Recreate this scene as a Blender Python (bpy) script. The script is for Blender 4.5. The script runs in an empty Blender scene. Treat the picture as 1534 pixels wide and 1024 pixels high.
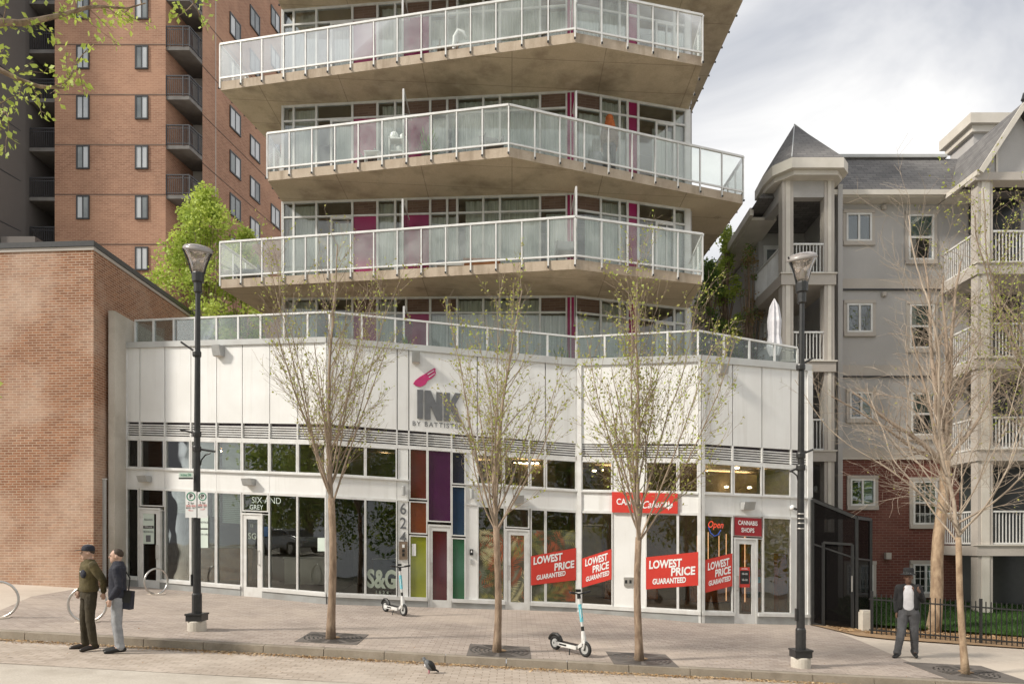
import bpy, bmesh, math, random
from mathutils import Vector, Matrix, noise
rnd = random.Random(7)
SC = bpy.context.scene
R = math.radians
F = 1100.0; CX = 767.0; HY = 810.0; EYE = 1.75
# ---------------- camera, sky, sun, exposure ----------------
cam = bpy.data.objects.new('camera', bpy.data.cameras.new('camera'))
SC.collection.objects.link(cam); SC.camera = cam
cam.location = (0, 0, EYE); cam.rotation_euler = (R(90), 0, 0)
cam.data.sensor_width = 36; cam.data.lens = 36 * F / 1534
cam.data.shift_y = (HY - 512) / 1534
cam.data.clip_start = .1; cam.data.clip_end = 3000
SUNDIR = Vector((-.74, -.30, .62)).normalized()
w = bpy.data.worlds.new('World'); SC.world = w; w.use_nodes = True
nt = w.node_tree; nt.nodes.clear()
def N(nt, t, **k):
    n = nt.nodes.new(t)
    for a, b in k.items():
        if hasattr(n, a): setattr(n, a, b)
    return n
out = N(nt, 'ShaderNodeOutputWorld'); bg = N(nt, 'ShaderNodeBackground')
sky = N(nt, 'ShaderNodeTexSky'); sky.sky_type = 'NISHITA'; sky.sun_disc = False
sky.sun_elevation = math.asin(SUNDIR.z); sky.sun_rotation = math.atan2(SUNDIR.x, SUNDIR.y)
scl = N(nt, 'ShaderNodeMix'); scl.data_type = 'RGBA'; scl.blend_type = 'MULTIPLY'; scl.inputs[0].default_value = 1
scl.inputs[7].default_value = (.10, .10, .10, 1)
nt.links.new(sky.outputs[0], scl.inputs[6])
tc = N(nt, 'ShaderNodeTexCoord'); mp = N(nt, 'ShaderNodeMapping'); mp.inputs['Scale'].default_value = (1, 1, 1.5)
mp.inputs['Rotation'].default_value = (0, .8, .2)
nt.links.new(tc.outputs['Generated'], mp.inputs[0])
nz = N(nt, 'ShaderNodeTexNoise'); nz.inputs['Scale'].default_value = 2.3; nz.inputs['Detail'].default_value = 6; nz.inputs['Roughness'].default_value = .56; nz.inputs['Distortion'].default_value = .5
nt.links.new(mp.outputs[0], nz.inputs[0])
cr = N(nt, 'ShaderNodeValToRGB'); cr.color_ramp.elements[0].position = .36; cr.color_ramp.elements[0].color = (.37, .385, .42, 1)
cr.color_ramp.elements[1].position = .60; cr.color_ramp.elements[1].color = (.68, .675, .665, 1)
e = cr.color_ramp.elements.new(.48); e.color = (.52, .525, .54, 1)
nt.links.new(nz.outputs[0], cr.inputs[0])
nz2 = N(nt, 'ShaderNodeTexNoise'); nz2.inputs['Scale'].default_value = 1.6; nz2.inputs['Detail'].default_value = 4
nt.links.new(mp.outputs[0], nz2.inputs[0])
cov = N(nt, 'ShaderNodeMapRange'); cov.inputs[1].default_value = .2; cov.inputs[2].default_value = .4; cov.inputs[3].default_value = .90; cov.inputs[4].default_value = 1.0
nt.links.new(nz2.outputs[0], cov.inputs[0])
mx = N(nt, 'ShaderNodeMix'); mx.data_type = 'RGBA'
nt.links.new(cov.outputs[0], mx.inputs[0]); nt.links.new(scl.outputs[2], mx.inputs[6]); nt.links.new(cr.outputs[0], mx.inputs[7])
nt.links.new(mx.outputs[2], bg.inputs[0]); bg.inputs[1].default_value = 1.0
nt.links.new(bg.outputs[0], out.inputs[0])
sl = bpy.data.lights.new('sun', 'SUN'); sl.energy = 2.6; sl.angle = R(7.0); sl.color = (1, .93, .82)
so = bpy.data.objects.new('sun', sl); SC.collection.objects.link(so)
so.rotation_euler = SUNDIR.to_track_quat('Z', 'Y').to_euler(); so.location = (-30, -20, 40)
SC.view_settings.view_transform = 'Standard'; SC.view_settings.look = 'None'
SC.view_settings.exposure = 0.70; SC.view_settings.gamma = 1.0

# ---------------- materials ----------------
def base_mat(name):
    m = bpy.data.materials.new(name); m.use_nodes = True
    nt = m.node_tree; b = nt.nodes['Principled BSDF']
    return m, nt, b
def rgba(c): return (c[0], c[1], c[2], 1)
def mixc(nt, fac, a, b):
    m = N(nt, 'ShaderNodeMix'); m.data_type = 'RGBA'
    if isinstance(fac, float): m.inputs[0].default_value = fac
    else: nt.links.new(fac, m.inputs[0])
    for i, c in ((6, a), (7, b)):
        if isinstance(c, tuple): m.inputs[i].default_value = rgba(c)
        else: nt.links.new(c, m.inputs[i])
    return m.outputs[2]
def noise_fac(nt, scale, detail=4, lo=.35, hi=.65, coord='Object', stretch=None, rough=.55):
    t = N(nt, 'ShaderNodeTexCoord'); n = N(nt, 'ShaderNodeTexNoise')
    n.inputs['Scale'].default_value = scale; n.inputs['Detail'].default_value = detail; n.inputs['Roughness'].default_value = rough
    if stretch:
        mp = N(nt, 'ShaderNodeMapping'); mp.inputs['Scale'].default_value = stretch
        nt.links.new(t.outputs[coord], mp.inputs[0]); nt.links.new(mp.outputs[0], n.inputs[0])
    else: nt.links.new(t.outputs[coord], n.inputs[0])
    r = N(nt, 'ShaderNodeMapRange'); r.inputs[1].default_value = lo; r.inputs[2].default_value = hi
    nt.links.new(n.outputs[0], r.inputs[0]); return r.outputs[0]
def bump(nt, b, fac, strength, dist=.02):
    bp = N(nt, 'ShaderNodeBump'); bp.inputs['Strength'].default_value = strength; bp.inputs['Distance'].default_value = dist
    nt.links.new(fac, bp.inputs['Height']); nt.links.new(bp.outputs[0], b.inputs['Normal'])
def mat(name, c, rough=.6, c2=None, scale=6, metal=0, bmp=0, stretch=None, lo=.35, hi=.65, spec=None):
    m, nt, b = base_mat(name)
    b.inputs['Base Color'].default_value = rgba(c); b.inputs['Roughness'].default_value = rough; b.inputs['Metallic'].default_value = metal
    if spec is not None: b.inputs['Specular IOR Level'].default_value = spec
    if c2 is None: c2 = tuple(x * .82 for x in c)
    f = noise_fac(nt, scale, lo=lo, hi=hi, stretch=stretch)
    nt.links.new(mixc(nt, f, c, c2), b.inputs['Base Color'])
    if bmp: bump(nt, b, noise_fac(nt, scale * 4, lo=0, hi=1), bmp)
    return m
def brick_mat(name, c1, c2, mortar, bw=.21, rh=.07, ms=.008, stain=None, stain_amt=.5, stscale=.35, bmp=.3, offs=.5, dirt=None):
    m, nt, b = base_mat(name)
    t = N(nt, 'ShaderNodeTexCoord'); br = N(nt, 'ShaderNodeTexBrick')
    br.offset = offs
    br.inputs['Scale'].default_value = 1; br.inputs['Brick Width'].default_value = bw; br.inputs['Row Height'].default_value = rh
    br.inputs['Mortar Size'].default_value = ms; br.inputs['Mortar Smooth'].default_value = .3; br.inputs['Bias'].default_value = 0
    br.inputs['Color1'].default_value = rgba(c1); br.inputs['Color2'].default_value = rgba(c2); br.inputs['Mortar'].default_value = rgba(mortar)
    nt.links.new(t.outputs['UV'], br.inputs[0])
    col = br.outputs[0]
    f0 = noise_fac(nt, 1.3, 5, .3, .7)
    mm = N(nt, 'ShaderNodeMath'); mm.operation = 'MULTIPLY'; mm.inputs[1].default_value = .35
    nt.links.new(f0, mm.inputs[0]); col = mixc(nt, mm.outputs[0], col, tuple(x * .6 for x in c1))
    if stain:
        f = noise_fac(nt, stscale, 6, .46, .64, rough=.6)
        m2 = N(nt, 'ShaderNodeMath'); m2.operation = 'MULTIPLY'; m2.inputs[1].default_value = stain_amt
        nt.links.new(f, m2.inputs[0]); col = mixc(nt, m2.outputs[0], col, stain)
    if dirt:
        f = noise_fac(nt, 9, 5, .55, .8, rough=.7)
        m3 = N(nt, 'ShaderNodeMath'); m3.operation = 'MULTIPLY'; m3.inputs[1].default_value = .5
        nt.links.new(f, m3.inputs[0]); col = mixc(nt, m3.outputs[0], col, dirt)
    nt.links.new(col, b.inputs['Base Color']); b.inputs['Roughness'].default_value = .85
    if bmp:
        inv = N(nt, 'ShaderNodeMath'); inv.operation = 'SUBTRACT'; inv.inputs[0].default_value = 1; nt.links.new(br.outputs[1], inv.inputs[1])
        bump(nt, b, inv.outputs[0], bmp, .01)
    return m
def glass_mat(name, tint=(.62, .70, .66), refl=1.0, rough=.0, ior=1.5, dirt=0.0, dcol=(.6, .68, .64)):
    m, nt, b = base_mat(name); nt.nodes.remove(b)
    o = nt.nodes['Material Output']
    tr = N(nt, 'ShaderNodeBsdfTransparent'); tr.inputs[0].default_value = rgba(tint)
    gl = N(nt, 'ShaderNodeBsdfGlossy'); gl.inputs[0].default_value = (1, 1, 1, 1); gl.inputs['Roughness'].default_value = rough
    fr = N(nt, 'ShaderNodeFresnel'); fr.inputs[0].default_value = ior
    mu = N(nt, 'ShaderNodeMath'); mu.operation = 'MULTIPLY'; mu.inputs[1].default_value = refl; nt.links.new(fr.outputs[0], mu.inputs[0]); mu.use_clamp = True
    t = N(nt, 'ShaderNodeTexCoord'); n = N(nt, 'ShaderNodeTexNoise'); n.inputs['Scale'].default_value = .7; nt.links.new(t.outputs['Object'], n.inputs[0])
    bp = N(nt, 'ShaderNodeBump'); bp.inputs['Strength'].default_value = .06; bp.inputs['Distance'].default_value = .1
    nt.links.new(n.outputs[0], bp.inputs['Height']); nt.links.new(bp.outputs[0], gl.inputs['Normal'])
    first = tr.outputs[0]
    if dirt:
        df = N(nt, 'ShaderNodeBsdfDiffuse'); df.inputs[0].default_value = rgba(dcol)
        f = noise_fac(nt, 1.5, 5, .2, .9)
        k = N(nt, 'ShaderNodeMath'); k.operation = 'MULTIPLY'; k.inputs[1].default_value = dirt * 1.6; nt.links.new(f, k.inputs[0])
        ms0 = N(nt, 'ShaderNodeMixShader'); nt.links.new(k.outputs[0], ms0.inputs[0]); nt.links.new(tr.outputs[0], ms0.inputs[1]); nt.links.new(df.outputs[0], ms0.inputs[2])
        first = ms0.outputs[0]
    ms = N(nt, 'ShaderNodeMixShader'); nt.links.new(mu.outputs[0], ms.inputs[0]); nt.links.new(first, ms.inputs[1]); nt.links.new(gl.outputs[0], ms.inputs[2])
    nt.links.new(ms.outputs[0], o.inputs[0])
    return m
def emit_mat(name, c, s):
    m, nt, b = base_mat(name); b.inputs['Base Color'].default_value = rgba(c)
    b.inputs['Emission Color'].default_value = rgba(c); b.inputs['Emission Strength'].default_value = s
    return m
def conc_mat(name, c, c2, c3, scale=.8, stain=1.0, rough=.85, bmp=.15):
    m, nt, b = base_mat(name)
    f = noise_fac(nt, scale, 7, .32, .68, rough=.62); g = noise_fac(nt, scale * .45, 5, .56, .74, rough=.6); h = noise_fac(nt, 30, 3, .3, .7)
    col = mixc(nt, f, c, c2)
    k = N(nt, 'ShaderNodeMath'); k.operation = 'MULTIPLY'; k.inputs[1].default_value = .75 * stain; nt.links.new(g, k.inputs[0])
    col = mixc(nt, k.outputs[0], col, c3)
    k = N(nt, 'ShaderNodeMath'); k.operation = 'MULTIPLY'; k.inputs[1].default_value = .22; nt.links.new(h, k.inputs[0])
    col = mixc(nt, k.outputs[0], col, c3)
    nt.links.new(col, b.inputs['Base Color']); b.inputs['Roughness'].default_value = rough
    if bmp: bump(nt, b, h, bmp, .01)
    return m
def foliage_mat(name, c1, c2, scale=3):
    m, nt, b = base_mat(name)
    col = mixc(nt, noise_fac(nt, scale, 4, .35, .65), c1, c2)
    nt.links.new(col, b.inputs['Base Color']); b.inputs['Roughness'].default_value = .6
    tl = N(nt, 'ShaderNodeBsdfTranslucent'); nt.links.new(col, tl.inputs[0])
    ms = N(nt, 'ShaderNodeMixShader'); ms.inputs[0].default_value = .4
    nt.links.new(b.outputs[0], ms.inputs[1]); nt.links.new(tl.outputs[0], ms.inputs[2]); nt.links.new(ms.outputs[0], nt.nodes['Material Output'].inputs[0])
    return m
M = {}
M['brick_left'] = brick_mat('brick_left', (.36, .165, .085), (.21, .085, .04), (.52, .42, .32), .215, .0667, .008, stain=(.62, .48, .38), stain_amt=.5, stscale=.42, dirt=(.16, .07, .035))
M['brick_tower'] = brick_mat('brick_tower', (.33, .175, .11), (.235, .112, .068), (.42, .28, .19), .30, .10, .012, stain=(.52, .30, .19), stain_amt=.4, stscale=.18, bmp=.1)
M['brick_red'] = brick_mat('brick_red', (.16, .05, .035), (.115, .032, .024), (.24, .15, .12), .23, .082, .008, stain=(.26, .13, .10), stain_amt=.35, stscale=.6)
M['brick_wall_brown'] = brick_mat('brick_wall_brown', (.17, .105, .075), (.12, .07, .05), (.19, .14, .11), .3, .075, .008, bmp=.1)
M['paver'] = brick_mat('paver', (.47, .40, .35), (.35, .29, .25), (.22, .18, .155), .22, .11, .008, stain=(.50, .42, .35), stain_amt=.5, stscale=.4, bmp=.25, dirt=(.2, .16, .13))
M['paver_road'] = brick_mat('paver_road', (.54, .46, .39), (.42, .35, .285), (.26, .21, .165), .24, .12, .009, stain=(.58, .51, .44), stain_amt=.6, stscale=.5, bmp=.25, dirt=(.24, .19, .15))
M['sidewalk'] = conc_mat('sidewalk', (.60, .53, .45), (.52, .45, .38), (.38, .31, .25), 1.2, .6)
M['kerb'] = conc_mat('kerb', (.37, .32, .26), (.27, .23, .18), (.15, .12, .09), 3, 1)
M['road'] = conc_mat('road', (.58, .53, .46), (.48, .43, .37), (.32, .28, .22), 1.4, .9, bmp=.3)
M['slab'] = conc_mat('slab', (.60, .505, .365), (.48, .395, .275), (.18, .14, .09), .9, 1.15)
def add_joints(m, bw, rh, dark, amt):
    nt = m.node_tree; b = nt.nodes['Principled BSDF']; src = b.inputs['Base Color'].links[0].from_socket
    t = N(nt, 'ShaderNodeTexCoord'); br = N(nt, 'ShaderNodeTexBrick'); br.inputs['Scale'].default_value = 1; br.inputs['Brick Width'].default_value = bw; br.inputs['Row Height'].default_value = rh
    br.inputs['Mortar Size'].default_value = .012; br.offset = 0; nt.links.new(t.outputs['UV'], br.inputs[0])
    k = N(nt, 'ShaderNodeMath'); k.operation = 'MULTIPLY'; k.inputs[1].default_value = amt; nt.links.new(br.outputs[1], k.inputs[0])
    nt.links.new(mixc(nt, k.outputs[0], src, dark), b.inputs['Base Color'])
def add_spots(m, dark, amt, scale=2.2, size=.09):
    nt = m.node_tree; b = nt.nodes['Principled BSDF']; src = b.inputs['Base Color'].links[0].from_socket
    t = N(nt, 'ShaderNodeTexCoord'); v = N(nt, 'ShaderNodeTexVoronoi'); v.inputs['Scale'].default_value = scale; nt.links.new(t.outputs['Object'], v.inputs[0])
    n = N(nt, 'ShaderNodeTexNoise'); n.inputs['Scale'].default_value = 25; nt.links.new(t.outputs['Object'], n.inputs[0])
    a = N(nt, 'ShaderNodeMath'); a.operation = 'MULTIPLY_ADD'; a.inputs[1].default_value = .08; nt.links.new(n.outputs[0], a.inputs[0]); nt.links.new(v.outputs['Distance'], a.inputs[2])
    r = N(nt, 'ShaderNodeMapRange'); r.inputs[1].default_value = size + .02; r.inputs[2].default_value = size; r.inputs[3].default_value = 0; r.inputs[4].default_value = amt; nt.links.new(a.outputs[0], r.inputs[0])
    nt.links.new(mixc(nt, r.outputs[0], src, dark), b.inputs['Base Color'])
def add_patches(m, dark, amt, scale=.25, lo=.52, hi=.7, stretch=None):
    nt = m.node_tree; b = nt.nodes['Principled BSDF']; src = b.inputs['Base Color'].links[0].from_socket
    f = noise_fac(nt, scale, 7, lo, hi, rough=.65, stretch=stretch); k = N(nt, 'ShaderNodeMath'); k.operation = 'MULTIPLY'; k.inputs[1].default_value = amt; nt.links.new(f, k.inputs[0])
    nt.links.new(mixc(nt, k.outputs[0], src, dark), b.inputs['Base Color'])
add_joints(M['slab'], 2.44, 1.22, (.16, .12, .085), .55); add_patches(M['slab'], (.17, .12, .08), .5, .7, .52, .68); add_patches(M['slab'], (.62, .53, .42), .5, 1.1, .58, .75)
add_patches(M['paver'], (.15, .12, .10), .45, .45, .5, .75); add_spots(M['paver'], (.10, .085, .075), .6); add_spots(M['paver'], (.62, .58, .52), .5, 1.4, .05)
add_patches(M['paver_road'], (.20, .165, .13), .4, .35, .5, .72); add_spots(M['paver_road'], (.14, .12, .10), .6, 1.7); add_spots(M['sidewalk'], (.2, .17, .14), .5, 1.6, .07); add_patches(M['road'], (.2, .17, .14), .4, .6, .5, .75)
add_spots(M['slab'], (.08, .06, .045), .55, .35, .10)

M['slab_edge'] = conc_mat('slab_edge', (.50, .42, .33), (.40, .32, .24), (.24, .18, .13), 2.0, 1)
add_patches(M['slab_edge'], (.20, .15, .10), .6, 1.0, .5, .68, stretch=(3.5, 3.5, .5))
M['fin'] = conc_mat('fin', (.62, .58, .52), (.50, .46, .40), (.30, .26, .20), .9, 1)
M['white_panel'] = mat('white_panel', (.78, .78, .77), .32, (.72, .715, .70), 1.2, spec=.4)
M['_wp'] = M['white_panel']
M['white_metal'] = mat('white_metal', (.70, .70, .69), .38, (.60, .59, .57), 4)
M['grey_metal'] = mat('grey_metal', (.42, .43, .43), .45, (.35, .35, .34), 3)
M['coping'] = mat('coping', (.50, .51, .50), .4, (.43, .43, .42), 2)
M['louvre_dark'] = mat('louvre_dark', (.07, .055, .07), .7)
M['base_grey'] = mat('base_grey', (.36, .37, .37), .5, (.29, .29, .28), 2.5)
add_patches(M['white_panel'], (.48, .46, .42), .42, 1.0, .5, .78, stretch=(5, 5, .3))
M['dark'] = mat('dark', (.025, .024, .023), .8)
M['black_metal'] = mat('black_metal', (.018, .018, .02), .38, (.03, .03, .03), 12)
M['interior'] = mat('interior', (.16, .13, .10), .9)
M['interior_warm'] = mat('interior_warm', (.36, .27, .17), .8)
M['olive_mottle'] = mat('olive_mottle', (.34, .32, .11), .8, (.16, .15, .05), 1.3)  # mottled olive imitating reflections in the mezzanine glass; also cupboard and product colour
M['int_floor'] = mat('int_floor', (.14, .12, .10), .5)
M['blind'] = mat('blind', (.62, .70, .64), .8, (.54, .62, .56), 2)
M['curtain'] = mat('curtain', (.82, .83, .78), .9, (.50, .52, .47), 5, stretch=(6, 6, .15))
M['magenta'] = mat('magenta', (.32, .008, .10), .35, (.22, .008, .065), 1)
M['glass_shop'] = glass_mat('glass_shop', (.86, .89, .87), 1.0)
M['glass_win'] = glass_mat('glass_win', (.93, .945, .93), 1.3)
M['glass_small'] = glass_mat('glass_small', (.7, .75, .75), 2.5)
M['glass_rail'] = glass_mat('glass_rail', (.92, .945, .93), .4, dirt=.14, dcol=(.88, .92, .90))
M['glass_terrace'] = glass_mat('glass_terrace', (.84, .88, .87), .8, dirt=.08, dcol=(.5, .55, .54))
M['glass_fin'] = glass_mat('glass_fin', (.70, .78, .74), 1.5, dirt=.25, dcol=(.7, .78, .74))
def cglass(n, c): return mat(n, c, .08, tuple(x * .55 for x in c), .9, lo=.25, hi=.75, spec=.8)
M['cg_red'] = cglass('cg_red', (.11, .016, .012)); M['cg_rust'] = cglass('cg_rust', (.20, .045, .018)); M['cg_lime'] = cglass('cg_lime', (.30, .32, .015))
M['cg_purple'] = cglass('cg_purple', (.075, .015, .07)); M['cg_maroon'] = cglass('cg_maroon', (.085, .004, .012)); M['cg_blue'] = cglass('cg_blue', (.012, .04, .10))
M['cg_green'] = cglass('cg_green', (.012, .12, .045)); M['cg_dark'] = cglass('cg_dark', (.02, .022, .045))
M['sign_red'] = mat('sign_red', (.60, .045, .03), .4, (.55, .04, .028), 2); M['sign_maroon'] = mat('sign_maroon', (.33, .012, .02), .4)
M['white'] = mat('white', (.82, .82, .82), .5, (.78, .78, .78), 4); M['letter_grey'] = mat('letter_grey', (.14, .145, .155), .5)
M['pink'] = mat('pink', (.55, .03, .17), .5, (.40, .02, .12), 6)
M['green_sign'] = mat('green_sign', (.02, .25, .14), .5); M['black'] = mat('black', (.012, .012, .012), .5)
M['bronze'] = mat('bronze', (.23, .17, .12), .5, (.17, .12, .09), 9)
M['stucco'] = conc_mat('stucco', (.46, .445, .435), (.40, .385, .375), (.30, .285, .275), .7, .8)
M['stucco_trim'] = conc_mat('stucco_trim', (.49, .45, .41), (.43, .39, .35), (.32, .29, .26), .9, .7)
M['trim_cream'] = mat('trim_cream', (.62, .58, .52), .6, (.54, .50, .44), 2)
M['shingle'] = brick_mat('shingle', (.20, .19, .185), (.12, .115, .115), (.06, .06, .06), .30, .14, .01, stain=(.19, .185, .18), stain_amt=.4, stscale=1.2, bmp=.4)
M['grey_wall'] = conc_mat('grey_wall', (.15, .135, .125), (.13, .115, .105), (.10, .09, .08), .3, .4)
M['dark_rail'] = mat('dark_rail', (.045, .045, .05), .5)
M['bark'] = mat('bark', (.36, .265, .19), .9, (.19, .13, .09), 14, bmp=.6, stretch=(1, 1, .3))
M['bark_pale'] = mat('bark_pale', (.46, .34, .23), .9, (.25, .17, .11), 10, bmp=.6, stretch=(1, 1, .4))
M['twig'] = mat('twig', (.38, .295, .225), .9, (.25, .19, .14), 3)
M['twig_pale'] = mat('twig_pale', (.47, .39, .31), .9, (.32, .26, .205), 3)
M['bud'] = foliage_mat('bud', (.46, .45, .11), (.32, .31, .08)); M['bud_bright'] = foliage_mat('bud_bright', (.52, .60, .12), (.38, .45, .10))
M['leaf_bright'] = foliage_mat('leaf_bright', (.58, .66, .14), (.36, .47, .09), 1.5); M['leaf_mid'] = foliage_mat('leaf_mid', (.24, .36, .09), (.11, .19, .045), .9)
M['leaf_brown'] = foliage_mat('leaf_brown', (.38, .28, .13), (.24, .17, .09), 1)
M['grass'] = foliage_mat('grass', (.07, .15, .028), (.04, .095, .018), 1.2)
M['mulch'] = conc_mat('mulch', (.40, .27, .16), (.30, .19, .10), (.16, .09, .045), 9, 1, bmp=.6)
M['litter'] = mat('litter', (.42, .25, .11), .9, (.24, .12, .045), 2)
M['litter2'] = mat('litter2', (.62, .46, .27), .9, (.42, .27, .13), 2)
M['grate'] = conc_mat('grate', (.17, .15, .135), (.12, .105, .095), (.07, .06, .05), 3, .8)
M['steel'] = mat('steel', (.62, .60, .58), .3, (.5, .48, .46), 5, metal=.9)
M['skin'] = mat('skin', (.52, .34, .26), .55, (.46, .29, .22), 5); M['skin_dark'] = mat('skin_dark', (.17, .09, .06), .55)
M['olive_cloth'] = mat('olive_cloth', (.105, .082, .035), .9, (.06, .048, .02), 7, bmp=.5); M['olive_dark'] = mat('olive_dark', (.055, .043, .024), .9, (.035, .028, .016), 7, bmp=.5)
M['navy_cloth'] = mat('navy_cloth', (.016, .018, .03), .85, (.03, .032, .045), 7, bmp=.5); M['grey_cloth'] = mat('grey_cloth', (.34, .35, .37), .9, (.24, .25, .27), 7, bmp=.5)
M['charcoal_cloth'] = mat('charcoal_cloth', (.03, .03, .032), .9, (.018, .018, .02), 6, bmp=.5); M['slate_cloth'] = mat('slate_cloth', (.12, .12, .13), .9, (.075, .075, .08), 7, bmp=.5)
M['white_cloth'] = mat('white_cloth', (.72, .71, .74), .9, (.58, .57, .6), 6, bmp=.3)
M['hair'] = mat('hair', (.05, .032, .02), .7); M['hair_orange'] = mat('hair_orange', (.48, .13, .03), .8, (.32, .08, .02), 9)
M['shoe'] = mat('shoe', (.03, .022, .018), .4); M['teal'] = mat('teal', (.05, .42, .52), .45, (.25, .6, .68), 30)
M['tyre'] = mat('tyre', (.02, .02, .02), .7); M['wood_warm'] = mat('wood_warm', (.45, .17, .05), .5, (.25, .09, .03), 3)
M['lamp_lens'] = glass_mat('lamp_lens', (.86, .80, .76), 3.0, dirt=.3, dcol=(.68, .60, .55))
M['light_warm'] = emit_mat('light_warm', (1, .74, .45), 14); M['neon_red'] = emit_mat('neon_red', (1, .10, .06), .8); M['neon_blue'] = emit_mat('neon_blue', (.1, .2, .9), .3)
M['strip_light'] = emit_mat('strip_light', (1, .5, .25), .7)
def mesh_mat():
    m, nt, b = base_mat('screen_mesh'); b.inputs['Specular IOR Level'].default_value = .05; b.inputs['Base Color'].default_value = (.008, .007, .007, 1); b.inputs['Roughness'].default_value = .9
    tr = N(nt, 'ShaderNodeBsdfTransparent'); ms = N(nt, 'ShaderNodeMixShader'); ms.inputs[0].default_value = .66
    nt.links.new(tr.outputs[0], ms.inputs[1]); nt.links.new(b.outputs[0], ms.inputs[2]); nt.links.new(ms.outputs[0], nt.nodes['Material Output'].inputs[0])
    return m
M['screen'] = mesh_mat()
M['car_paint'] = mat('car_paint', (.03, .035, .045), .2, (.03, .035, .045), 1, metal=.4); M['car_silver'] = mat('car_silver', (.45, .46, .48), .25, (.42, .43, .45), 1, metal=.5)
M['car_glass'] = mat('car_glass', (.02, .022, .025), .05); M['red_lens'] = mat('red_lens', (.4, .01, .01), .2); M['clear_lens'] = mat('clear_lens', (.7, .7, .7), .1)

# ---------------- geometry helpers ----------------
def px2(px, py, Y): return Vector(((px - CX) / F * Y, Y, EYE - (py - HY) / F * Y))
def zat(py, Y): return EYE - (py - HY) / F * Y
def zpave(x, y): return -.28 - .05 * x + .04 * (y - 12.6)
def yk(x): return 12.55 - .028 * x if x < 0 else 12.55          # kerb line
def G(px, py):        # pavement point seen at this pixel
    u = (px - CX) / F; v = (py - HY) / F
    Y = (EYE + .784) / (v + .04 - .05 * u)
    return Vector((u * Y, Y, zpave(u * Y, Y)))
def zroad(x, y): return -.41 - .05 * x + .004 * (y - 12.5)
def GR(px, py):
    u = (px - CX) / F; v = (py - HY) / F
    Y = (EYE + .41 + .05) / (v + .004 - .05 * u)
    return Vector((u * Y, Y, zroad(u * Y, Y)))
class MB:
    def __init__(s): s.v = []; s.f = []; s.m = []; s.mats = []; s.cur = 0
    def use(s, m):
        m = M[m] if isinstance(m, str) else m
        if m not in s.mats: s.mats.append(m)
        s.cur = s.mats.index(m); return s
    def add(s, vs, fs):
        o = len(s.v); s.v += [Vector(v) for v in vs]
        for f in fs: s.f.append([i + o for i in f]); s.m.append(s.cur)
        return s
    def quad(s, *p): return s.add(p, [tuple(range(len(p)))])
    def hexa(s, b, t): # b: 4 bottom pts ccw, t: 4 top pts
        n = len(b)
        return s.add(list(b) + list(t), [tuple(reversed(range(n)))] + [tuple(range(n, 2 * n))] + [(i, (i + 1) % n, n + (i + 1) % n, n + i) for i in range(n)])
    def box(s, c, d, rz=0, M4=None):
        hx, hy, hz = d[0] / 2, d[1] / 2, d[2] / 2; c = Vector(c)
        q = Matrix.Rotation(rz, 3, 'Z')
        P = [c + q @ Vector((a * hx, b * hy, e * hz)) for e in (-1, 1) for a, b in ((-1, -1), (1, -1), (1, 1), (-1, 1))]
        if M4: P = [M4 @ p for p in P]
        return s.hexa(P[:4], P[4:])
    def prism(s, pts, z0, z1): # pts (x,y) ccw; z0/z1 number or function
        a = z0 if callable(z0) else (lambda x, y: z0); b = z1 if callable(z1) else (lambda x, y: z1)
        return s.hexa([(x, y, a(x, y)) for x, y in pts], [(x, y, b(x, y)) for x, y in pts])
    def bar(s, p, q, w, h, up=Vector((0, 0, 1))):
        p = Vector(p); q = Vector(q); d = (q - p).normalized()
        sd = d.cross(up)
        if sd.length < 1e-3: sd = d.cross(Vector((1, 0, 0)))
        sd = sd.normalized() * w / 2; u = sd.cross(d).normalized() * h / 2
        return s.hexa([p - sd - u, p + sd - u, p + sd + u, p - sd + u], [q - sd - u, q + sd - u, q + sd + u, q - sd + u])
    def tube(s, pts, rad, n=8, cap=True):
        pts = [Vector(p) for p in pts]
        if not isinstance(rad, (list, tuple)): rad = [rad] * len(pts)
        o = len(s.v); prev = None
        for i, p in enumerate(pts):
            d = (pts[min(i + 1, len(pts) - 1)] - pts[max(i - 1, 0)])
            d = d.normalized() if d.length > 1e-9 else Vector((0, 0, 1))
            if prev is None:
                a = d.cross(Vector((0, 0, 1)));
                if a.length < .05: a = d.cross(Vector((1, 0, 0)))
            else: a = prev - d * prev.dot(d)
            a.normalize(); prev = a; b = d.cross(a)
            for k in range(n):
                t = 2 * math.pi * k / n
                s.v.append(p + (a * math.cos(t) + b * math.sin(t)) * rad[i])
        for i in range(len(pts) - 1):
            for k in range(n):
                s.f.append([o + i * n + k, o + i * n + (k + 1) % n, o + (i + 1) * n + (k + 1) % n, o + (i + 1) * n + k]); s.m.append(s.cur)
        if cap and n > 2:
            s.f.append([o + k for k in reversed(range(n))]); s.m.append(s.cur)
            e = o + (len(pts) - 1) * n; s.f.append([e + k for k in range(n)]); s.m.append(s.cur)
        return s
    def lathe(s, c, prof, n=20, sx=1, sy=1, M4=None): # prof [(r,z)]
        c = Vector(c); o = len(s.v)
        for r, z in prof:
            for k in range(n):
                t = 2 * math.pi * k / n; p = Vector((r * math.cos(t) * sx, r * math.sin(t) * sy, z))
                if M4: p = M4 @ p
                s.v.append(c + p)
        for i in range(len(prof) - 1):
            for k in range(n):
                s.f.append([o + i * n + k, o + i * n + (k + 1) % n, o + (i + 1) * n + (k + 1) % n, o + (i + 1) * n + k]); s.m.append(s.cur)
        s.f.append([o + k for k in reversed(range(n))]); s.m.append(s.cur)
        e = o + (len(prof) - 1) * n; s.f.append([e + k for k in range(n)]); s.m.append(s.cur)
        return s
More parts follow.
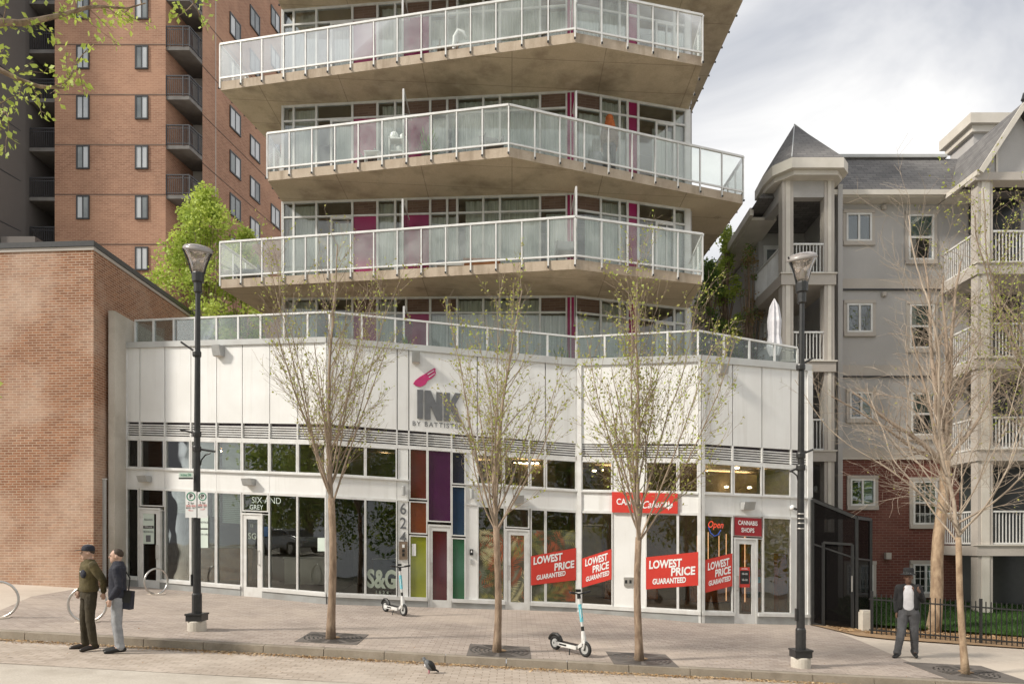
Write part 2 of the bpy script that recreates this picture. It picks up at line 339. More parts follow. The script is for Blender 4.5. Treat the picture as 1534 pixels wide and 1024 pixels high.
    def ball(s, c, rx, ry=None, rz=None, n=12, m=8):
        ry = ry or rx; rz = rz or rx
        return s.lathe(c, [(max(1e-4, math.sin(math.pi * i / m)), -math.cos(math.pi * i / m) * rz) for i in range(m + 1)], n, rx, ry)
    def build(s, name, mt=None, parent=None, smooth=False, uv=True, auto=None):
        me = bpy.data.meshes.new(name)
        off = Vector((0, 0, 0))
        if parent is not None: off = wloc(parent)
        me.from_pydata([v - off for v in s.v], [], s.f)
        if mt is not None:
            me.materials.append(M[mt] if isinstance(mt, str) else mt)
        else:
            for m in s.mats: me.materials.append(m)
            me.polygons.foreach_set('material_index', s.m)
        if uv:
            ul = me.uv_layers.new(name='UVMap').data
            for p in me.polygons:
                n = p.normal
                if abs(n.z) > .75:
                    for li in p.loop_indices:
                        v = me.vertices[me.loops[li].vertex_index].co; ul[li].uv = (v.x + off.x, v.y + off.y)
                else:
                    t = Vector((-n.y, n.x, 0)).normalized()
                    if abs(t.x) > .3 and t.x < 0: t = -t
                    sc = 1 / max(.3, math.sqrt(n.x * n.x + n.y * n.y))
                    for li in p.loop_indices:
                        v = me.vertices[me.loops[li].vertex_index].co + off; ul[li].uv = (v.dot(t), v.z * sc)
        if smooth:
            me.polygons.foreach_set('use_smooth', [True] * len(me.polygons))
        o = bpy.data.objects.new(name, me); SC.collection.objects.link(o)
        if parent is not None: o.parent = parent
        return o
def wloc(o):
    l = Vector((0, 0, 0))
    while o is not None: l = l + o.location; o = o.parent
    return l
def tag(o, label=None, cat=None, group=None, kind=None):
    if label: o['label'] = label
    if cat: o['category'] = cat
    if group: o['group'] = group
    if kind: o['kind'] = kind
    return o
def thing(name, label, cat, loc=(0, 0, 0), rz=0, group=None):
    o = bpy.data.objects.new(name, None); SC.collection.objects.link(o); o.empty_display_size = .3
    o.location = loc; o.rotation_euler = (0, 0, rz)
    return tag(o, label, cat, group)
def copy_tree(o, parent=None):
    c = o.copy(); SC.collection.objects.link(c); c.parent = parent
    for ch in list(o.children): copy_tree(ch, c)
    return c
def structure(o): return tag(o, kind='structure')
def text_mb(mb, txt, origin, ux, uy, size, bold=0.0, depth=.006, align='CENTER', shear=0, maxw=None, sx=1, space=1):
    cu = bpy.data.curves.new('t', 'FONT'); cu.body = txt; cu.size = 1; cu.offset = bold; cu.align_x = align; cu.align_y = 'CENTER'; cu.shear = shear; cu.space_character = space
    cu.resolution_u = 3
    ob = bpy.data.objects.new('t', cu); SC.collection.objects.link(ob)
    dg = bpy.context.evaluated_depsgraph_get(); me = bpy.data.meshes.new_from_object(ob.evaluated_get(dg))
    ux = Vector(ux).normalized(); uy = Vector(uy).normalized(); nn = ux.cross(uy).normalized()
    if len(me.vertices):
        wd = max(v.co.x for v in me.vertices) - min(v.co.x for v in me.vertices)
        hs = size
        ws = size * sx
        if maxw and wd * ws > maxw: ws = maxw / wd
        vs = [Vector(origin) + ux * v.co.x * ws + uy * v.co.y * hs + nn * depth for v in me.vertices]
        mb.add(vs, [tuple(p.vertices) for p in me.polygons])
    bpy.data.objects.remove(ob); bpy.data.curves.remove(cu); bpy.data.meshes.remove(me)
class Strip:
    def __init__(s, verts, levels):
        s.P = [Vector((x, y, 0)) for x, y in verts]; s.lev = levels; s.seg = []
        for a, b in zip(s.P, s.P[1:]):
            d = (b - a); L = d.length; d.normalize(); s.seg.append((a, d, L, Vector((d.y, -d.x, 0))))
    def s_(s, g, px):
        a, d, L, n = s.seg[g]; u = (px - CX) / F
        # a.x + t d.x = u (a.y + t d.y)
        return (u * a.y - a.x) / (d.x - u * d.y)
    def xy(s, g, t, off=0):
        a, d, L, n = s.seg[g]; return a + d * t + n * off
    def z(s, g, t, lev):
        dz = 0
        if isinstance(lev, tuple) and isinstance(lev[0], str): lev, dz = lev
        if isinstance(lev, str):
            k = t / s.seg[g][2]; return s.lev[lev][g] * (1 - k) + s.lev[lev][g + 1] * k + dz
        py, xr = lev[0], lev[1]; tr = s.s_(g, xr); p = s.xy(g, tr); q = s.xy(g, t)
        return zat(py, p.y) - .047 * (q.x - p.x) + (lev[2] if len(lev) > 2 else 0)
    def p(s, g, t, lev, off=0):
        q = s.xy(g, t, off); return Vector((q.x, q.y, s.z(g, t, lev)))
    def hexa(s, mb, g, t0, t1, la, lb, d0, d1):
        mb.hexa([s.p(g, t0, la, d1), s.p(g, t1, la, d1), s.p(g, t1, la, d0), s.p(g, t0, la, d0)],
                [s.p(g, t0, lb, d1), s.p(g, t1, lb, d1), s.p(g, t1, lb, d0), s.p(g, t0, lb, d0)])
def addl(l, dz):
    if isinstance(l, str): return (l, dz)
    if isinstance(l[0], str): return (l[0], l[1] + dz)
    return (l[0], l[1], (l[2] if len(l) > 2 else 0) + dz)
def s_window(S, g, t0, t1, la, lb, parent, fmat='white_metal', gmat='glass_shop', fw=.035, d0=-.05, d1=.03, name='window', transom=None):
    m = MB()
    S.hexa(m, g, t0, t0 + fw, la, lb, d0, d1); S.hexa(m, g, t1 - fw, t1, la, lb, d0, d1)
    S.hexa(m, g, t0 + fw, t1 - fw, la, addl(la, fw), d0, d1); S.hexa(m, g, t0 + fw, t1 - fw, addl(lb, -fw), lb, d0, d1)
    f = m.build(name, fmat, parent)
    m = MB(); S.hexa(m, g, t0 + fw - .004, t1 - fw + .004, addl(la, fw - .004), addl(lb, -fw + .004), -.018, -.006); m.build('pane', gmat, f)
    return f
# ---------------- ground ----------------
def gridsheet(x0, x1, y0, y1, zf, nx, ny):
    m = MB(); vs = []; fs = []
    for j in range(ny + 1):
        for i in range(nx + 1):
            x = x0 + (x1 - x0) * i / nx; a = y0(x) if callable(y0) else y0; y = a + (y1 - a) * j / ny
            vs.append((x, y, zf(x, y)))
    for j in range(ny):
        for i in range(nx):
            a = j * (nx + 1) + i; fs.append((a, a + 1, a + nx + 2, a + nx + 1))
    return m.add(vs, fs)
def zp(x, y): return zpave(max(-40, min(40, x)), min(y, 19.5))
def zr(x, y): return zroad(max(-40, min(40, x)), max(y, -8))
structure(gridsheet(-120, 120, lambda x: yk(x) + .2, 260, lambda x, y: zp(x, y) - (0 if y < 40 else .02 * (y - 40)), 120, 80).build('pavement', 'sidewalk'))
kb = MB(); x = -40.0
while x < 40:
    a, b = x + .006, x + 1.05 - .006
    ya, yb = yk(a), yk(b)
    q = [(a, ya), (b, yb), (b, yb + .196), (a, ya + .196)]
    kb.hexa([(X, Y, zroad(X, Y) - .1) for X, Y in q], [(X, Y + (.025 if i < 2 else 0), zpave(X, Y) + .004) for i, (X, Y) in enumerate(q)])
    kb.hexa([(X, Y, zroad(X, Y) - .1) for X, Y in q], [(X, Y, zpave(X, Y) - .022) for X, Y in q]) if False else None
    x += 1.05
structure(kb.build('kerb', 'kerb'))
structure(gridsheet(-120, 120, -9.0, 12.95, zr, 120, 20).build('road', 'road'))
p0, p1, p2 = GR(0, 993), GR(300, 1009), GR(500, 1021)
sl_ = (p2.y - p0.y) / (p2.x - p0.x)
seam = lambda x: p0.y + sl_ * (x - p0.x)
lane = MB(); vs = []; fs = []
for i in range(61):
    x = -30 + i; vs += [(x, max(10.6, min(seam(x), 11.5)), 0), (x, yk(x) - .002, 0)]
vs = [(x, y, zroad(x, y) + .005) for x, y, z in vs]
for i in range(60): fs.append((2 * i, 2 * i + 2, 2 * i + 3, 2 * i + 1))
structure(lane.add(vs, fs).build('parking_lane', 'paver_road'))
pv = MB(); pl = [G(-60, 935), G(0, 914), G(47, 893), G(125, 880), G(188, 872)]
def pave_poly(pts, name, mt, dz, grid=1.0):
    bm = bmesh.new(); vs = [bm.verts.new((x, y, 0)) for x, y in pts]; bm.faces.new(vs)
    for ax in (0, 1):
        lo = min(p[ax] for p in pts); hi = max(p[ax] for p in pts); c = math.ceil(lo)
        while c < hi:
            no = (1, 0, 0) if ax == 0 else (0, 1, 0); co = (c, 0, 0) if ax == 0 else (0, c, 0)
            bmesh.ops.bisect_plane(bm, geom=bm.verts[:] + bm.edges[:] + bm.faces[:], plane_co=co, plane_no=no); c += grid
    bm.normal_update(); bm.verts.index_update()
    m = MB(); m.add([(v.co.x, v.co.y, zp(v.co.x, v.co.y) + dz) for v in bm.verts], [tuple(v.index for v in (f.verts if f.normal.z > 0 else reversed(f.verts))) for f in bm.faces]); bm.free()
    return m.build(name, mt)
L = [(-14, yk(-14) + .22)] + [(p.x, p.y) for p in pl[1:]] + [(-10.6, 20.0), (8.2, 19.6)] + [(p.x, p.y) for p in (G(1228, 936), G(1290, 960), G(1428, 1019))]
L += [(7.7, 12.77)] + [(-i * 2.0, yk(-i * 2.0) + .205) for i in range(0, 7)]
structure(pave_poly(L, 'paved_walk', 'paver', .005))
# mulch bed and lawn
mp_ = [(p.x, p.y) for p in (G(1205, 934), G(1285, 953), G(1330, 958), G(1534, 972))] + [(17.5, 16.2), (17.5, 18.6), (8.5, 20.2)]
structure(pave_poly(mp_, 'mulch_bed', 'mulch', .03))
lawn = [(9.0, 19.0), (17.5, 17.7), (25, 16.9), (25, 23.2), (9.0, 23.2)]
def zl(x, y): return zp(x, y) + .06 + max(0, y - 18.0) * .10
lm = gridsheet(8.8, 26, lambda x: 18.75 - .13 * (x - 9), 23.4, zl, 30, 12); structure(lm.build('lawn_ground', 'grass'))
gm = MB()
for i in range(16000):
    x = rnd.uniform(8.9, 20); a = 18.78 - .13 * (x - 9); y = a + (23 - a) * rnd.random() ** 1.5; z = zl(x, y); h = rnd.uniform(.04, .09); t = rnd.uniform(0, 6.28); dx, dy = math.cos(t) * .012, math.sin(t) * .012
    gm.add([(x - dx, y - dy, z), (x + dx, y + dy, z), (x + rnd.uniform(-.03, .03), y + rnd.uniform(-.03, .03), z + h)], [(0, 1, 2)])
tag(gm.build('grass', 'grass', uv=False), 'short green lawn grass behind the iron fence', 'grass', kind='stuff')
# ---------------- apartment building: podium ----------------
PV = [(-10.57, 20.15), (-4.61, 18.3), (1.71, 19.25), (4.71, 18.3), (7.72, 18.95)]
PX = dict(cop_t=(513, 505, 537.5, 532, 546), cop_b=(521.6, 513, 548, 542, 556), lou_t=(632, 635.5, 665, 665, 675.5), lou_b=(651.6, 658.5, 683.5, 686.5, 697.5),
          mz_t=(657, 664, 689.5, 691.5, 703), mz_b=(700, 710.5, 734.5, 738, 745), sp_b=(730.5, 743.5, 766, 770, 777), gl_b=(863, 888, 904, 915, 919.5),
          base_t=(867, 893, 909.5, 920.5, 924), ground=(884, 914, 930, 940, 946))
LEV = {k: [zat(y, PV[i][1]) for i, y in enumerate(v)] for k, v in PX.items()}
PS = Strip(PV, LEV)
bld = thing('apartment_building', 'tall condominium tower with zigzag concrete balconies over a white panelled shop podium', 'building', (0, 22, 0))
JA = [190, 209.6, 247, 286, 324.5, 363, 404, 446, 489]
JB = [491, 547, 594.5, 612.5, 640, 676.5, 696.5, 754, 793, 817, 863.5]
JC = [871, 917.5, 967, 1015, 1046.5]
JD = [1054, 1097.5, 1141.5, 1185, 1209]
EDGE = {0: (188, 489.5), 1: (490.5, 864.5), 2: (864.5, 1050), 3: (1050, 1215.5)}
def T(g, px): return PS.s_(g, px)
# upper wall panels
UP = {0: JA, 1: [491, 595, 612.5, 676.5, 715, 792, 817, 863.5], 2: JC, 3: JD}
UP[1] = [491, 595, 612.5, 715, 817, 863.5]
UP[2] = [871, 1046.5]
for g in range(4):
    J = UP[g]
    for a, b in zip(J, J[1:]):
        m = MB(); PS.hexa(m, g, T(g, a) + .012, T(g, b) - .012, ('lou_t', .01), 'cop_b', -.06, 0); m.build('wall_panel', 'white_panel', bld)
    m = MB(); PS.hexa(m, g, T(g, J[0]), T(g, J[-1]), ('lou_t', .01), 'cop_b', -.2, -.07); m.build('wall_backing', 'grey_metal', bld)
# coping and parapet
for g in range(4):
    L = PS.seg[g][2]
    m = MB(); PS.hexa(m, g, -.0, L, 'cop_b', 'cop_t', -.42, .05); m.build('coping', 'coping', bld)
    # louvres
    m = MB(); PS.hexa(m, g, T(g, UP[g][0]), T(g, UP[g][-1]), 'lou_b', ('lou_t', -.002), -.2, -.09); m.build('louvre_backing', 'louvre_dark', bld)
    J = {0: JA, 1: [491, 547, 594.5, 612.5, 640, 676.5, 715, 754, 793, 817, 863.5], 2: JC, 3: JD}[g]
    for a, b in zip(J, J[1:]):
        m = MB()
        for k in range(5):
            h = .305 * (k + .35) / 5
            PS.hexa(m, g, T(g, a) + .02, T(g, b) - .02, ('lou_b', h + .012), ('lou_b', h + .043), -.08, -.015)
        m.build('louvre', 'white_metal', bld)
    m = MB()
    for a in J[:-1] + [J[-1]]:
        PS.hexa(m, g, T(g, a) - .02, T(g, a) + .02, 'lou_b', ('lou_t', .008), -.08, .02)
    PS.hexa(m, g, T(g, J[0]) + .02, T(g, J[-1]) - .02, 'mz_t', ('lou_b', -.004), -.06, .02)
    m.build('louvre_frame', 'white_metal', bld)
# corner columns
def col(g0, px0, g1, px1, name='corner_column', mt='white_metal', top='cop_b', bot='ground', off=.05):
    m = MB()
    if g0 == g1: PS.hexa(m, g0, T(g0, px0), T(g0, px1), bot, top, -.1, off)
    else:
        L = PS.seg[g0][2]; PS.hexa(m, g0, T(g0, px0), L - .002, bot, top, -.1, off); PS.hexa(m, g1, .002, T(g1, px1), bot, top, -.1, off)
    return m.build(name, mt, bld)
col(0, 487.5, 1, 492.5, bot='gl_b', off=.03); col(0, 186, 0, 190.5, off=.04)
col(1, 863.5, 1, 867.5); col(2, 864.8, 2, 871.5); col(2, 1046.5, 2, 1050); col(3, 1050.2, 3, 1054.5)
col(3, 1208.5, 3, 1216)
# ground base and sills, white band between the window rows
DOORS = {0: [(208, 241), (362, 394)], 1: [(640.5, 677), (756, 794)], 2: [], 3: [(1098.5, 1134)]}
for g in range(4):
    e0, e1 = EDGE[g]; cuts = [T(g, e0) if g else 0] ; t0 = .005; t1 = PS.seg[g][2] - .005 if g < 3 else T(3, 1219)
    runs = []; cur = t0
    for a, b in DOORS[g]:
        runs.append((cur, T(g, a))); cur = T(g, b)
    runs.append((cur, t1))
    for a, b in runs:
        m = MB(); PS.hexa(m, g, a, b, 'ground', 'base_t', -.3, .045); m.build('base_course', 'base_grey', bld)
        m = MB(); PS.hexa(m, g, a, b, ('base_t', .002), 'gl_b', -.1, .075); m.build('sill', 'white_metal', bld)
    B = {0: JA, 1: [491, 547, 594.5, 612.5], 2: [871, 917.5], 3: [1054, 1097.5, 1141.5, 1185, 1209]}[g]
    rr = list(zip(B, B[1:]))
    if g == 0: rr = list(zip(JA[::2], JA[2::2]))
    if g == 1: rr = [(491, 594.5), (594.5, 612.5), (697, 754), (754, 863.5)]
    if g == 2: rr = [(871, 917.5), (917.5, 1046.5)]
    if g == 3: rr = [(1054, 1141.5), (1141.5, 1184), (1184, 1200), (1200, 1209)]
    for a, b in rr:
        m = MB(); PS.hexa(m, g, T(g, a) + .004, T(g, b) - .004, ('sp_b', .035), ('mz_b', -.035), -.06, 0.0); m.build('band_panel', 'white_panel', bld)
        m = MB(); PS.hexa(m, g, T(g, a), T(g, b), ('mz_b', -.035), 'mz_b', -.06, .06); m.build('trim_bar', 'white_metal', bld); m = MB(); PS.hexa(m, g, T(g, a), T(g, b), 'sp_b', ('sp_b', .035), -.06, .03); m.build('trim_bar', 'white_metal', bld)
# mezzanine windows
MZ = {0: [(191, 208), (211, 246), (248.5, 285), (287.5, 323), (326, 362), (364.5, 403), (405.5, 445), (447.5, 487.5)],
      1: [(493, 546), (548.5, 593.5), (716, 753), (755.5, 792), (795, 815.5), (818.5, 862.5)],
      2: [(872, 916.5), (968.5, 1014), (1017, 1045)], 3: [(1055, 1096), (1099, 1140), (1143.5, 1183.5)]}
for g in MZ:
    for a, b in MZ[g]: s_window(PS, g, T(g, a) - .02, T(g, b) + .02, 'mz_b', 'mz_t', bld, gmat='glass_win' if g < 1 else 'glass_shop', fw=.035)
for g, a, b in ((1, 596, 611.5), (1, 697.5, 715), (2, 918, 967), (3, 1185.5, 1199), (3, 1200.5, 1208)):
    m = MB(); PS.hexa(m, g, T(g, a), T(g, b), 'mz_b', 'mz_t', -.06, 0.005); m.build('filler_panel', 'white_panel', bld)
# ground floor windows
GW = {0: [(191, 207.5), (243, 247), (248.5, 285), (287.5, 323), (326, 361.5), (394.5, 402.5), (404.5, 445), (447, 487.5)],
      1: [(493, 546), (548.5, 593.5), (716.5, 755), (796, 815.5), (818.5, 862.5)],
      2: [(872, 916.5), (968.5, 1014), (1017, 1045)], 3: [(1055, 1096), (1135, 1140.5), (1143.5, 1183.5)]}
for g in GW:
    for a, b in GW[g]:
        top = 'sp_b'
        if (a, b) == (243, 247): top = (763, 225)
        if (a, b) == (394.5, 402.5): top = (769, 380)
        if (a, b) == (1135, 1140.5): top = (805, 1117)
        s_window(PS, g, T(g, a) - .025, T(g, b) + .025, 'gl_b', top, bld, fw=.03 if b - a > 9 else .015)
for g, a, b in ((1, 596, 611.5), (1, 697.5, 715), (3, 1185.5, 1199), (3, 1200.5, 1208)):
    m = MB(); PS.hexa(m, g, T(g, a), T(g, b), 'gl_b', 'sp_b', -.06, 0.005); m.build('filler_panel', 'white_panel', bld)
m = MB(); PS.hexa(m, 2, T(2, 918), T(2, 967.5), 'gl_b', ('mz_b', -.3), -.06, 0.004); m.build('filler_panel', 'white_panel', bld)
# transom lights above the doors
for g, a, b, y0 in ((0, 210.5, 246.5, 758), (0, 364, 402.5, 766), (1, 757, 793, 790.5)):
    s_window(PS, g, T(g, a), T(g, b), (y0, (a + b) / 2), 'sp_b', bld, fw=.03, name='transom_window')
m = MB(); PS.hexa(m, 3, T(3, 1098.5), T(3, 1141), (803, 1117), 'sp_b', -.08, -.005); m.build('transom_panel', 'white_metal', bld)
# doors
def door(g, a, b, ytop, ybot, gm='glass_shop', handle='L', sw=.10, col=None):
    xr = (a + b) / 2; t0, t1 = T(g, a) + .01, T(g, b) - .01; lt = (ytop, xr); lb = (ybot, xr)
    m = MB(); PS.hexa(m, g, t0, t0 + .04, lb, lt, -.08, .03); PS.hexa(m, g, t1 - .04, t1, lb, lt, -.08, .03); PS.hexa(m, g, t0 + .04, t1 - .04, addl(lt, -.05), lt, -.08, .03)
    f = m.build('door', 'white_metal', bld)
    m = MB(); u0, u1 = t0 + .045, t1 - .045
    PS.hexa(m, g, u0, u0 + sw, addl(lb, .02), addl(lt, -.055), -.04, .015); PS.hexa(m, g, u1 - sw, u1, addl(lb, .02), addl(lt, -.055), -.04, .015)
    PS.hexa(m, g, u0 + sw, u1 - sw, addl(lb, .02), addl(lb, .27), -.04, .015); PS.hexa(m, g, u0 + sw, u1 - sw, addl(lt, -.16), addl(lt, -.055), -.04, .015)
    m.build('door_leaf', 'white_metal', f)
    m = MB(); PS.hexa(m, g, u0 + sw, u1 - sw, addl(lb, .27), addl(lt, -.16), -.02, -.008); m.build('pane', gm, f)
    h = MB(); th = u0 + sw * .5 if handle == 'L' else u1 - sw * .5
    pts = [PS.p(g, th, addl(lb, z), o) for z, o in ((.86, .015), (.86, .07), (1.22, .07), (1.22, .015))]
    h.tube(pts, .014, 8); h.build('handle', 'steel', f)
door(0, 208, 241.5, 760, 883, handle='R'); door(0, 362, 394, 768, 894.5, handle='R'); door(1, 640.5, 677, 785.5, 914, 'cg_maroon', sw=.07)
door(1, 756, 794, 792, 917, 'glass_shop'); door(3, 1098.5, 1134, 805, 935)
# coloured glass entry
def cpane(a, b, y0, y1, mt):
    xr = (a + b) / 2; g = 1
    s_window(PS, g, T(g, a) - .03, T(g, b) + .03, (y1 + 1.5, xr), (y0 - 1.5, xr), bld, gmat=mt, fw=.032, name='coloured_window')
cpane(614.8, 638.6, 673, 746.5, 'cg_red'); cpane(614.8, 638.6, 752, 798, 'cg_rust'); cpane(614.8, 638.6, 803, 895, 'cg_lime')
cpane(641.9, 675, 675, 780, 'cg_purple'); cpane(677.8, 695.8, 677.5, 724, 'cg_dark'); cpane(677.8, 695.8, 729, 801, 'cg_blue'); cpane(677.8, 695.8, 806.5, 897.5, 'cg_green')
# inside: floor, ceiling, back walls
def off_poly(d):
    pts = []
    for i, (x, y) in enumerate(PV):
        pts.append((x, y + d))
    return pts
fr = off_poly(.08)
# concrete side walls and interior
m = MB(); m.prism(fr + [(7.72, 25), (-10.4, 25)], lambda x, y: -.30 - .05 * x + .24 - .35, lambda x, y: -.047 * x + .14); m.build('interior_floor', 'int_floor', bld)
m = MB(); m.prism([(x, y + .12) for x, y in PV] + [(7.7, 25), (-10.4, 25)], lambda x, y: 4.07 - .047 * x, lambda x, y: 4.3 - .047 * x); m.build('ceiling', 'interior_warm', bld)
m = MB(); m.prism([(-10.4, 23.4), (7.7, 23.4), (7.7, 23.6), (-10.4, 23.6)], lambda x, y: .1 - .047 * x, lambda x, y: 4.06 - .047 * x); m.build('interior_wall', 'interior', bld)
for px, g in ((488, 0), (655, 1), (700, 1), (865, 1)):
    q = PS.xy(g, T(g, px)); m = MB(); m.prism([(q.x - .06, q.y + .14), (q.x + .06, q.y + .14), (q.x * 1.1 + .06, 23.38), (q.x * 1.1 - .06, 23.38)], lambda x, y: .15 - .047 * x, lambda x, y: 4.05 - .047 * x); m.build('partition_wall', 'interior', bld)
def plane_in(g, a, b, la, lb, d, mt, name, th=.02):
    m = MB(); PS.hexa(m, g, T(g, a), T(g, b), la, lb, -d - th, -d); return m.build(name, mt, bld)
for a, b in ((248, 285.5), (287, 323.5), (326, 362)):
    plane_in(0, a, b, ('mz_b', .02), 'mz_t', .16, 'blind', 'blind')
plane_in(0, 363, 488, 'mz_b', 'mz_t', 1.2, 'olive_mottle', 'inner_wall_or_reflection'); plane_in(1, 492, 612, 'mz_b', 'mz_t', 1.2, 'olive_mottle', 'inner_wall_or_reflection')  # olive planes stand in for reflections on the mezzanine glass
plane_in(1, 698, 850, 'mz_b', 'mz_t', 1.5, 'interior_warm', 'inner_wall_or_reflection')
plane_in(2, 885, 1030, 'mz_b', 'mz_t', 1.8, 'interior_warm', 'inner_wall_or_reflection'); plane_in(3, 1062, 1190, 'mz_b', 'mz_t', 1.8, 'interior_warm', 'inner_wall_or_reflection')
for a, b, y in ((249, 285, 766), (288, 300, 769), (312, 323, 769), (327, 361.5, 779)):
    m = MB(); g = 0; xr = (a + b) / 2
    nsl = int((zat(733, 20) - zat(y, 20)) / .05)
    for k in range(nsl): PS.hexa(m, g, T(g, a), T(g, b), ('sp_b', -.05 * (k + 1)), ('sp_b', -.05 * k - .008), -.19, -.165)
    m.build('blind', 'blind', bld)
# roof deck, podium side walls
m = MB(); m.prism([(x, y + .1) for x, y in PV] + [(7.9, 27), (-10.5, 27)], lambda x, y: 5.7 - .047 * x, lambda x, y: 5.95 - .047 * x); m.build('roof_deck', 'slab_edge', bld)
m = MB(); m.prism([(7.6, 19.05), (7.75, 19.05), (7.9, 27), (7.6, 27)], lambda x, y: -.8, lambda x, y: 6.45 - .047 * x); m.build('side_wall', 'grey_metal', bld)
m = MB(); m.prism([(-10.5, 26.9), (7.6, 26.9), (7.6, 27.1), (-10.5, 27.1)], lambda x, y: -.8, lambda x, y: 5.7 - .047 * x); m.build('rear_wall', 'slab_edge', bld)
# concrete fin wall
m = MB(); m.prism([(-10.74, 19.54), (-10.572, 19.54), (-10.572, 27), (-10.74, 27)], lambda x, y: -.3, lambda x, y: zat(465, 19.54) + .0 * y); m.build('concrete_fin_wall', 'fin', bld)
# terrace railing
RV = [(x + (.0 if i else .02), y + .30) for i, (x, y) in enumerate(PV)]
RL = dict(t=[zat(y, RV[i][1]) for i, y in enumerate((480, 467, 504.5, 495, 523))], b=[LEV['cop_t'][i] - .02 for i in range(5)], d=[LEV['cop_t'][i] - .02 for i in range(5)])
RS = Strip(RV, RL)
RP = {0: [203, 230.5, 261, 293, 325, 357.5, 391, 426, 461.5, 494], 1: [542, 592, 640, 685, 730, 775, 820, 864], 2: [906, 953, 1000, 1046], 3: [1084, 1122, 1160, 1194]}
for g in range(4):
    L = RS.seg[g][2]; ts = [RS.s_(g, p) for p in RP[g]]
    if g == 0: ts[-1] = L
    if g > 0: ts = [0] + ts[:-1] + [L if g < 3 else ts[-1]]
    for i, t in enumerate(ts):
        if g and i == 0: continue
        m = MB(); RS.hexa(m, g, t - .025, t + .025, 'b', ('t', -.03), -.03, .03); m.build('railing_post', 'white_metal', bld)
        if i: m = MB(); RS.hexa(m, g, ts[i - 1] + .03, t - .03, 'b', ('t', -.035), -.008, .004); m.build('railing_glass', 'glass_terrace', bld)
    m = MB(); RS.hexa(m, g, ts[0], ts[-1], ('t', -.03), ('t', .015), -.035, .035); m.build('handrail', 'white_metal', bld)
# ---------------- apartment building: tower ----------------
def zs(k): return 8.78 + 2.9 * (k - 1)
TV = [(-6.94, 22.2), (1.8, 20.8), (5.30, 21.5)]
ODD = [(-8.55, 21.55), (1.62, 18.8), (5.05, 19.5)]
EVEN = [(-6.95, 20.9), (-.08, 19.0), (6.6, 21.0)]
def slab_poly(odd):
    if odd: return ODD + [(5.2, 22.2), (-6.4, 24.6), (-8.0, 24.4)]
    return EVEN + [(6.45, 27.5), (5.3, 27.5), (4.8, 22.5), (-6.3, 23.4), (-6.95, 22.3)]
TL = {}
for k in range(0, 6):
    zb = 5.93 if k == 0 else zs(k) + .25
    TL['f%d' % k] = [zb - .045 * x for x, y in TV]; TL['c%d' % k] = [zs(k + 1) - .045 * x for x, y in TV]
TS = Strip(TV, TL)
COLS = {0: [(424, 440, 'g'), (440, 474, 'g'), (474, 528, 'door'), (528, 565.5, 'mag'), (565.5, 592, 'g'), (592, 608.5, 'g'), (608.5, 644.5, 'mag'), (644.5, 670, 'bg'), (670, 685, 'bg'),
            (685, 724, 'dk'), (724, 749, 'g'), (749, 809, 'dk'), (809, 849, 'bg'), (849, 861, 'stripe')],
        1: [(862.5, 900, 'bg'), (900, 928, 'g'), (928, 940, 'g'), (940, 956, 'm2'), (956, 1010, 'door'), (1010, 1027, 'g')]}
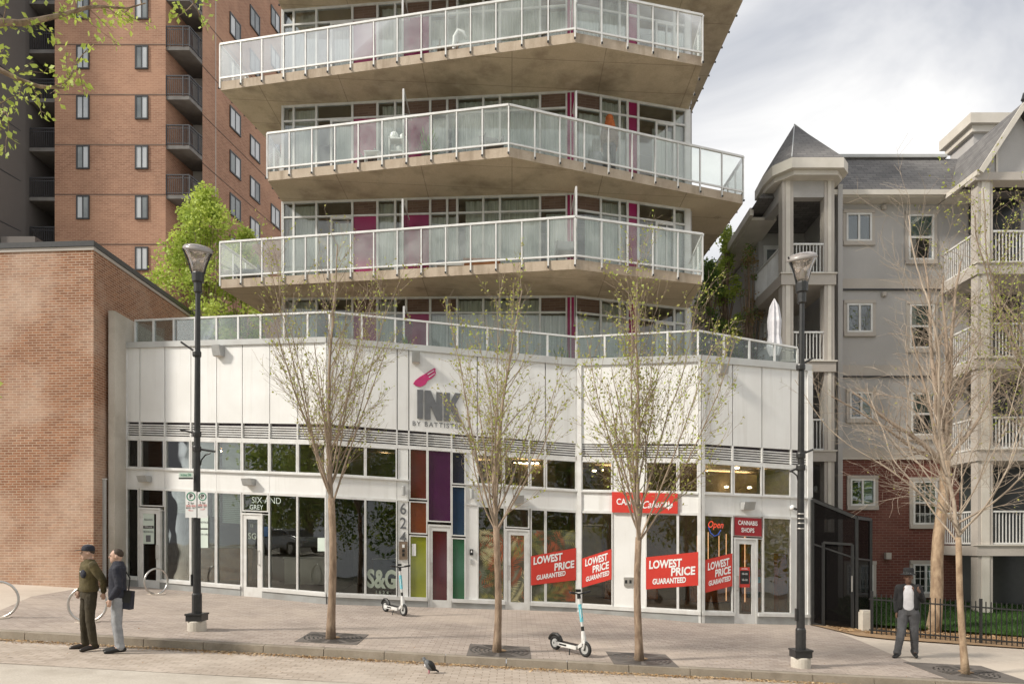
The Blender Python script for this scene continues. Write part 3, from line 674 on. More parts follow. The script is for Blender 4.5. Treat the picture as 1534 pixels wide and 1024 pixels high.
def tower_level(k, rails=True, detail=True):
    fl, ce = 'f%d' % k, 'c%d' % k
    tr = (ce, -.50)
    for g in (0, 1):
        for a, b, kind in COLS[g]:
            # columns positions measured at one height: vertical planes, so same for all
            t0, t1 = TS.s_(g, a), TS.s_(g, b)
            if kind == 'stripe':
                f = MB(); TS.hexa(f, g, t0, t1, fl, ce, -.06, 0); f = f.build('spandrel_panel', 'white_metal', bld)
                for q in (0, 1):
                    m = MB(); w_ = (t1 - t0); TS.hexa(m, g, t0 + w_ * (.08 + .5 * q), t0 + w_ * (.42 + .5 * q), (fl, .05), (ce, -.05), 0, .008); m.build('magenta_panel', 'magenta', f)
                continue
            m = MB(); w_ = .032
            TS.hexa(m, g, t0, t0 + w_, fl, ce, -.06, .02); TS.hexa(m, g, t1 - w_, t1, fl, ce, -.06, .02)
            TS.hexa(m, g, t0 + w_, t1 - w_, (ce, -.06), ce, -.06, .02); TS.hexa(m, g, t0 + w_, t1 - w_, tr, (ce, -.45), -.06, .02); TS.hexa(m, g, t0 + w_, t1 - w_, fl, (fl, .06), -.06, .02)
            if kind == 'door':
                mid = t0 + (t1 - t0) * (.42 if g == 0 else .5)
                TS.hexa(m, g, mid - .03, mid + .03, (fl, .06), (ce, -.5), -.06, .03); TS.hexa(m, g, mid + .03, t1 - w_, (ce, -.56), (ce, -.5), -.06, .03)
                if g: TS.hexa(m, g, mid + (t1 - mid) * .55, mid + (t1 - mid) * .55 + .03, (fl, .06), (ce, -.5), -.06, .02)
            f = m.build('window', 'white_metal', bld)
            up = 'glass_win'; lo = 'glass_win'
            if kind in ('mag', 'bg'): up = 'brick_wall_brown'
            if kind in ('mag', 'm2'): lo = 'magenta'
            if kind == 'm2': up = 'magenta'
            m = MB(); TS.hexa(m, g, t0 + w_, t1 - w_, (ce, -.45), (ce, -.06), -.03, -.018); m.build('pane' if up == 'glass_win' else 'spandrel_panel', up, f)
            if kind == 'mag':
                m = MB(); TS.hexa(m, g, t0 + w_, t1 - w_, (fl, .45), tr, -.03, -.018); m.build('magenta_panel', lo, f)
                m = MB(); TS.hexa(m, g, t0 + w_, t1 - w_, (fl, .06), (fl, .42), -.03, -.018); m.build('magenta_panel', lo, f)
                m = MB(); TS.hexa(m, g, t0 + w_, t1 - w_, (fl, .42), (fl, .45), -.03, .01); m.build('crossbar', 'white_metal', f)
            else:
                m = MB(); TS.hexa(m, g, t0 + w_, t1 - w_, (fl, .06), tr, -.03, -.018); m.build('pane' if lo == 'glass_win' else 'magenta_panel', lo, f)
            if kind in ('g', 'bg', 'door', 'dk') and detail:
                r = random.Random(int(a) * 7 + k * 131); top = (ce, -.07) if kind == 'g' else (ce, -.5)
                if kind == 'dk': top = (ce, -.07)
                if kind == 'door':
                    mid = t0 + (t1 - t0) * .45
                    m = MB(); TS.hexa(m, g, mid, t1 - .02, (fl, .03), (ce, -.62), -.19, -.17); m.build('curtain', 'curtain', f)
                elif r.random() < .86:
                    c0 = t0 + (0 if r.random() < .7 else (t1 - t0) * r.uniform(.15, .45)); m = MB()
                    # pleated curtain
                    n = max(3, int((t1 - c0) / .09)); vs = []
                    for i in range(n + 1):
                        t = c0 + (t1 - c0) * i / n; dd = -.17 - (.035 if i % 2 else 0)
                        vs += [TS.p(g, t, (fl, .03), dd), TS.p(g, t, top, dd)]
                    m.add(vs, [(2 * i, 2 * i + 2, 2 * i + 3, 2 * i + 1) for i in range(n)]); m.build('curtain', 'curtain' if kind != 'dk' else 'curtain', f)
    # corner posts
    m = MB(); TS.hexa(m, 0, -.02, TS.s_(0, 424), fl, ce, -.1, .03); m.build('corner_post', 'white_metal', bld)
    m = MB(); TS.hexa(m, 1, TS.s_(1, 1027), TS.s_(1, 1034), fl, ce, -.1, .03); m.build('corner_post', 'white_metal', bld)
for k in range(4): tower_level(k)
# interiors, core and side walls of the tower
core = [(-6.5, 23.2), (1.8, 22.3), (5.0, 23.0), (5.3, 34), (-6.3, 34)]
for k in range(0, 5):
    m = MB(); m.prism([(x, y + 1.2) for x, y in core[:3]] + core[3:], lambda x, y: (zs(k) + .25 if k else 5.95) - .045 * x, lambda x, y: zs(k + 1) - .045 * x); m.build('interior_wall', 'interior_warm', bld)
    z0 = (lambda x, y: (zs(k) + .25 if k else 5.95) - .045 * x); z1 = (lambda x, y: zs(k + 1) - .045 * x)
    for nm, q in (('side_wall', [(-6.95, 22.3), (-6.8, 22.3), (-6.4, 34), (-6.6, 34)]), ('side_wall', [(5.12, 21.6), (5.29, 21.6), (5.6, 34), (5.4, 34)])):
        m = MB(); m.prism(q, z0, z1); m.build(nm, 'stucco', bld)
m = MB(); m.hexa([TS.p(0, 0, 'f4', 0), TS.p(0, TS.seg[0][2], 'f4', 0), TS.p(0, TS.seg[0][2], 'f4', -.2), TS.p(0, 0, 'f4', -.2)], [TS.p(0, 0, 'c4', 0), TS.p(0, TS.seg[0][2], 'c4', 0), TS.p(0, TS.seg[0][2], 'c4', -.2), TS.p(0, 0, 'c4', -.2)]); m.build('upper_wall', 'white_panel', bld)
# balconies
def balcony(k, rail=True):
    poly = slab_poly(k % 2)
    m = MB(); z = zs(k); m.prism(poly, lambda x, y: z - .045 * x, lambda x, y: z + .25 - .045 * x)
    m.use('slab'); m.mats = [M['slab'], M['slab_edge']]
    n = len(poly); m.m = [0, 1] + [1] * n
    b = m.build('balcony', None, bld)
    # inner slab to core
    m = MB(); m.prism([(-6.3, 23.45 if k % 2 == 0 else 24.65), (4.8, 22.55), (5.2, 34), (-6.3, 34)], lambda x, y: z + .01 - .045 * x, lambda x, y: z + .24 - .045 * x); m.build('floor_slab', 'slab', bld)
    if not rail: return b
    fr = ODD if k % 2 else EVEN
    ins = .04
    runs = [(fr[0], fr[1]), (fr[1], fr[2])]
    if k % 2: runs = [((-8.05, 24.3), fr[0])] + runs + [(fr[2], (5.18, 21.55))]
    else: runs = [((-6.95, 22.1), fr[0])] + runs + [(fr[2], (6.45, 27.3))]
    c = Vector((0, 25, 0))
    zt = lambda p: z + .25 + 1.08 - .045 * p.x
    for ri, (a, q) in enumerate(runs):
        A = Vector((*a, 0)); Q = Vector((*q, 0)); L = (Q - A).length; n = max(1, round(L / .695))
        d = (Q - A).normalized(); nn = Vector((d.y, -d.x, 0))
        A = A + nn * .02; Q = Q + nn * .02
        gl = MB(); prev = None
        for i in range(n + 1):
            p = A + (Q - A) * (i / n)
            if i or ri == 0:
                m = MB(); m.bar(p + Vector((0, 0, z + .06 - .045 * p.x)), p + Vector((0, 0, zt(p) - .03)), .034, .045, up=nn); rp_ = m.build('railing_post', 'white_metal', b); m = MB(); m.box(p + nn * .035 + Vector((0, 0, z + .075 - .045 * p.x)), (.045, .04, .04)); m.build('bolt', 'black_metal', rp_)
            if i:
                u = prev + d * .035; v = p - d * .035; zb = z + .25 - .045 * p.x + .11
                m = MB(); m.hexa([u + Vector((0, 0, zb)) - nn * .004, v + Vector((0, 0, zb)) - nn * .004, v + Vector((0, 0, zb)) + nn * .004, u + Vector((0, 0, zb)) + nn * .004],
                                 [u + Vector((0, 0, zt(u) - .03)) - nn * .004, v + Vector((0, 0, zt(v) - .03)) - nn * .004, v + Vector((0, 0, zt(v) - .03)) + nn * .004, u + Vector((0, 0, zt(u) - .03)) + nn * .004])
                m.build('railing_glass', 'glass_rail', b)
            prev = p
        up = Vector((0, 0, 1))
        m = MB(); m.bar(A + up * zt(A), Q + up * zt(Q), .06, .055); m.bar(A + up * (z + .34 - .045 * A.x), Q + up * (z + .34 - .045 * Q.x), .035, .045); m.build('handrail', 'white_metal', b)
    return b
BALC = {k: balcony(k) for k in (1, 2, 3)}
BALC[4] = balcony(4); balcony(5, False)
# glass divider fins
for k in range(0, 4):
    zf = lambda x: (zs(k) + .25 if k else 5.95) - .045 * x
    fr = {0: [(-2.9, 19.7), (1.75, 19.9)], 1: [(-3.0, 20.15), (1.66, 19.0)], 2: [(-2.95, 19.95), (1.72, 19.7)], 3: [(-3.0, 20.15), (1.66, 19.0)]}[k]
    for i, (x, y) in enumerate(fr):
        yb = 21.4 if i == 0 else 20.72; ax = x + .0; m = MB(); h = 1.95
        m.bar((ax, y, zf(ax)), (ax, y, zf(ax) + h), .05, .05, up=Vector((0, 1, 0))); m.bar((ax, y, zf(ax) + h), (ax, yb, zf(ax) + h), .04, .04)
        f = m.build('divider_frame', 'white_metal', bld)
        m = MB(); m.box((ax, (y + yb) / 2, zf(ax) + h / 2 + .04), (.012, yb - y - .06, h - .14)); m.build('divider_glass', 'glass_fin', f)
# wall mounted lights on the podium
def wall_pack(g, px, y, w_, h_, mt='grey_metal'):
    t = T(g, px); p = PS.p(g, t, (y, px), 0); a, d, L, nn = PS.seg[g]; up = Vector((0, 0, 1))
    m = MB(); b = [p - d * w_ / 2 - up * h_ / 2, p + d * w_ / 2 - up * h_ / 2]
    m.hexa([b[0] + nn * .17, b[1] + nn * .17, b[1] + nn * .01, b[0] + nn * .01], [b[0] + up * h_ + nn * .24, b[1] + up * h_ + nn * .24, b[1] + up * h_ + nn * .01, b[0] + up * h_ + nn * .01])
    o = thing('wall_light', '', 'wall light', (p.x, p.y, p.z)); m.build('housing', mt, o)
    m = MB(); m.hexa([b[0] + nn * .155 + d * .02 - up * .012, b[1] + nn * .155 - d * .02 - up * .012, b[1] + nn * .03 - d * .02 - up * .012, b[0] + nn * .03 + d * .02 - up * .012],
                     [b[0] + nn * .155 + d * .02 - up * .001, b[1] + nn * .155 - d * .02 - up * .001, b[1] + nn * .03 - d * .02 - up * .001, b[0] + nn * .03 + d * .02 - up * .001]); m.build('lens', 'trim_cream', o)
    return o
for g, px, y, w_, h_, lab in ((0, 331, 527, .24, .26, 'square grey wall light high on the white panels behind the left lamp post'),
                              (1, 623, 537, .2, .24, 'square grey wall light on the white panel just above the pink brush mark'),
                              (3, 1080, 554.5, .22, .22, 'square grey wall light on the upper white panels at the right end'),
                              (0, 221, 717.5, .3, .16, 'wide grey wall light over the leftmost shop door'),
                              (0, 376.5, 722, .28, .17, 'wide grey wall light over the second shop door from the left'),
                              (1, 775, 748, .28, .2, 'wide grey wall light over the shop door with leaf graphics'),
                              (3, 1117, 757.5, .3, .19, 'wide grey wall light over the red cannabis shops door sign')):
    tag(wall_pack(g, px, y, w_, h_), lab, 'wall light', 'box lights on the podium wall')
for g, px, y, lab in ((1, 604.5, 735, 'small dark cylinder sconce above the 624 address numerals'), (1, 706.5, 740, 'small dark cylinder sconce right of the coloured glass entry')):
    t = T(g, px); p = PS.p(g, t, (y, px), .07); m = MB(); m.lathe((p.x, p.y, p.z - .12), [(.045, 0), (.05, .01), (.05, .23), (.045, .24)], 14)
    q = PS.p(g, t, (y, px), 0); m.bar(q, p, .04, .06); tag(m.build('wall_sconce', 'grey_metal', None), lab, 'sconce', 'cylinder sconces beside the entry')
# ---------------- lettering and marks on the podium ----------------
def facing(g): return PS.seg[g][1], Vector((0, 0, 1))
def tdir(g, k=-.047):     # text direction following the facade lines
    d = PS.seg[g][1]; return Vector((d.x, d.y, k * d.x)).normalized()
def ftext(g, px, y, txt, h, off, mt, parent, name='lettering', **k):
    t = T(g, px); p = PS.p(g, t, (y, px), off); m = MB(); ux = tdir(g)
    if 'tilt' in k: a = k.pop('tilt'); ux = (ux + Vector((0, 0, a))).normalized()
    nrm = PS.seg[g][3]; uy = nrm.cross(ux).normalized()
    if uy.z < 0: uy = -uy
    text_mb(m, txt, p, ux, uy if k.pop('perp', False) else Vector((0, 0, 1)), h, depth=.002, **k)
    return m.build(name, mt, parent)
def poly_on(m, g, pts, off, th=.012):   # pts in pixels -> thin plate on facade plane
    a, d, L, n = PS.seg[g]; P = []
    for x, y in pts:
        t = T(g, x); q = PS.xy(g, t); P.append(Vector((q.x, q.y, zat(y, q.y))))
    if (P[1] - P[0]).cross(P[2] - P[1]).dot(n) < 0: P.reverse()
    m.hexa([p + n * off for p in P], [p + n * (off + th) for p in P])
    return m
t = T(1, 655); p0_ = PS.p(1, t, 'lou_t', .02)
logo = thing('building_sign', 'large grey INK lettering with a pink brush mark above it on the white panels', 'sign', tuple(p0_))
for pts, nm in (([(625, 583.5), (634, 584), (633.5, 627), (625, 626.5)], 'letter'),
                ([(636, 584.5), (645, 585), (653.5, 604.5), (653.5, 587), (662.5, 588), (662.5, 630), (654, 629.5), (645, 608), (645, 628.5), (636.3, 628)], 'letter'),
                ([(665, 588), (674, 588.5), (674, 603), (681.5, 588.5), (691, 589.5), (682, 606), (692, 632), (682.5, 631.5), (676, 614), (674, 618), (674, 630.5), (665, 630)], 'letter')):
    m = MB(); poly_on(m, 1, pts, .005, .03); m.build(nm, 'letter_grey', logo)
m = MB(); poly_on(m, 1, [(619, 574.5), (622, 570), (628, 565), (640, 558), (650, 551.5), (652.5, 552), (652, 555), (653, 558), (652, 562), (646, 567), (641, 570), (637, 576), (630, 579.5), (623, 578)], .005, .02); m.build('brush_mark', 'pink', logo)
m = MB()
for q in ([(640, 560.5), (650, 554.5), (650.5, 555.2), (641, 561.5)], [(642, 564.5), (651, 559), (651.3, 559.8), (643, 565.6)]): poly_on(m, 1, q, .027, .003)
m.build('brush_streak', 'white_panel', logo)
ftext(1, 662, 637.2, 'BY BATTISTELLA', .17, .008, 'letter_grey', logo, bold=.012, sx=.95, space=1.3)
num = thing('address_numerals', 'tall dark numerals 624 stacked down the white pier beside the coloured glass', 'numbers', tuple(PS.p(1, T(1, 604), (780, 604), .02)))
for i, ch in enumerate('624'):
    t = T(1, 604); p = PS.p(1, t, (762.5 + 21.5 * i, 604), .012); m = MB(); text_mb(m, ch, p, tdir(1), Vector((0, 0, 1)), .40, bold=.012, depth=.004, sx=.85); m.build('numeral', 'letter_grey', num)
# red sign
rs_ = thing('shop_sign', 'long red shop sign with white cannabis cabana lettering over the plain white pier', 'sign', tuple(PS.p(2, T(2, 966), (752, 966), .03)))
m = MB(); poly_on(m, 2, [(917.5, 736.5), (1015.5, 739), (1015.5, 769), (917.5, 767)], .012, .07); m.build('sign_board', 'sign_red', rs_)
ftext(2, 943, 752, 'CANNA', .22, .085, 'white', rs_, bold=.02, maxw=.65)
ftext(2, 980, 755.5, 'Cabana', .26, .085, 'white', rs_, bold=.006, shear=.45, tilt=.10, maxw=.62)
m = MB()
for q in ([(1002, 764), (1000, 758), (1002.5, 749), (1004.5, 758)], [(1000.5, 762), (996.5, 758), (997, 752), (1000.5, 757)], [(1004, 762), (1004.5, 757), (1008, 752), (1008, 758)]): poly_on(m, 2, q, .083, .003)
m.build('leaf_emblem', 'white', rs_)
cs = thing('door_sign', 'dark red sign reading CANNABIS SHOPS in the transom above the right door', 'sign', tuple(PS.p(3, T(3, 1120), (788, 1120), .02)))
m = MB(); poly_on(m, 3, [(1100, 774), (1140.5, 776), (1140.5, 803), (1100, 801)], .0, .02); m.build('sign_board', 'sign_maroon', cs)
ftext(3, 1119.5, 783.2, 'CANNABIS', .155, .025, 'white', cs, bold=.02, maxw=.54); ftext(3, 1119.5, 794, 'SHOPS', .155, .025, 'white', cs, bold=.02, maxw=.36)
# banners
BN = [(1, [(795, 832.5), (862.5, 820), (862.5, 868), (795, 876)], [(820, 837, 'LOWEST', .26, .78), (844.5, 847, 'PRICE', .26, .54), (825, 861.5, 'GUARANTEED', .17, .78)], 'wide red LOWEST PRICE banner across the two panes left of the white corner column'),
      (2, [(872, 836), (916.5, 821.5), (916.5, 867), (872, 879.5)], [(893.5, 838.5, 'LOWEST', .25, .62), (900, 849.5, 'PRICE', .25, .45), (895.5, 862.5, 'GUARANTEED', .17, .64)], 'narrow red LOWEST PRICE banner in the pane right of the white corner column'),
      (2, [(968, 834), (1046, 826), (1046, 876), (968, 882)], [(996.5, 844.5, 'LOWEST', .28, .82), (1023, 855.5, 'PRICE', .28, .60), (1002.5, 869.5, 'GUARANTEED', .19, .83)], 'wide red LOWEST PRICE banner right of the plain white pier with the outlet box'),
      (3, [(1055.5, 838), (1096, 828), (1096, 877), (1055.5, 887)], [(1075, 845, 'LOWEST', .25, .60), (1081.6, 856, 'PRICE', .25, .44), (1077, 869.5, 'GUARANTEED', .17, .62)], 'red LOWEST PRICE banner in the window below the neon open sign')]
for g, q, tx, lab in BN:
    cx_ = sum(a for a, b in q) / 4; cy_ = sum(b for a, b in q) / 4
    b = thing('window_banner', lab, 'banner', tuple(PS.p(g, T(g, cx_), (cy_, cx_), 0)), group='red banners on the shop windows')
    m = MB(); poly_on(m, g, q, -.004 + .036, .004); m.build('banner_sheet', 'sign_red', b)
    sl = -(q[1][1] - q[0][1]) / abs(q[1][0] - q[0][0])
    for x, y, s_, h, mw in tx: ftext(g, x, y + (x - cx_) * 0, s_, h, .040, 'white', b, bold=.034, tilt=sl + .02, maxw=mw, perp=False, shear=.05)
# neon open sign
op = thing('neon_sign', 'glowing red and blue neon open sign hanging inside the shop window', 'sign', tuple(PS.p(3, T(3, 1074), (788, 1074), -.1)))
ftext(3, 1074, 785.5, 'Open', .24, -.09, 'neon_red', op, name='neon_lettering', shear=.3, bold=.004, maxw=.42)
m = MB(); pts = [PS.p(3, T(3, 1074) + dx, (788, 1074, dz), -.1) for dx, dz in ((-.18, -.02), (-.12, -.16), (-.02, -.24), (.08, -.2), (.16, -.08))]; m.tube(pts, .012, 6); m.build('neon_tube', 'neon_blue', op)
# posters and decals on glass
def poster(g, pts, mt, lab, off=.002, marks=None, name='poster', txt=None):
    cx_ = sum(a for a, b in pts) / 4; cy_ = sum(b for a, b in pts) / 4
    o = thing(name, lab, 'poster', tuple(PS.p(g, T(g, cx_), (cy_, cx_), 0)))
    m = MB(); poly_on(m, g, pts, off, .004); m.build('sheet', mt, o)
    if marks:
        for q, c in marks: m = MB(); poly_on(m, g, q, off + .005, .002); m.build('printed_block', c, o)
    if txt:
        for x, y, s_, h, c in txt: ftext(g, x, y, s_, h, off + .008, c, o, bold=.01, name='printed_text')
    return o
def rq(x0, y0, x1, y1): return [(x0, y0), (x1, y0), (x1, y1), (x0, y1)]
poster(0, rq(214.5, 768, 231, 814), 'blind', 'pale green notice with a black band on the leftmost shop door', marks=[(rq(215, 787, 230.5, 791), 'black'), (rq(219, 801, 226, 811), 'letter_grey')], txt=[(222.7, 778, 'RELAXED', .07, 'letter_grey'), (222.7, 789, 'OPEN LATE', .05, 'white'), (222.7, 796, 'BOOKING', .07, 'letter_grey')])
poster(0, rq(300.5, 772, 312, 820), 'blind', 'tall pale notice behind the parking signs in the fourth window', marks=[(rq(301, 790.5, 311.5, 792.5), 'black')], txt=[(306, 782, 'NOTICE', .07, 'letter_grey'), (306, 800, 'NOW OPEN', .06, 'letter_grey')])
poster(3, rq(1107.5, 849, 1123, 879), 'sign_red', 'small red and black opening hours poster on the cannabis shop door', marks=[(rq(1108.5, 854, 1122, 874), 'black')], txt=[(1115, 851.5, 'HOURS', .05, 'white'), (1115, 859, '10-10', .07, 'white'), (1115, 868, '10-10', .07, 'white')])
poster(0, rq(394.8, 788, 401.5, 803), 'cg_blue', 'small blue sticker sheet beside the second shop door', off=-.0)
poster(1, rq(475, 805, 486, 824), 'blind', 'pale sheet taped near the corner in the dark shop window', off=.0) if False else poster(0, rq(476, 805, 487, 825), 'blind', 'pale square sheet taped in the dark window beside the corner')
poster(1, rq(617, 814, 623, 832), 'white', 'small white notice on the lime coloured glass')
def decal(g, x, y, s_, h, lab, mt='blind', extra=None, **k):
    o = thing('window_decal', lab, 'decal', tuple(PS.p(g, T(g, x), (y, x), 0))); ftext(g, x, y, s_, h, .0, mt, o, **k)
    for a in (extra or []): ftext(g, a[0], a[1], a[2], a[3], .0, mt, o)
    return o
M['frost'] = mat('frost', (.36, .41, .34), .7, (.28, .32, .26), 4)
decal(1, 572, 868, 'S&G', .62, 'large frosted S and G monogram on the window left of the address pier', mt='frost', maxw=.72, bold=.04, extra=[(572, 887, '1 6 2 4', .12)])
decal(0, 399, 749.5, 'SIX AND', .23, 'pale outlined SIX AND GREY lettering across the glass above the second shop door', bold=-.012, maxw=1.05, extra=[(384, 759.5, 'GREY', .17)])
decal(0, 378, 803, 'SG', .22, 'small SG letters on the glass of the second shop door', mt='frost', extra=[(377, 787, '12', .10)])
# panels with leaf graphics
def fronds(g, xr0, xr1, y0, y1, n, seed, lab, mats):
    r = random.Random(seed); o = thing('leaf_graphic', lab, 'window graphic', tuple(PS.p(g, T(g, (xr0 + xr1) / 2), ((y0 + y1) / 2, (xr0 + xr1) / 2), 0)))
    t0, t1 = T(g, xr0), T(g, xr1); zc0, zc1 = PS.z(g, t0, (y1, xr0)), PS.z(g, t0, (y0, xr0)); nn = PS.seg[g][3]; m = MB()
    for i in range(n):
        cx_, cz = r.uniform(t0, t1), r.uniform(zc0, zc1); a0 = r.uniform(0, 6.28); m.use(mats[r.randrange(len(mats))]); off = -.002 + .0003 * i
        for k in range(26):
            f_ = k // 2 / 13; sgn = 1 if k % 2 else -1; a = a0 + sgn * (1.0 - .55 * f_); L = .30 * math.sin(math.pi * (.18 + .75 * f_)) * r.uniform(.85, 1.1); w_ = .011
            bx_, bz_ = cx_ + math.cos(a0) * .62 * f_ + .08 * math.sin(f_ * 2), cz + math.sin(a0) * .62 * f_; P = []
            for u, v in ((0, 0), (L * .4, w_), (L, 0), (L * .4, -w_)):
                tt = bx_ + u * math.cos(a) - v * math.sin(a); zz = bz_ + u * math.sin(a) + v * math.cos(a)
                tt = min(t1, max(t0, tt)); zz = min(zc1, max(zc0, zz)); q = PS.xy(g, tt, off); P.append(Vector((q.x, q.y, zz)))
            m.quad(*P)
    m.build('leaf_print', None, o); m = MB(); PS.hexa(m, g, t0, t1, (y1, xr0), (y0, xr0), -.005, -.0025); m.build('backing_sheet', 'leaf_back', o)
M['leaf_back'] = mat('leaf_back', (.07, .06, .035), .5, (.24, .27, .20), 1.6, lo=.45, hi=.7)
M['leaf_rust'] = mat('leaf_rust', (.42, .10, .04), .6, (.25, .07, .03), 5); M['leaf_olive'] = mat('leaf_olive', (.34, .30, .08), .6, (.14, .15, .05), 5); M['leaf_cream'] = mat('leaf_cream', (.55, .50, .28), .6); M['leaf_dark'] = mat('leaf_dark', (.05, .07, .03), .6)
LM = ['leaf_rust', 'leaf_olive', 'leaf_cream', 'leaf_dark', 'leaf_rust']
fronds(1, 718, 753.5, 792, 899, 34, 1, 'tropical leaf print filling the window right of the entry intercom', LM)
fronds(1, 765, 786, 800, 902, 16, 2, 'tropical leaf print on the door beside the wide red banner', LM + ['leaf_rust'])
fronds(1, 797, 862, 793, 901, 46, 3, 'tropical leaf print behind the wide red banner left of the corner column', ['leaf_rust', 'leaf_olive', 'leaf_dark', 'leaf_olive'])
# intercoms, outlet, camera
ic = thing('intercom_panel', 'bronze intercom panel on the white pier below the 624 numerals', 'intercom', tuple(PS.p(1, T(1, 604), (824, 604), 0)))
m = MB(); poly_on(m, 1, rq(598, 810.5, 610.5, 837.5), .006, .03); m.build('plate', 'bronze', ic)
for y in (817, 824, 830): m = MB(); poly_on(m, 1, rq(602.5, y - 2, 606, y + 2.5), .037, .008); m.build('button', 'black' if y != 817 else 'white', ic)
ic = thing('door_phone', 'small black door phone on the white panel right of the green glass', 'intercom', tuple(PS.p(1, T(1, 706), (826, 706), 0)))
m = MB(); poly_on(m, 1, rq(703.5, 822, 708.5, 831), .006, .04); m.build('case', 'black', ic); m = MB(); poly_on(m, 1, rq(705, 824, 707, 827), .047, .004); m.build('lens', 'white', ic)
m = MB(); poly_on(m, 1, rq(704.5, 837, 707.5, 844), .006, .02); m.build('key_plate', 'grey_metal', ic)
ob = thing('outlet_box', 'grey metal box with two dark sockets low on the plain white pier', 'outlet', tuple(PS.p(2, T(2, 942), (871, 942), 0)))
m = MB(); poly_on(m, 2, rq(935, 864, 948.5, 877), .006, .05); m.build('case', 'steel', ob)
for x in (938.5, 945): m = MB(); poly_on(m, 2, rq(x - 1.7, 868, x + 1.7, 873), .058, .004); m.build('socket', 'black', ob)
sc = thing('security_camera', 'small white dome camera on the white band near the right end', 'camera', tuple(PS.p(3, T(3, 1185), (761, 1185), 0)))
p = PS.p(3, T(3, 1185), (760, 1185), .06); m = MB(); m.ball(p, .065, .065, .07); m.build('body', 'white', sc, smooth=True); m = MB(); m.tube([p + Vector((.03, -.04, -.02)), p + Vector((.06, -.11, -.05))], .03, 10); m.build('lens', 'black', sc)
# interior downlights, added fill glow, shelves in the right shop
def ilight(x, y, z, lab='x'):
    m = MB(); m.lathe((x, y, z), [(.05, -.02), (.06, 0), (.05, .02)], 10); o = m.build('downlight_or_fill', 'light_warm', bld); return o
for x, y, dz in ((6.1, 19.9, 0), (6.9, 20.3, 0), (5.4, 20.4, -.1), (5.0, 19.5, -.35), (5.9, 20.2, -.5), (3.2, 20.6, -.4), (2.3, 20.5, -.2), (6.5, 20.1, -.5)): ilight(x, y, 4.02 - .047 * x + dz)
for x, y, w_ in ((.4, 20.6, .7), (3.2, 21.2, 1.2), (6.2, 21.4, 1.4), (-1.2, 21.3, 1.0)): m = MB(); m.box((x, y, 3.95 - .047 * x), (w_, .12, .03)); m.build('fill_strip', 'light_warm', bld)  # added glowing strips that brighten the shop interiors
for x, y in ((-8.5, 21.6), (-6.2, 21.0), (-3.6, 20.8)): m = MB(); m.lathe((x, y, 4.0 - .047 * x), [(.07, -.02), (.08, 0), (.07, .02)], 10); m.build('downlight_or_fill', 'light_warm', bld)  # unseen glowing discs added to brighten the left shops
for x, y, w_, h, mt_ in ((1.2, 22.6, 1.2, 1.1, 'trim_cream'), (3.6, 22.4, 1.6, .95, 'wood_warm'), (2.4, 23.2, .8, 2.2, 'olive_mottle'), (6.2, 22.8, 1.4, 1.1, 'wood_warm'), (-8.6, 22.3, 1.6, 1.0, 'wood_warm'), (-6.2, 22.2, 1.2, .8, 'trim_cream'), (-3.4, 22.0, 1.4, .9, 'letter_grey')):
    z_ = .17 - .047 * x; o = thing('shop_counter', {1.2: 'cream counter inside the shop behind the leaf prints', 3.6: 'wooden counter inside the shop behind the wide right banner', 2.4: 'tall olive cupboard inside the shop beside the white pier', 6.2: 'wooden counter inside the shop behind the cannabis shop door', -8.6: 'wooden counter inside the shop at the far left', -6.2: 'cream counter inside the shop with the lowered blinds', -3.4: 'grey counter inside the dark corner shop'}[x], 'counter', (x, y, z_))
    m = MB(); m.box((x, y, z_ + h / 2 - .02), (w_, .5, h - .04)); m.build('body', mt_, o); m = MB(); m.box((x, y, z_ + h), (w_ + .08, .58, .04)); m.build('top', 'white_metal', o)
dsp = thing('display_shelf', 'warm lit wooden display shelf with dark bottles inside the right shop window', 'shelf', (6.9, 20.2, -.3))
m = MB(); m.box((6.55, 20.1, 1.0), (.45, .3, 2.5)); m.box((7.35, 20.1, .6), (.25, .3, 1.6)); m.build('cabinet', 'wood_warm', dsp)
for x in (6.32, 6.82): m = MB(); m.box((x, 19.93, 1.2), (.02, .02, 2.2)); m.build('light_strip', 'strip_light', dsp)
for k in range(5): m = MB(); m.box((6.57, 19.94, .3 + .4 * k), (.4, .02, .16)); m.build('product_row', ('black', 'teal', 'olive_mottle', 'bronze', 'black')[k], dsp)
for x, z0, z1 in ((5.15, .6, 1.9), (5.45, .6, 2.0), (5.75, .9, 1.9), (5.95, 0.1, 1.95)):
    m = MB(); m.box((x, 20.4, (z0 + z1) / 2), (.02, .02, z1 - z0)); m.build('light_strip', 'strip_light', dsp)
# ---------------- left low brick building ----------------
lb = thing('brick_building', 'low windowless red brick building with a black roof edge at the left', 'building', (-15, 22, 0))
c0, c1 = (-10.83, 19.0), (-24, 19.9)
m = MB(); m.prism([c1, c0, (-10.83, 24.8), (-24, 25.5)], -.8, 9.36); m.build('wall', 'brick_left', lb)
m = MB(); m.prism([(-24.1, 19.83), (-10.79, 18.94), (-10.77, 24.9), (-24.1, 25.6)], 9.363, 9.50); m.build('roof_edge', 'black_metal', lb)
m = MB(); m.prism([(-24.05, 19.865), (-10.81, 18.97), (-10.80, 24.85), (-24.1, 25.55)], 9.27, 9.36); m.build('trim_line', 'stucco_trim', lb)
m = MB(); m.prism([(-14.6, 21.5), (-13.9, 21.5), (-13.9, 22.2), (-14.6, 22.2)], 9.5, 10.15); m.build('roof_vent', 'stucco_trim', lb)
cg = thing('corrugated_gate', 'pale corrugated metal sheet closing the gap beside the brick building', 'gate', (-10.9, 19.5, 0))
m = MB(); n = 12
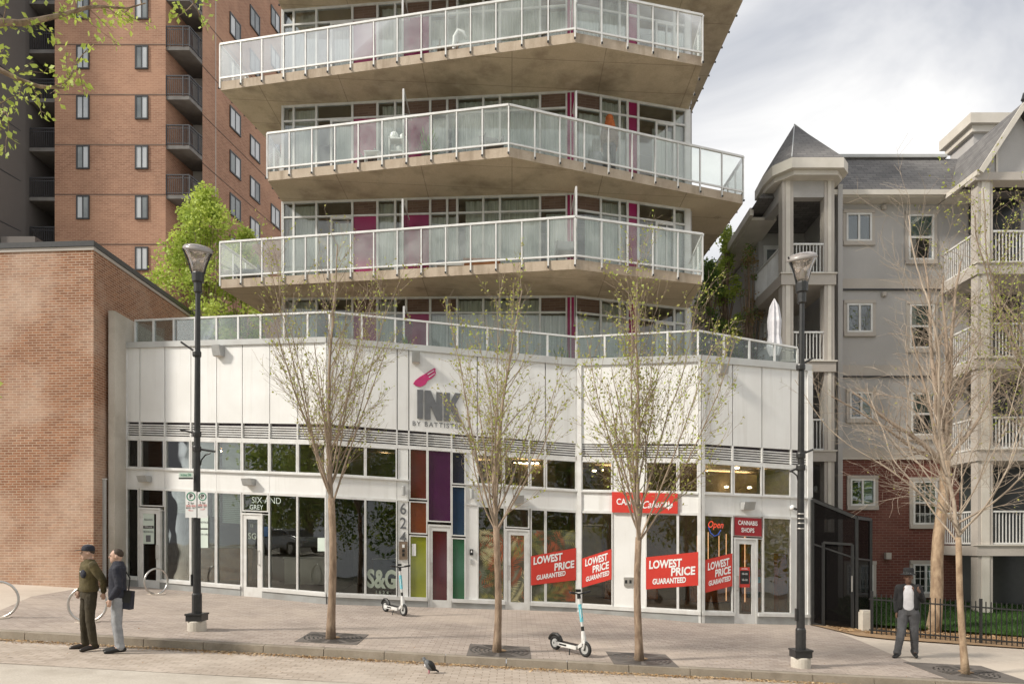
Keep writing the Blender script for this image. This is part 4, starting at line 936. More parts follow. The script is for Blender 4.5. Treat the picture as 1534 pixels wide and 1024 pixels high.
for i in range(n):
    x0, x1 = -11.06 + .31 * i / n, -11.06 + .31 * (i + 1) / n; m.prism([(x0, 19.42 + (.012 if i % 2 else 0)), (x1, 19.42 + (.012 if i % 2 else 0)), (x1, 19.46), (x0, 19.46)], .2, zat(718, 19.44))
m.build('sheet', 'coping', cg); m = MB(); m.box((-10.9, 19.44, zat(718, 19.44) + .015), (.34, .07, .03)); m.build('cap', 'white_metal', cg)
# ---------------- tall brown brick tower ----------------
bt = thing('brick_tower', 'tall brown brick apartment tower with narrow windows and dark corner balconies', 'building', (-22, 45, 0))
YT = 41.0; xA, xB = (82 - CX) / F * YT, (248 - CX) / F * YT; ZT = 44
m = MB(); m.prism([(xA, YT + .0), (xB, YT), (xB + .4, YT + 2.6), (xB + .4, 62), (xA, 62)], -1, ZT); m.build('wall', 'brick_tower', bt)
rc = (-17.83, 42.3); dr = Vector((1, 6, 0)).normalized()
def rp(px):  # point on right face
    u = (px - CX) / F; t = (u * rc[1] - rc[0]) / (dr.x - u * dr.y); return t
m = MB(); m.prism([rc, (rc[0] + dr.x * 20, rc[1] + dr.y * 20), (rc[0] + dr.x * 20 - 8, rc[1] + dr.y * 20), (xB + .45, 62), (xB + .45, 44.6), (-17.9, 44.6)], -1, ZT); m.build('wall', 'brick_tower', bt)
m = MB(); m.prism([(xB + .3, 43.6), (-17.6, 43.6), (-17.6, 44.0), (xB + .3, 44.0)], -1, ZT); m.build('recess_wall', 'stucco_trim', bt)
def zrow(y): return zat(y, YT)
ys_ = [-230 + 74.8 * i for i in range(11)]
for y in [67, 142, 217, 291.5, 366]:
    m = MB(); z = zrow(y); m.box(((xA + xB) / 2, YT - .004, z), (xB - xA - .02, .03, .06)); m.build('joint_line', 'brick_wall_brown', bt)
def simple_window(c, d, n, w_, h_, parent, seed, frame='black_metal', fw=.07):
    r = random.Random(seed); up = Vector((0, 0, 1)); m = MB(); c = Vector(c)
    def bx(u0, u1, v0, v1, o0, o1, mm): mm.hexa([c + d * u0 + up * v0 + n * o1, c + d * u1 + up * v0 + n * o1, c + d * u1 + up * v0 + n * o0, c + d * u0 + up * v0 + n * o0], [c + d * u0 + up * v1 + n * o1, c + d * u1 + up * v1 + n * o1, c + d * u1 + up * v1 + n * o0, c + d * u0 + up * v1 + n * o0])
    a, b = w_ / 2, h_ / 2
    bx(-a, a, b - fw, b, 0, .06, m); bx(-a, a, -b, -b + fw, 0, .08, m); bx(-a, -a + fw, -b + fw, b - fw, 0, .06, m); bx(a - fw, a, -b + fw, b - fw, 0, .06, m); bx(-fw * .4, fw * .4, -b + fw, b - fw, 0, .05, m)
    f = m.build('window', frame, parent)
    m = MB(); bx(-a + fw, -fw * .4, -b + fw, b - fw, .012, .03, m); m.build('pane', 'pane_light' if r.random() < .75 else 'pane_grey', f)
    m = MB(); bx(fw * .4, a - fw, -b + fw, b - fw, .012, .03, m); m.build('pane', 'pane_light' if r.random() < .6 else 'pane_grey', f)
M['pane_light'] = mat('pane_light', (.50, .52, .53), .08, (.40, .42, .43), .6, spec=.7); M['pane_grey'] = mat('pane_grey', (.20, .22, .22), .06, (.13, .145, .15), .8, spec=.8)
for y in (12, 86.5, 161.5, 236, 311, 387.5):
    for x0, x1 in ((115, 134), (203, 222)):
        simple_window(((x0 + x1) / 2 / 1.0 * 0 + ((x0 + x1) / 2 - CX) / F * YT, YT, zrow(y)), Vector((1, 0, 0)), Vector((0, -1, 0)), .73, 1.32, bt, int(y + x0))
nr = Vector((dr.y, -dr.x, 0))
for px, ysl in ((352, (44, 113, 182, 248, 311, 374)), (381.5, (32, 97, 161, 224, 285, 345)), (412, (31, 91, 150, 209, 267, 325))):
    t = rp(px); q = Vector((*rc, 0)) + dr * t
    for y in ysl: simple_window((q.x, q.y, zat(y, q.y)), dr, nr, 1.25, 1.35, bt, int(y + px), fw=.09)
for y in (67, 142, 217, 291.5, 366, -8):
    z = zrow(y) - .35; m = MB(); a = Vector((*rc, z)) + nr * .0; m.bar(a, a + dr * 19.9, .03, .06); m.build('joint_line', 'brick_wall_brown', bt)
def dark_balcony(pts, z, parent, seed):
    # pts: open polyline of the front, closed at the back by last point
    m = MB(); m.prism(pts, z - .2, z); b = m.build('balcony', 'slab_edge_dark', parent); r = MB()
    for a, q in zip(pts[:2], pts[1:3]):
        A = Vector((*a, z)); Q = Vector((*q, z)); L = (Q - A).length; n = int(L / .11)
        r.bar(A + Vector((0, 0, 1.12)), Q + Vector((0, 0, 1.12)), .06, .06); r.bar(A + Vector((0, 0, .95)), Q + Vector((0, 0, .95)), .03, .03); r.bar(A + Vector((0, 0, .1)), Q + Vector((0, 0, .1)), .04, .04)
        for i in range(n + 1): p = A + (Q - A) * (i / n); r.bar(p + Vector((0, 0, .0)), p + Vector((0, 0, 1.1)), .02 if i % 8 else .06, .02 if i % 8 else .06, up=Vector((0, 1, 0)))
    r.build('railing', 'dark_rail', b); return b
M['slab_edge_dark'] = mat('slab_edge_dark', (.17, .16, .15), .8, (.13, .12, .11), 2)
for y in (-5, 69, 143, 217, 291.5): dark_balcony([(xB + .02, YT + .05), (-18.04, YT + .05), (-17.84, 42.25), (-17.86, 43.55), (xB + .3, 43.55)], zrow(y), bt, int(y))
for y in (-5, 69, 143, 217, 291.5):
    m = MB(); m.box((-18.0, 43.57, zrow(y) + 1.0), (.35, .06, 2.0)); m.build('balcony_door', 'pane_light', bt)
# left wing
gw = (38 - CX) / F * 41
m = MB(); m.prism([(gw - .32, 39.1), (gw, 41), (gw, 46), (gw - 8, 46), (gw - 8, 39.1)], -1, ZT); m.build('wing_wall', 'grey_wall', bt)
m = MB(); m.prism([(gw + .02, 44), (xA - .02, 44), (xA - .02, 44.4), (gw + .02, 44.4)], -1, ZT); m.build('recess_wall', 'grey_wall', bt)
for y in (-5, 69, 143, 217, 291.5, 366):
    m = MB(); z = zrow(y); m.prism([(gw + .02, YT + .3), (xA - .03, YT + .3), (xA - .03, 43.95), (gw + .02, 43.95)], z - .2, z); b = m.build('balcony', 'slab_edge_dark', bt); r = MB()
    A = Vector((gw + .05, YT + .33, z)); Q = Vector((xA - .05, YT + .33, z)); r.bar(A + Vector((0, 0, 1.1)), Q + Vector((0, 0, 1.1)), .06, .06); r.bar(A + Vector((0, 0, .92)), Q + Vector((0, 0, .92)), .03, .03)
    for i in range(16): p = A + (Q - A) * (i / 15); r.bar(p, p + Vector((0, 0, 1.1)), .022, .022, up=Vector((0, 1, 0)))
    r.build('railing', 'dark_rail', b)
    a = Vector((gw - .02, 41, z + .6)); m = MB(); m.bar(Vector((gw - .31, 39.1, z + .6)), a, .03, .05); m.build('joint_line', 'dark_rail', bt)
m = MB(); m.prism([(gw - .2, 39.3), (xA, 39.3), (xA, 40.9), (gw - .2, 40.9)], -1, zat(362, 40)); m.build('low_roof', 'grey_wall', bt)
# ---------------- right apartment building ----------------
rb = thing('stucco_building', 'grey stucco and red brick apartment building with pitched roofs and white balcony rails', 'building', (13, 23, -.8))
YR = 23.0
def zy(y, Y=YR): return zat(y, Y)
xL, xM, xR = 10.08, 14.07, 24
m = MB(); m.prism([(xL, YR), (xR, YR), (xR, 33), (xL, 33)], zy(687.5), zy(292)); m.build('stucco_wall', 'stucco', rb)
m = MB(); m.prism([(xL, YR), (xR, YR), (xR, 33), (xL, 33)], -1.6, zy(687.5) - .003); m.build('brick_wall', 'brick_red', rb)
for y0, y1 in ((418, 433), (547, 563), (671, 686)):
    m = MB(); m.prism([(xL, YR - .05), (xM + .5, YR - .05), (xM + .5, YR + .02), (xL, YR + .02)], zy(y1), zy(y0)); m.build('belt_course', 'stucco_trim', rb)
    m = MB(); m.prism([(xL, YR - .07), (xM + .5, YR - .07), (xM + .5, YR), (xL, YR)], zy(y1) - .04, zy(y1) - .002); m.build('shadow_trim', 'dark_rail' if y0 != 671 else 'trim_cream', rb)  # dark strips under the upper belts paint a shadow line; lowest is cream trim
def bwindow(x0, x1, y0, y1, kind, seed):
    X0, X1 = (x0 - CX) / F * YR, (x1 - CX) / F * YR; Z0, Z1 = zy(y1), zy(y0); r = random.Random(seed); m = MB(); w_ = .055
    def bx(a, b, c, d_, o0, o1, mm): mm.prism([(a, YR - o1), (b, YR - o1), (b, YR - o0), (a, YR - o0)], c, d_)
    s = MB(); bx(X0 - .1, X1 + .1, Z1 + .002, Z1 + .11, 0, .07, s); bx(X0 - .1, X1 + .1, Z0 - .13, Z0 - .002, 0, .08, s); bx(X0 - .1, X0 - .002, Z0, Z1, 0, .045, s); bx(X1 + .002, X1 + .1, Z0, Z1, 0, .045, s)
    bx(X0, X0 + w_, Z0, Z1, 0, .06, m); bx(X1 - w_, X1, Z0, Z1, 0, .06, m); bx(X0 + w_, X1 - w_, Z1 - w_, Z1, 0, .06, m); bx(X0 + w_, X1 - w_, Z0, Z0 + w_, 0, .06, m)
    if kind == 'slide': bx((X0 + X1) / 2 - .03, (X0 + X1) / 2 + .03, Z0 + w_, Z1 - w_, 0, .055, m)
    else: bx(X0 + w_, X1 - w_, (Z0 + Z1) / 2 - .03, (Z0 + Z1) / 2 + .03, 0, .055, m)
    f = m.build('window', 'white_metal', rb); s.build('window_trim', 'stucco_trim', f)
    g = MB(); bx(X0 + w_, X1 - w_, Z0 + w_, Z1 - w_, .014, .02, g); g.build('pane', 'glass_small', f)
    c = MB(); bx(X0 + w_, X1 - w_, Z0 + w_, Z1 - w_, .002, .008, c); c.build('blind', 'pane_dark', f)  # dark sheet behind the pane stands in for the unlit room
    if r.random() < .8:
        c = MB()
        if kind == 'slide': bx((X0 + X1) / 2 + .03, X1 - w_, Z0 + w_, Z1 - w_, .009, .012, c)
        else: bx(X0 + w_, X1 - w_, (Z0 + Z1) / 2 + .03, Z1 - w_, .009, .012, c)
        c.build('blind', 'blind', f)
    if seed > 6:
        c = MB()
        for k in (1, 2, 3): bx(X0 + w_ + (X1 - X0 - 2 * w_) * k / 4 - .008, X0 + w_ + (X1 - X0 - 2 * w_) * k / 4 + .008, Z0 + w_, Z1 - w_, .021, .03, c)
        for k in (1, 2, 3): bx(X0 + w_, X1 - w_, Z0 + (Z1 - Z0) * k / 4 - .008, Z0 + (Z1 - Z0) * k / 4 + .008, .021, .028, c)
        c.build('muntins', 'white_metal', f)
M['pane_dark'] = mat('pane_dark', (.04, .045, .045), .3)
for i, q in enumerate([(1267, 1305, 320, 362, 'slide'), (1360, 1398, 322, 390, 'hung'), (1268, 1306, 455, 498, 'slide'), (1362, 1399, 456, 522, 'hung'), (1272, 1307, 587, 627, 'slide'), (1364, 1400, 588, 652, 'hung'),
                       (1273, 1310, 717, 757, 'slide'), (1367, 1403, 720, 785, 'hung'), (1268, 1307, 845, 890, 'slide'), (1367, 1405, 844, 888, 'slide')]): bwindow(*q, i)
# main roof
e0, e1 = YR - .5, YR + 1.1
m = MB(); m.hexa([(xL - .3, e0, zy(287, e0)), (xM + 6, e0, zy(287, e0)), (xM + 6, 32, zy(287, e0)), (xL - .3, 32, zy(287, e0))], [(xL - .3, e1, zy(238, e1)), (xM + 6, e1, zy(238, e1)), (xM + 6, 31, zy(238, e1)), (xL - .3, 31, zy(238, e1))]); m.build('roof', 'shingle', rb)
m = MB(); m.prism([(xL - .3, e1 - .12), (xM + .15, e1 - .12), (xM + .15, e1 + .2), (xL - .3, e1 + .2)], zy(238, e1), zy(233.5, e1)); m.build('ridge_flashing', 'coping', rb)
m = MB(); m.prism([(xL - .35, e0 - .08), (xM + .1, e0 - .08), (xM + .1, e0 + .02), (xL - .35, e0 + .02)], zy(293, e0), zy(285.5, e0)); m.build('gutter', 'trim_cream', rb)
m = MB(); m.prism([(xL, e0 + .02), (xM + .4, e0 + .02), (xM + .4, YR + .02), (xL, YR + .02)], zy(293, e0) - .03, zy(291, e0)); m.build('soffit', 'trim_cream', rb)
dp = [(1255, 291, e0), (1253, 303, YR - .3), (1250, 312, YR - .12), (1251, 690, YR - .12), (1252, 905, YR - .12)]
m = MB(); m.tube([px2(a, b, c) for a, b, c in dp], .055, 8); m.build('downpipe', 'white_metal', rb)
# balcony bays
def rail(A, Q, h, parent, n=None):
    A = Vector(A); Q = Vector(Q); L = (Q - A).length; n = n or max(2, int(L / .1)); r = MB(); U = Vector((0, 0, 1))
    r.bar(A + U * h, Q + U * h, .07, .05); r.bar(A + U * .07, Q + U * .07, .05, .05)
    for i in range(n + 1): p = A + (Q - A) * (i / n); r.bar(p + U * .07, p + U * h, .022, .022, up=Vector((0, 1, 0)))
    return r.build('railing', 'white_metal', parent)
# left bay: front at Y 22
YB = 22.0; bx0, bx1 = 8.10, 9.64
def bay(x0, x1, Y, yb, decks, cols, side_left=True, back=25.0):
    for i, (dy0, dy1, ry) in enumerate(decks):
        z1, z0 = zat(dy0, Y), zat(dy1, Y)
        m = MB(); m.prism([(x0 - .05, Y - .05), (x1 + .05, Y - .05), (x1 + .05, back), (x0 - .05, back)], z0, z1); d = m.build('balcony_deck', 'stucco_trim', rb)
        m = MB(); m.prism([(x0 - .08, Y - .09), (x1 + .08, Y - .09), (x1 + .08, Y + .1), (x0 - .08, Y + .1)], z1, z1 + .04); m.build('deck_edge', 'trim_cream', rb)
        h = zat(ry, Y) - z1
        for (a, b) in cols['spans']: rail((a, Y + .05, z1), (b, Y + .05, z1), h, d)
        rail((x0 + .06, Y + .3, z1), (x0 + .06, cols.get('sb', back - .4), z1), h, d)
    for a, b in cols['cols']:
        m = MB(); m.prism([(a, Y), (b, Y), (b, Y + .32), (a, Y + .32)], -1.4, zat(yb, Y)); m.build('column', 'stucco_trim', rb)
        m = MB(); m.prism([(a + .1, Y - .02), (b - .1, Y - .02), (b - .1, Y - .001), (a + .1, Y - .001)], -1.4, zat(yb, Y)); m.build('column_trim', 'trim_cream', rb)
bay(bx0, bx1, YB, 268, [(411, 427, 365), (542, 557, 497), (676, 691, 628)], dict(spans=[(8.44, 9.35)], cols=[(8.10, 8.43), (9.36, 9.66)]))
m = MB(); m.prism([(8.12, YB + .02), (9.62, YB + .02), (9.62, YB + .3), (8.12, YB + .3)], zat(295, YB), zat(266, YB)); m.prism([(8.12, YB + .3), (8.4, YB + .3), (8.4, 25.8), (8.12, 25.8)], zat(295, YB), zat(266, YB)); m.build('header', 'stucco', rb)
m = MB(); m.prism([(8.4, 25.0), (10.1, 25.0), (10.1, 25.3), (8.4, 25.3)], -1.4, zat(266, YB)); m.prism([(9.95, YB + .4), (10.09, YB + .4), (10.09, 25), (9.95, 25)], -1.4, zat(266, YB)); m.build('recess_wall', 'stucco', rb)
for zt_ in (365, 497, 628): m = MB(); m.prism([(8.55, 24.94), (9.25, 24.94), (9.25, 24.99), (8.55, 24.99)], zat(zt_ + 46, YB) + .02, zat(zt_ + 46, YB) + 2.05); f = m.build('balcony_door', 'white_metal', rb); m = MB(); m.prism([(8.66, 24.92), (9.14, 24.92), (9.14, 24.935), (8.66, 24.935)], zat(zt_ + 46, YB) + .25, zat(zt_ + 46, YB) + 1.9); m.build('pane', 'pane_grey', f)
for zt_ in (344, 480, 608, 727): m = MB(); m.ball((9.93, 24.0, zat(zt_, 22.5)), .08, .08, .12); m.build('wall_lamp', 'white_metal', rb, smooth=True)
# side wing going back
m = MB(); m.prism([(8.3, 25.2), (10.0, 25.2), (10.0, 36), (8.3, 36)], -1.4, 11.7); m.build('side_wall', 'stucco', rb)
ez = zat(250, 21.5)
ev = [(8.2, 21.5), (9.72, 21.5), (10.0, 21.85), (10.0, 23.6), (7.8, 23.6), (7.72, 22.6), (7.8, 22.0)]
m = MB(); m.prism(ev, ez - .02, ez + .28); m.build('eave', 'trim_cream', rb)
m = MB(); m.prism([(x + (.1 if x < 9 else -.12), y + .14 if y < 23 else y) for x, y in ev], ez - .16, ez - .022); m.build('eave_moulding', 'trim_cream', rb)
ap = px2(1190, 187, 23.3); m = MB(); z0 = ez + .283; m.add([(x, y, z0) for x, y in ev] + [tuple(ap)], [(i, (i + 1) % 7, 7) for i in range(7)] + [tuple(reversed(range(7)))]); m.build('turret_roof', 'shingle', rb)
m = MB(); m.bar(ap + Vector((0, -.02, 0)), Vector((9.99, 21.9, z0 + .02)), .05, .03); m.bar(ap, Vector((8.2, 21.52, z0 + .02)), .03, .02); m.build('hip_flashing', 'coping', rb)
m = MB(); m.hexa([(7.62, 22.7, 12.35), (10, 22.7, 12.35), (10, 36, 11.5), (7.62, 36, 11.5)], [(9.3, 23.9, 14.2), (10, 23.9, 14.2), (10, 36, 13.4), (9.3, 36, 13.4)]); m.build('side_roof', 'shingle', rb)
m = MB(); m.hexa([(7.58, 23.4, 12.12), (7.7, 23.4, 12.12), (7.7, 36, 11.28), (7.58, 36, 11.28)], [(7.58, 23.4, 12.36), (7.7, 23.4, 12.36), (7.7, 36, 11.52), (7.58, 36, 11.52)]); m.hexa([(7.7, 23.6, 12.05), (8.5, 23.6, 12.05), (8.5, 36, 11.2), (7.7, 36, 11.2)], [(7.7, 23.6, 12.15), (8.5, 23.6, 12.15), (8.5, 36, 11.3), (7.7, 36, 11.3)]); m.build('side_eave', 'trim_cream', rb)
# right bay
YP = 21.2
bay(13.45, 18.3, YP, 262, [(395, 411, 345.5), (537, 552, 484), (674, 690, 624.5), (817, 832, 765.5)], dict(spans=[(13.9, 16.1), (16.5, 18.0)], cols=[(13.45, 13.88), (16.1, 16.5)], sb=22.9), back=22.98)
m = MB(); m.prism([(13.3, YP - .1), (18.4, YP - .1), (18.4, YP + .35), (13.3, YP + .35)], zat(272, YP), zat(260, YP)); m.build('header', 'stucco_trim', rb)
for yd in (700, 832): m = MB(); m.prism([(14.0, YR - .05), (16.0, YR - .05), (16.0, YR - .01), (14.0, YR - .01)], zy(yd + 120), zy(yd)); m.build('opening_shade', 'pane_dark', rb)  # dark sheets on the solid wall paint the shade of openings
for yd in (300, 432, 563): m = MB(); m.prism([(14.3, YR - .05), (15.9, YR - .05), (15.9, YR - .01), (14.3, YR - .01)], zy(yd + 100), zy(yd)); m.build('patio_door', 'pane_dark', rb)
gz, ga = zat(258, YP - .2), zat(158, YP - .2); gx0, gx1 = (1467 - CX) / F * (YP - .2), (1533 - CX) / F * (YP - .2); gx2 = 2 * gx1 - gx0
m = MB(); m.hexa([(gx0 + .1, YP, gz), (gx2 - .1, YP, gz), (gx1, YP, ga - .12)], [(gx0 + .1, YP + .1, gz), (gx2 - .1, YP + .1, gz), (gx1, YP + .1, ga - .12)]); m.build('gable', 'stucco', rb)
m = MB(); m.box((gx0 + .62, YP - .02, gz + .45), (.06, .03, .95)); m.box((gx2 - .62, YP - .02, gz + .45), (.06, .03, .95)); m.build('gable_trim', 'trim_cream', rb)
for s_, a in ((0, gx0), (1, gx2)):
    m = MB(); A = [(a, YP - .25, gz - .02), (gx1, YP - .25, ga), (gx1, 27, ga), (a, 27, gz - .02)]
    m.hexa([Vector(p) for p in A], [Vector(p) + Vector((0, 0, .09)) for p in A]); m.build('gable_roof', 'shingle', rb)
    m = MB(); m.bar((a, YP - .27, gz - .02), (gx1, YP - .27, ga), .05, .14); m.build('rake_board', 'trim_cream', rb)
m = MB(); m.bar((gx0 - .02, YP - .2, gz), (gx0 - .05, YR - .5, gz + .0), .1, .14); m.build('gutter', 'trim_cream', rb)
m = MB(); m.lathe((gx1, YP - .2, ga), [(.05, 0), (.03, .1), (.07, .16), (.04, .24), (.01, .36)], 8); m.build('finial', 'black_metal', rb)
# roof area between the mansard and the gable, cupola
m = MB(); q = [(15.4, 24.5), (17.2, 24.5), (17.2, 25.8), (15.4, 25.8)]; m.prism(q, 12, zat(200, 24.5)); m.build('cupola', 'stucco', rb)
m = MB(); m.prism([(x + (-.12 if x < 16 else .12), y + (-.12 if y < 25 else .12)) for x, y in q], zat(200, 24.5), zat(190, 24.5)); m.prism([(x + (-.25 if x < 16 else .25), y + (-.25 if y < 25 else .25)) for x, y in q], zat(190, 24.5) + .002, zat(175, 24.5)); m.build('cupola_cornice', 'trim_cream', rb)
m = MB(); m.box((14.7, YR + .0, zy(739) ), (.01, .01, .01)); 
for y in (311, 441): m = MB(); p = px2(1324, y, YR - .03); m.lathe(p, [(.001, -.09), (.08, -.06), (.08, .06), (.001, .09)], 10); m.build('wall_vent', 'stucco_trim', rb)
m = MB(); p = px2(1330, 832, YR - .1); m.box(p, (.16, .14, .2)); m.build('wall_lamp', 'stucco_trim', rb)
# ---------------- mesh enclosure, bollard, fence ----------------
en = thing('mesh_enclosure', 'black see-through mesh enclosure with a door beside the stucco building', 'enclosure', (8.6, 18.6, -.5))
EP = [px2(1217, 900, 18.85), px2(1283, 900, 18.45), px2(1304, 900, 18.75)]; tops = [zat(748, 18.85), zat(775, 18.45), zat(778, 18.75)]; bots = [zat(936, 18.85), zat(950, 18.45), zat(951, 18.75)]
def epan(i, j, name):
    a, b = EP[i].copy(), EP[j].copy(); m = MB(); n = Vector(((b - a).y, -(b - a).x, 0)).normalized() * .01
    a.z = b.z = 0; A = lambda p, z: Vector((p.x, p.y, z))
    m.hexa([A(a, bots[i]) + n, A(b, bots[j]) + n, A(b, bots[j]) - n, A(a, bots[i]) - n], [A(a, tops[i]) + n, A(b, tops[j]) + n, A(b, tops[j]) - n, A(a, tops[i]) - n]); m.build(name, 'screen', en)
    for u_, v_, w_ in ((tops[i], tops[j], .08), (bots[i] + .05, bots[j] + .05, .06), (bots[i] * .35 + tops[i] * .65, bots[j] * .35 + tops[j] * .65, .04)): m = MB(); m.bar(A(a, u_), A(b, v_), w_, w_); m.build('frame_rail', 'black_metal', en)
epan(0, 1, 'mesh_panel'); epan(1, 2, 'mesh_panel')
for i in range(3): m = MB(); m.bar((EP[i].x, EP[i].y, bots[i]), (EP[i].x, EP[i].y, tops[i]), .07, .07, up=Vector((0, 1, 0))); m.build('frame_post', 'black_metal', en)
m = MB(); m.hexa([(EP[0].x, EP[0].y, tops[0] + .03), (EP[1].x, EP[1].y, tops[1] + .03), (EP[2].x, EP[2].y, tops[2] + .03), (EP[2].x, 21.9, tops[2] + .1), (EP[0].x, 21.9, tops[0] + .05)], [(EP[0].x, EP[0].y, tops[0] + .06), (EP[1].x, EP[1].y, tops[1] + .06), (EP[2].x, EP[2].y, tops[2] + .06), (EP[2].x, 21.9, tops[2] + .13), (EP[0].x, 21.9, tops[0] + .08)]); m.build('mesh_roof', 'screen', en)
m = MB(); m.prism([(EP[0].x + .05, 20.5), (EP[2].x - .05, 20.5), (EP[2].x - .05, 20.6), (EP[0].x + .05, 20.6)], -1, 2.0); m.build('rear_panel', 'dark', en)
m = MB(); k0, k1 = .24, .90; dA = EP[0].lerp(EP[1], k0); dB = EP[0].lerp(EP[1], k1); zt0 = zat(812, dA.y); zb0 = zat(940, dA.y); zt1 = zt0 - .05
n = Vector((0, -.03, 0))
for a, b in (((dA.x, dA.y, zb0), (dA.x, dA.y, zt0)), ((dB.x, dB.y, zb0 - .05), (dB.x, dB.y, zt1)), ((dA.x, dA.y, zt0), (dB.x, dB.y, zt1)), ((dA.x, dA.y, zb0), (dB.x, dB.y, zb0 - .05))): m.bar(Vector(a) + n, Vector(b) + n, .06, .06, up=Vector((0, 1, 0)) if a[0] == b[0] else Vector((0, 0, 1)))
dr_ = m.build('door', 'black_metal', en); m = MB(); m.tube([(dB.x - .04, dB.y - .08, zb0 + .95), (dB.x - .04, dB.y - .08, zb0 + 1.35)], .018, 6); m.build('handle', 'steel', dr_)
g_ = G(1297, 945); m = MB(); m.prism([(g_.x - .13, g_.y - .12), (g_.x + .13, g_.y - .12), (g_.x + .13, g_.y + .12), (g_.x - .13, g_.y + .12)], g_.z - .1, g_.z + .48); m.prism([(g_.x - .11, g_.y - .10), (g_.x + .11, g_.y - .10), (g_.x + .11, g_.y + .10), (g_.x - .11, g_.y + .10)], g_.z + .48, g_.z + .53)
tag(m.build('concrete_post', 'fin'), 'short square concrete post at the corner of the black mesh enclosure', 'post')
fn = thing('iron_fence', 'low black iron picket fence between the sidewalk and the lawn', 'fence', (14, 17.7, -.8))
fa, fb_ = G(1302, 950), G(1534, 970); fd = (fb_ - fa); Lf = 9.2; fd.z = 0; fd.normalize(); fa0 = Vector((fa.x, fa.y, 0))
def fz(p): return zp(p.x, p.y)
r = MB()
for h in (.12, .86): q = fa0 + fd * Lf; r.bar((fa0.x, fa0.y, fz(fa0) + h), (q.x, q.y, fz(q) + h), .035, .035)
r.build('rail', 'black_metal', fn)
pk = MB(); n = int(Lf / .105)
for i in range(n):
    p = fa0 + fd * (.06 + i * .105); z = fz(p)
    if i % 22 == 0: continue
    if i < 100: q = MB(); q.bar((p.x, p.y, z + .03), (p.x, p.y, z + 1.0), .018, .018, up=Vector((0, 1, 0))); q.build('picket', 'black_metal', fn)
for i in range(0, n, 22): p = fa0 + fd * (.06 + i * .105); z = fz(p); q = MB(); q.bar((p.x, p.y, z - .02), (p.x, p.y, z + 1.06), .05, .05, up=Vector((0, 1, 0))); q.build('post', 'black_metal', fn)
# ---------------- trees ----------------
def grow(mb, lv, p, d, L, r, lvl, r_, P, steps=None, r_end=None):
    """tapering crooked branch with side shoots; leaves are noted in lv"""
    n = steps or max(3, int(L / P['step'][min(lvl, 2)])); pts = [Vector(p)]; rad = [r]; d = Vector(d).normalized(); q = Vector(p)
    re = r_end if r_end else max(.0019, r * .25)
    for i in range(n):
        j = P['jit'][min(lvl, 3)]
        d = (d + Vector((r_.gauss(0, j), r_.gauss(0, j), r_.gauss(0, j) * .6)) + Vector((0, 0, P['up'][min(lvl, 3)]))).normalized()
        q = q + d * (L / n); pts.append(q.copy()); rad.append(r + (re - r) * ((i + 1) / n) ** .8)
    mb.tube(pts, rad, 7 if r > .03 else (5 if r > .010 else 3), cap=False)
    if lvl < P['depth']:
        k = int(P['kids'][min(lvl, 3)] * L + r_.random())
        for i in range(k):
            t = P['from'][min(lvl, 3)] + (1 - P['from'][min(lvl, 3)]) * (i + r_.random()) / k
            f = t * n; a = min(n - 1, int(f)); b = pts[a].lerp(pts[a + 1], f - a); dd = (pts[a + 1] - pts[a]).normalized()
            ax = dd.cross(Vector((r_.gauss(0, 1), r_.gauss(0, 1), r_.gauss(0, 1)))).normalized()
            ang = r_.uniform(*P['ang'][min(lvl, 3)]); nd = (dd * math.cos(ang) + ax * math.sin(ang)).normalized()
            grow(mb, lv, b, nd, L * P['len'][min(lvl, 3)] * (1.15 - .6 * t) * r_.uniform(.7, 1.2), max(.003, rad[a] * P['thin']), lvl + 1, r_, P)
    if lvl >= P['leaf_lvl']:
        for i in range(1, n + 1):
            for k in range(P['lpn']):
                if r_.random() < P['lden']: lv.append((pts[i - 1].lerp(pts[i], r_.random()), (pts[i] - pts[i - 1]).normalized()))
def leaves(mb, lv, r_, size, mats, droop=0.0, spread=.02):
    for p, d in lv:
        s = size * r_.uniform(.6, 1.3); a = Vector((r_.gauss(0, 1), r_.gauss(0, 1), r_.gauss(0, 1) - droop)).normalized()
        a = (a + d * .8).normalized(); b = a.cross(Vector((r_.gauss(0, 1), r_.gauss(0, 1), r_.gauss(0, 1)))).normalized() * s * .32
        p = p + Vector((r_.gauss(0, spread), r_.gauss(0, spread), r_.gauss(0, spread)))
        mb.use(mats[0] if r_.random() < .6 else mats[-1])
        mb.add([p, p + a * s * .5 + b, p + a * s, p + a * s * .5 - b], [(0, 1, 2, 3)])
VASE = dict(step=(.22, .14, .12), jit=(.04, .035, .08, .12), up=(.05, .022, .045, .03), depth=3, kids=(0, 5.0, 6.0, 0), **{'from': (.2, .12, .15, .1)}, ang=((.4, .7), (.3, .65), (.35, .8), (.3, .8)), len=(.4, .34, .38, .4), thin=.42, leaf_lvl=2, lpn=1, lden=.5)
